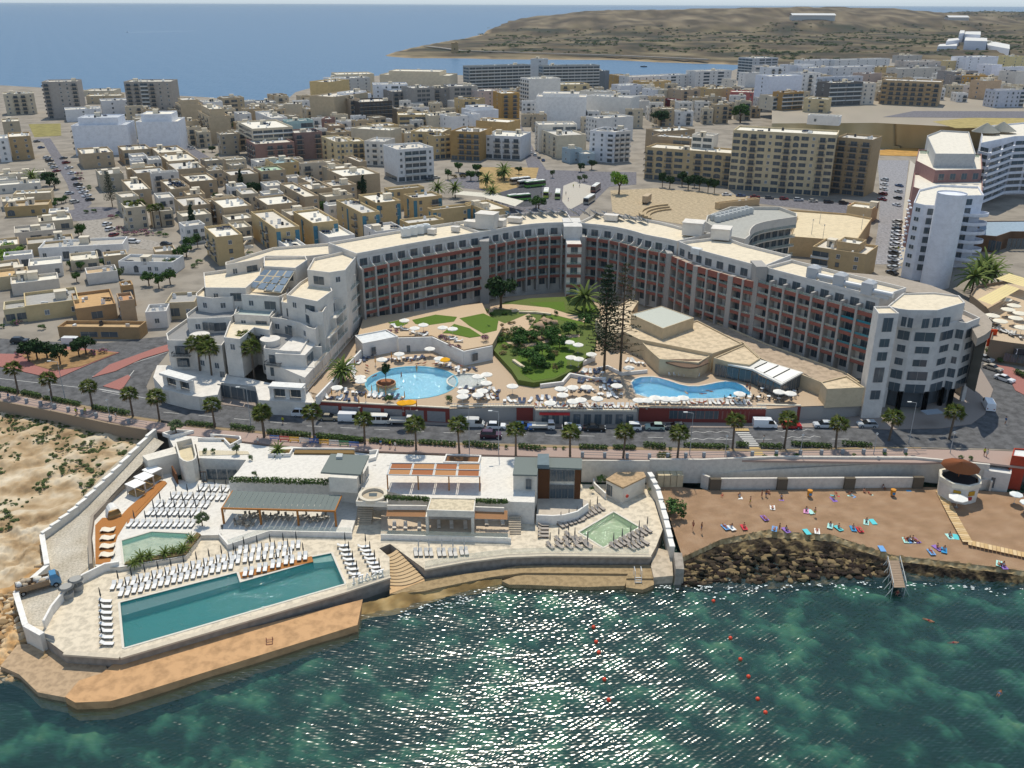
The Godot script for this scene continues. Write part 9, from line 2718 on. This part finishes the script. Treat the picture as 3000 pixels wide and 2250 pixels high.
	["white rounded corner flats with dark balconies over shops",-16.9,-529.7,106.6,22.2,22,13,"d6d6d6","wrrr","w",{"shop": 1}],
	["white blank stepped gable behind the corner flats",-27.1,-638.7,62,19.2,20,15,"dfe2e6",".","w",{"up": 2}],
	["yellow flats with black balcony rails near the sea hotel",-37.2,-693.1,65.4,11.3,18,17,"c2ab80","rr","w",{}],
	["dusty pink old houses under the sea hotel",-27.8,-753.7,62,20.7,20,18,"c7b7ae","wwb","w",{}],
	["ochre flats with stacked balconies at the street end",-9.1,-723.7,69.9,15,20,19,"b8935a","rr","w",{}],
	["cream house with a red brick end and green roof tank",-26.4,-610.4,116.9,25.9,18,12,"c9a872",".","w",{}],
	["big white windowless block with a curved street front",16.6,-667.1,95.6,35.4,22,22,"e6e5e2",".","bbbb",{"up": 2}],
	["tall white block with a turquoise roof pool and curved balconies",13.1,-776,68.5,28.5,19.3,26,"e2dfd8",".","bbbb",{}],
	["cream blank party wall with roof terraces beside the street",25.2,-528.5,73,18.2,34.1,13,"cfc3ab",".","bbwb",{}],
	["cream stepped houses with pergolas on the roof",15.5,-553.9,83.7,23.3,16,16,"ddd6c8",".dd","b",{}],
	["small blue grey villa with arched windows by the roundabout",32,-510.7,62,8,8.8,8,"9fb0b8","w","w",{}],
	["blue grey villa wing behind an olive tree",38.5,-506.7,72.7,7.6,12,6,"9fb0b8","w","w",{}],
	["white rounded flats with curved balconies and a tiny roof pool",43.4,-519.9,118,15.1,20,17,"dfdfe0","wwb","w",{"fh": 2.8}],
	["white and tan flats with stepped curved balconies",56.7,-513.7,62,10.9,18,17,"d5cfc6","bbb","w",{"fh": 2.8}],
	["white roof houses with tanks beside the stone gable",54.3,-596.2,62,28.2,13.7,15,"d9d7d2",".w.","wwww",{}],
	["cream white blank walls stepped down to the houses",55,-698.5,118,35.2,18,20,"e0ddd6",".","w",{}],
	["cream hotel with a rooftop full of white loungers",40.3,-797.7,76.8,25.7,22,20,"cbb991","rwr","w",{}],
	["cream stair tower with a pale lean-to roof",54.4,-762.5,118,22.4,14,18,"dcd6ca",".","w",{}],
	["long grey sea hotel with a grid of glass balconies",-40.3,-869.5,62,64.3,14,30,"9fa3a3","gggggggggg","d",{"fh": 2.8}],
	["grey sea hotel wing with continuous balconies next to the inlet",28.5,-898.1,72.5,57.8,14,29,"9fa3a3","ggggggggg","d",{"fh": 2.8}],
	["pale lift tower in the middle of the sea hotel",17.2,-942,114.4,13.7,12,33,"c3c6c8",".w","w",{}],
	["grey lower annex at the end of the sea hotel",-45.7,-899.3,118,19.9,12,24,"8e9497","w.","w",{}],
	["dark grey annex with fine cladding by the inlet",76.9,-943,115.3,15.9,12,22,"7d8388",".","w",{}],
	["long white flats with small square windows by the inlet",114.4,-932.7,64.4,50.4,18,17,"e0dfdd","wwwwww","w",{}],
	["sand coloured flats with white window boxes",124,-913,69,33.6,16,14,"cdae79","wwww","w",{}],
	["ochre flats with dark bays next to the water",105.9,-951.7,62,14,18,17,"b89a68","dd","w",{}],
	["white flats with a grey slate panel by the inlet",162.3,-973.1,62,23.5,18,16,"d9d7d3","dww","w",{}],
	["white stepped gable with one tall window",96.9,-840.9,62,22.7,16,16,"d9dade",".w","w",{}],
	["pale blank lower wall beside the stone flats",94.2,-747.6,62,19.1,14,11,"cfcac2",".","w",{}],
	["white blank gable next to the arched balcony flats",120.8,-810.2,62,8.6,16,15,"dcdde0",".","w",{}],
	["cream flats with one column of arched balconies",127.5,-809.9,62,11.1,14,15,"cfc6b0","ww","w",{}],
	["dark red house front with closed balconies",129.6,-762.9,62,9.6,14,11,"7d3f44","r","w",{}],
	["tan flats with wide dark loggias on six floors",142.6,-797,62.1,21.2,18,16,"b9a58c","rr","w",{"fh": 2.8}],
	["pale cream house with two arched windows",151.7,-745.3,62,10,14,11,"c9c0ae","ww","w",{}],
	["tan house with an open upper gallery of arches",155.3,-724,74.8,17,14,9,"a9977c","ddd","w",{}],
	["yellow stair tower house with a rounded corner",173.1,-821.5,62,24.3,16,15,"c2ab80",".w","w",{}],
	["rose pink flats with green shutters behind the big tree",186.8,-806,105.2,29.7,18,14,"b06a66",".wwwww","w",{"shop": 0}],
	["white office like flats with slate strips by the yacht masts",187.9,-970.6,65.4,44.9,18,20,"d5d3cf","wdwdw","w",{}],
	["thin cream house beside the slate striped flats",214.9,-929,62,6.8,14,15,"d8d0c2","w","w",{}],
	["stepped grey glass apartment tower with a roof pergola",278.3,-1104.2,62,39.3,24.3,26,"b9bcbf","wddd","gggg",{}],
	["white and slate flats in front of the glass tower",269.9,-1055.6,93.6,30.3,20,20,"bab7b4","ddd","w",{}],
	["white cubic house with a roof terrace",252.4,-1024.2,70.1,27.4,14,15,"e0ddd8",".w","w",{}],
	["grey brown stone roof house behind the terracotta tiles",85,-532.4,62.6,25.2,14,15,"a8957a",".w","w",{}],
	["pale blue white blank gable",202.3,-742,65.4,32.4,18,31,"d8dce6",".","w",{"y0": 15}],
	["white flats with dark balconies behind the old corner house",233,-763.6,68.6,19.3,16,32,"dcd9d4","wrw","w",{"y0": 15}],
	["white topped block with dark continuous glass balconies",231.2,-703.9,65.3,39.7,6.4,33,"c9ccd2","wwwwww","wwww",{"y0": 15}],
	["dark banded glass balcony front of the tall block",229,-679.5,67.9,30.1,14,31,"6f6d6b","gg","w",{"fh": 3.0,"y0": 15}],
	["pale cream narrow flats with brick balconies",257.3,-691.6,92.8,9.5,16,30,"d3cabd","ww","w",{"y0": 15}],
	["old rounded cream corner house with timber windows",181.1,-650.4,68.7,25.6,16,24,"c3b9a6","gwgw","w",{"y0": 15}],
	["yellow cream house with one balcony",199,-639.6,118,16,14,24,"c9b893","wb","w",{"y0": 15}],
	["brown timber top floor of the rounded corner house",186.2,-646.3,62,19.4,10,27,"a8885a","gg","w",{"y0": 15}],
	["long tan apartment palace with arcades and projecting bays",272.4,-695.7,118,40,24,32,"b59c7a","brrrrrbr","w",{"shop": 1,"fh": 3.1,"y0": 15}],
	["white villa row with slate panels near the hillside",274.9,-941.1,62,31.7,14,28,"d9dadd",".ww","w",{"y0": 15}],
	["white flats with glass rails near the hillside",235.6,-866.9,62,15.6,14,30,"d9dcdf","rr","w",{"y0": 15}],
	["white low house with a pale roof canopy",291.5,-931.3,62,30.9,16,26,"e1e1e3","w.w","w",{"y0": 15}],
	["long white terrace of houses below the scrubland",318.3,-940.3,62,60.5,16,26,"dcdcdc","wwwwww","w",{"y0": 15}],
	["white villas at the foot of the scrub hill",336.8,-1099.4,62,49.3,16,24,"e0e0e0",".ww.","w",{"y0": 15}],
	["row of white hillside houses with square windows",376.5,-1111,63.7,89,16,24,"d8d8d6","wwwwww","w",{"y0": 15}],
	["yellow cream villas beside the poplars",370.5,-965.3,62,27.5,14,25,"d1b889","ww","w",{"y0": 15}],
	["dusty brown house backs between the palaces",306.3,-821.6,62,20.8,14,28,"b7a59a","w.","w",{"y0": 15}],
	["grey beige curved school like block below the white hotel",396.1,-959.7,86.4,37.7,22,31,"b9b0a8","wwww","w",{"y0": 15}],
	["long pale roofed hall in front of the curved block",370,-909.5,69.8,52.4,16,27,"c4bfb6","wwww","w",{"y0": 15}],
	["grey setback flats above the orange block",367.8,-789.9,65,29.4,16,32,"9a9593","ddd","w",{"y0": 15}],
	["orange ochre apartment block with a central balcony column",368.4,-774.9,93.2,20.7,16,30,"b8935a","wwrwww","w",{"shop": 1,"fh": 2.9,"y0": 15}],
	["grey strip of flats between the tan palace and the orange block",362.4,-775.2,93.2,6.2,16,30,"8c8682","r","w",{"y0": 15}],
	["large white block with a blank side wall and arched roof openings",477.9,-1001.8,65.5,47.6,20,33,"dfe1e8","ww..","w",{"y0": 15}],
	["white shaded gable beside the large white block",456.2,-903.1,62,15.1,16,31,"dcdde6",".","w",{"y0": 15}],
	["white stepped houses with blank walls around a small roof yard",463.2,-886.2,62,26.8,6.6,30,"e2e2e6",".","w",{"y0": 15}],
	["white flats with small paired windows behind the dry field",345.9,-671.6,81.4,23.6,12.2,27,"c6c8d0","w.wwwg","www",{"shop": 1,"y0": 15}],
	["cream tall gable behind the dry field",422.8,-793.6,62,12.7,16,32,"d9d2c8",".","w",{"y0": 15}],
	["peach coloured roof terrace wall",367,-729.9,62,18.1,14,29,"c9ad8e",".","w",{"y0": 15}],
	["long grey curved roof building with an orange awning",390.3,-943.7,81.9,43.9,18,27,"aba49d","w.w.w.","w",{"y0": 15}],
	["cream yellow villas next to the white block",459.5,-1008.4,72,28.3,16,29,"cdb98e","www","w",{"y0": 15}],
	["yellow flats on the rise behind the white houses",546.6,-1041.2,62,23.9,18,32,"d6c795","ww","w",{"y0": 15}],
	["low grey villas among the hillside trees",500.3,-1218.2,62,34.2,18,24,"b9b4ac","ww","w",{"y0": 15}],
	["yellow stone flats with a terracotta tiled top over shaded cafes",67.4,-464.4,118,45.2,16,16,"c2ab84","rardwrdar","rrr",{"fh": 2.9,"shop": 1}],
	["grey brown roof storey behind the terracotta tiles",73.1,-483.3,118,21.4,12,19,"a8957a",".d","w",{"y0": 15}],
	["white penthouse cube with a blank tan side",90.8,-466.7,118,10.9,10,22,"e0d9cd","dd","w",{"y0": 15}],
	["long yellow and cream apartment block with dark windows above shops",104.3,-436.4,111.8,46.5,18,28,"cdbd9a","dardwdradwrd","dd",{"fh": 2.9,"shop": 1}],
	["rounded stone corner of the long yellow block with tall white arches",150.8,-428.3,125,16.3,16,26,"b09a78","rrr","w",{"fh": 2.9,"shop": 1}],
	["white roof rooms with satellite tanks on the long yellow block",149.8,-471.8,115.8,15.5,8,31,"e3e0da","w.","w",{"y0": 27}],
	["sand coloured stair house on the car park roof",138.5,-369.6,125,10,10,6,"d8bf95",".",".",{}],
	["low sand coloured wall house at the yard corner",89.9,-388.2,62,22.9,3,3,"c9b08a",".",".",{}],
	["sand coloured modern building with green glass bays behind the hotel",99,-289.4,125,17.3,14,9,"bda57e","gww","w",{}],
	["sand coloured roof box above the green glass building",106.6,-288.5,125,7.2,8,11,"b59f7c",".","w",{"y0": 8}],
	["long white villa with blue doors and an arched window",-162.9,-300.4,76.3,27.3,11,4.6,"e2e1de","w.rw.aw.","w",{"roof": "b9b3a8"}],
	["white bungalow with blue shutters and an arch",-129.4,-285.5,93.4,18.3,9,4.2,"e2e1de","w.a.ww.w","w",{"roof": "a9a59c"}],
	["low garage with a tan flat roof beside the white bungalow",-134,-272.3,62,9,8,3.6,"d6d2ca","..","w",{"roof": "bda584"}],
	["tan villa with a wide grey roof and walled yard",-169.7,-306.5,62,14.8,10,4.4,"bda783",".w.w","ww",{"roof": "b5b0a6"}],
	["pale villa with a solar heater beside a small turquoise pool",-182.6,-323,62,13.6,12,4.4,"cfc5b6",".dw","w",{"roof": "b9b3a6","solar": 1}],
	["tan stone villa with a blue arched door",-210,-368.1,70.4,16.5,11,4.4,"b89d70","a.ww","w",{"roof": "b9a88c"}],
	["cream villa roof behind the tan stone villa",-221.4,-396.9,71.3,15.2,9,4,"cdbb9c",".w.","w",{}],
	["pale villa with a palm at its corner",-239.3,-417.6,62,18,10,4,"d6d0c4","ww.w","w",{}],
	["cream villa with a long walled roof beside the street",-253.8,-445.1,62,21.5,10,4,"d3c8b4","w.w","w",{}],
	["cream villa with stone lumps on its roof",-159.1,-265.7,62,9.1,10,4.2,"c9b794",".w","w",{"roof": "c9ab80"}],
	["long low pale outbuilding behind garden walls",-151.6,-260.3,62,13.1,8,3.8,"cfc7ba","...","w",{}],
	["yellow cream villa with a big grey roof and garden",-135.2,-236.5,62,13.7,14,4.6,"cdb88c",".w.w","dw",{"roof": "a7a49d"}],
	["villa porch with blue fascia and dark openings",-140.3,-234.6,63.4,5.5,8,4.2,"cfc09c","dd","w",{"roof": "a7a49d"}],
	["ruined tan stone house with broken parapets",-120.6,-235,62,10.4,16,4.4,"b0906a",".d.",".",{"roof": "c09d70"}],
	["tall peeling end of the ruined stone house",-108.7,-236.4,62,3.9,8,6.2,"b39a7c",".","w",{"roof": "b98d68"}],
	["small stair hut on the ruined stone house",-113.6,-249.8,62,3.3,5,6.5,"ad8d64","d",".",{}],
	["old stone street wall with two blocked garage doors",-120.1,-223,90.7,21.6,5,3.4,"a98c66",".dd.",".",{"roof": "bfa27a"}],
	["small white house with a shuttered window beside the stepped hotel",-99.8,-231.1,77.7,5.5,7,4.8,"dcd9d4","w",".",{"roof": "b5b2ac"}],
	["tan low house with a grey roof next to the stepped hotel",-97.1,-238.7,81.3,8,10,5,"c2b294","dw","w",{"roof": "a5a29c"}],
	["low cream cafe extension under the brown stone flats",-28.1,-533,91.5,11.4,10,5,"c9b898","..","w",{"shop": 1}],
]
func facade(o: Node3D,p0: Vector2,d: Vector2,len: float,y0: float,y1: float,pat: String,fh: float,wm: Material,shop := false) -> void:
	# lays the bays of pat along one wall face,storey by storey; p0 is the end on one's left when facing the wall
	var z := V(-d.y,0,d.x)
	var bas := Basis(V(d.x,0,d.y),Vector3.UP,z)
	var n := maxi(1,int(round((y1 - y0) / fh)))
	var f := (y1 - y0) / n
	var bw := len / pat.length()
	for j in n:
		var yb0 := y0 + j * f
		for i in pat.length():
			var ch := pat[i]
			var c := v3(p0 + d * (bw * (i + 0.5)),0)
			if shop and j == 0 and y0 < 0.5:
				put(kit["loggia"],"shop_window",o,Transform3D(bas * Basis.from_scale(V(bw * 0.86,f * 0.75,1)),c + V(0,y0 + f * 0.42,0)))
				continue
			match ch:
				"w":
					put(kit[["window","window","window_b","window_c"][(i * 7 + j * 3) % 4]],"window",o,Transform3D(bas * Basis.from_scale(V(minf(1.25,bw * 0.6),1.45,1)),c + V(0,yb0 + f * 0.55,0)))
				"r","b":
					var w := minf(bw * 0.9,4.2)
					put(kit["loggia"],"balcony_door",o,Transform3D(bas * Basis.from_scale(V(w * 0.72,f * 0.72,1)),c + V(0,yb0 + f * 0.45,0)))
					if j > 0: put(kit["rail_balcony" if ch == "r" else "balcony"],"balcony",o,Transform3D(bas * Basis.from_scale(V(w,1.0,1.15)),c + V(0,yb0 + 0.1,0)),null if ch == "r" else wm)
				"d":
					put(kit["loggia"],"window",o,Transform3D(bas * Basis.from_scale(V(bw * 0.86,f * 0.6,1)),c + V(0,yb0 + f * 0.52,0)))
				"a":
					put(kit["arch"],"arched_window",o,Transform3D(bas * Basis.from_scale(V(bw * 0.7,f * 0.75,1)),c + V(0,yb0 + f * 0.5,0)))
				"g":
					put(kit["loggia"],"glazing",o,Transform3D(bas * Basis.from_scale(V(bw * 0.95,f * 0.62,1)),c + V(0,yb0 + f * 0.55,0)))
					if j > 0: put(kit["balcony"],"balcony",o,Transform3D(bas * Basis.from_scale(V(bw,0.75,0.9)),c + V(0,yb0 + 0.05,0)),mat(Color("c9ccca"),0.5))
func shell(o: Node3D,poly: PackedVector2Array,y0: float,h: float,wm: Material,rm: Material,par := 0.85,th := 0.28,wall_name := "wall",roof_name := "roof") -> void:
	# outer walls with a parapet that stands above the roof deck
	var q := poly.duplicate()
	if Geometry2D.is_polygon_clockwise(q): q.reverse()
	var s := mb()
	s.prism(q,y0,h,false)
	var inn := inset(q,th)
	for part in holed(q,[inn]): s.prism(part,h,h,true,false)
	var k := inn.size()
	for i in k:
		var a := inn[i]
		var b := inn[(i + 1) % k]
		s.quad(v3(a,h - par),v3(b,h - par),v3(b,h),v3(a,h))
	obj(s,wall_name,wm,o)
	var r := mb()
	r.prism(inset(q,th * 0.6),h - par - 0.3,h - par,true,false)
	obj(r,roof_name,rm,o)
func clutter(o: Node3D,c: Vector2,ax: Vector2,ay: Vector2,la: float,lb: float,y: float,n: int,hut := true) -> void:
	for i in n:
		var p := c + ax * rnd(0.12,0.88) * la + ay * rnd(0.12,0.88) * lb
		var t := yb(atan2(-ax.y,ax.x) + (0.0 if i % 2 else PI / 2))
		match rng.randi() % 5:
			0: put(kit["tank"],"water_tank",o,Transform3D(t * Basis.from_scale(Vector3.ONE * rnd(0.8,1.3)),v3(p,y)),mat(Color("e4e4e2") if rnd(0,1) > 0.3 else Color("33353a"),0.6))
			1,2: put(kit["ac"],"air_conditioner",o,Transform3D(t * Basis.from_scale(Vector3.ONE * rnd(0.9,1.4)),v3(p,y)),mat(Color("cfd0ce"),0.6))
			3:
				if la * lb > 130 and i < 3: put(kit["solar"],"solar_panel",o,Transform3D(yb(PI) * Basis.from_scale(Vector3.ONE * rnd(0.7,1.0)),v3(p,y)))
				else: put(kit["ac"],"air_conditioner",o,Transform3D(t,v3(p,y)),mat(Color("b9b7b1"),0.7))
			4:
				if hut and la > 7 and lb > 7 and i < 4:
					var s := mb()
					s.box(V(0,1.2,0),V(2.6,2.4,3.0)); s.box(V(0,2.46,0),V(2.9,0.14,3.3))
					var hb := put(s.mesh(),"stair_hut",o,Transform3D(t,v3(p,y - 0.05)),hexm("d6ccb8"))
					put(kit["window_b"],"door",hb,Transform3D(Basis.from_scale(V(0.9,1.9,1)),V(0,1.0,1.5)))
				else: put(kit["tank"],"water_tank",o,Transform3D(t,v3(p,y)),mat(Color("dadad6"),0.6))
func footprint(row: Array) -> PackedVector2Array:
	var c := Vector2(row[1],row[2])
	var az := deg_to_rad(row[3])
	var R: Vector2 = Vector2(sin(az),-cos(az)) * row[4]
	var L: Vector2 = Vector2(-cos(az),-sin(az)) * row[5]
	return PackedVector2Array([c,c + R,c + R + L,c + L])
func infill() -> Array:   # houses,trees and shrubs in the gaps of the old quarters
	rng.seed = 2024
	var taken := []
	for row in TOWN: taken.append(footprint(row))
	for k in [[-186.8,-383.4,-308.2,-602.2,-313.9,-602.4,-190.6,-383.5],[-188.7,-380.3,-179.5,-391,-150.3,-338.9,-118.8,-321.9,-113.7,-306.8,-160.4,-326.5],[18.9,-479.7,-2.5,-732,-7.7,-723.1,7.5,-479.9],[-155.9,-484.9,-212.5,-586.4,-214.1,-579.7,-162.6,-485.1],[-34.2,-464,53.6,-492,31.2,-375.1,-7.3,-373.4],[84.4,-425.9,162.9,-401.6,150.5,-373.1,80.8,-406.3],[-359.7,-685,-333.7,-684.2,-297.4,-605.9,-316.5,-606.5],[44,-438.9,112.8,-425.1,86.4,-358.2,40.8,-377.5],[212.1,-532.9,235.4,-532.4,139.2,-311.6,127.8,-311.8],[-109,-275.6,-71.9,-248,-63.4,-308,-80.2,-319.5,-100.9,-291.2]]: taken.append(pv(k))
	var rows := []
	var zones := [[[-212.9,-519.4,-107.6,-545.3,-22.2,-609.6,-57.1,-829,-211.9,-790.3,-311,-742.7],150,60.0,Vector2(7,13)],[[-20.8,-613.6,183.4,-713.4,245.1,-911.2,-16.3,-868.3],70,88.0,Vector2(8,15)],[[-164.3,-269,-141.6,-274.5,-109.3,-274,-117.2,-303.2,-160.4,-326.5,-264,-453.5],60,62.0,Vector2(3.4,4.6)],[[-163.9,-355.1,-96.4,-291.1,-70.3,-360.6,-89.5,-469.1,-205.1,-487.9],90,60.0,Vector2(6,9)],[[196.5,-689.7,409.3,-721,548.4,-975.4,242.9,-859.1],60,92.0,Vector2(6,10)]]
	for zi in zones.size():
		var z := pv(zones[zi][0])
		var lo := z[0]
		var hi := z[0]
		for p in z:
			lo = lo.min(p); hi = hi.max(p)
		for t in zones[zi][1] * 8:
			var p := Vector2(rnd(lo.x,hi.x),rnd(lo.y,hi.y))
			var house: bool = t % 7 != 0
			var w := rnd(6,14) if house else 3.0
			var d := rnd(6,13) if house else 3.0
			var row := ["small crowded infill house among the taller town blocks",p.x,p.y,zones[zi][2] + rnd(-4,4),w,d,rnd(zones[zi][3].x,zones[zi][3].y),["c9bca4","d6d2ca","bda98a","c4b79f","dcdad6","b3a58e"][rng.randi() % 6],["wr","w.w","rw","wbw"][rng.randi() % 4],["w","ww","."][rng.randi() % 3],{}]
			var f := footprint(row)
			var ok := Geometry2D.is_point_in_polygon(p,z)
			for k in taken:
				if not ok: break
				ok = Geometry2D.intersect_polygons(f,k).is_empty()
			if not ok: continue
			taken.append(inset(f,-0.8))
			if house:
				row[0] = ["small infill house among the old seaside blocks","small infill house among flats behind the blue grey villa","flat roofed villa annex among the garden walls","low stone annex between the tan stone flats","plain infill house on the rise behind the dry field"][zi]
				row[0] = {"c9bca4": "cream","d6d2ca": "off white","bda98a": "tan","c4b79f": "sand coloured","dcdad6": "white","b3a58e": "brown grey"}[row[7]] + " " + row[0].trim_prefix("small ") + {"wr": " with railed balconies","w.w": " with plain windows","rw": " with one balcony column","wbw": " with solid balconies"}[row[8]]
				if zi == 4:
					row[6] += 15.0
					row[10] = {"y0": 15.0}
				rows.append(row)
			elif t % 2: tree(["round","dark","olive"][rng.randi() % 3],v3(p,15.0 if zi == 4 else 0.0),rnd(3,6),rnd(3.5,6),"small street tree in a gap between town houses","street trees among the houses")
			else: shrub("shrub",v3(p,15.0 if zi == 4 else 0.0),rnd(1.6,3.2),rnd(1.2,2.2),"garden shrub in a gap between town houses","shrubs among the houses")
	return rows
func town() -> void:
	var more := infill()
	for row in TOWN + more:
		var c := Vector2(row[1],row[2])
		var az := deg_to_rad(row[3])
		var R := Vector2(sin(az),-cos(az))
		var L := Vector2(-cos(az),-sin(az))
		var lr: float = row[4]
		var ll: float = row[5]
		var h: float = row[6]
		var o2: Dictionary = row[10]
		var y0: float = o2.get("y0",0.0)
		var fh: float = o2.get("fh",3.1)
		var o := thing("apartment_building" if h > 11 else "house",row[0],"building",v3(c,y0),0.0,"infill houses" if more.has(row) else "")
		o.position = Vector3.ZERO
		rng.seed = int(absf(row[1]) * 10 + absf(row[2]) * 7)
		var wm := hexm(row[7],0.9,"wall",0.05)
		var rm := hexm(o2.get("roof",["dcd4c2","d2cabb","c9c4ba","e2dccd"][rng.randi() % 4]),0.95,"wall",0.07)
		shell(o,PackedVector2Array([c,c + R * lr,c + R * lr + L * ll,c + L * ll]),y0 - 0.5,h,wm,rm)
		var top := h - 0.9
		facade(o,c,R,lr,y0,top,row[8],fh,wm,o2.has("shop"))
		facade(o,c + L * ll,-L,ll,y0,top,row[9],fh,wm,o2.has("shop"))
		if o2.has("up"):
			var u: float = o2["up"]
			var q := PackedVector2Array([c + R * lr * 0.12 + L * ll * 0.1,c + R * lr * 0.85 + L * ll * 0.1,c + R * lr * 0.85 + L * ll * 0.9,c + R * lr * 0.12 + L * ll * 0.9])
			shell(o,q,top - 0.05,h + u,wm,rm,0.5,0.25,"upper_wall","upper_roof")
			clutter(o,q[0],R,L,lr * 0.7,ll * 0.75,h + u - 0.5,4)
		else: clutter(o,c,R,L,lr,ll,top,clampi(int(lr * ll / 34.0),2,9))
		if o2.has("blue"):
			for k in [[c + R * 0.9,R,-L],[c + R * (lr - 1.0),R,-L],[c + L * ll * 0.55,-L,-R]]:
				var s := mb()
				s.box(V(0,(top - y0) * 0.5 + y0,0),V(1.5,top - y0 - 0.6,0.1),Basis(v3(k[1],0),Vector3.UP,v3(k[2],0)))
				put(s.mesh(),"painted_panel",o,Transform3D(Basis.IDENTITY,v3(k[0] + k[2] * 0.06,0)),hexm("4f7f93"))
		if o2.has("solar"):
			for k in 3: put(kit["solar"],"solar_panel",o,Transform3D(yb(PI - 0.3),v3(c + R * lr * 0.5 + L * ll * (0.25 + 0.22 * k),top)))
		if o2.has("st"):
			for k in 3:
				var s := mb()
				var p := v3(c + R * (lr + 1.6),0.0)
				s.box(p + V(0,3.0 * k + 2.4,0),V(3.0,0.9,1.4),Basis(v3(R,0),Vector3.UP,v3(-L,0)))
				s.bar(p + v3(L * 0.8,3.0 * k + 0.2) - v3(R * 1.4,0),p + v3(L * 0.8,3.0 * k + 2.6) + v3(R * 1.4,0),1.2,0.3)
				obj(s,"stair_flight",hexm("d9cfbd"),o)
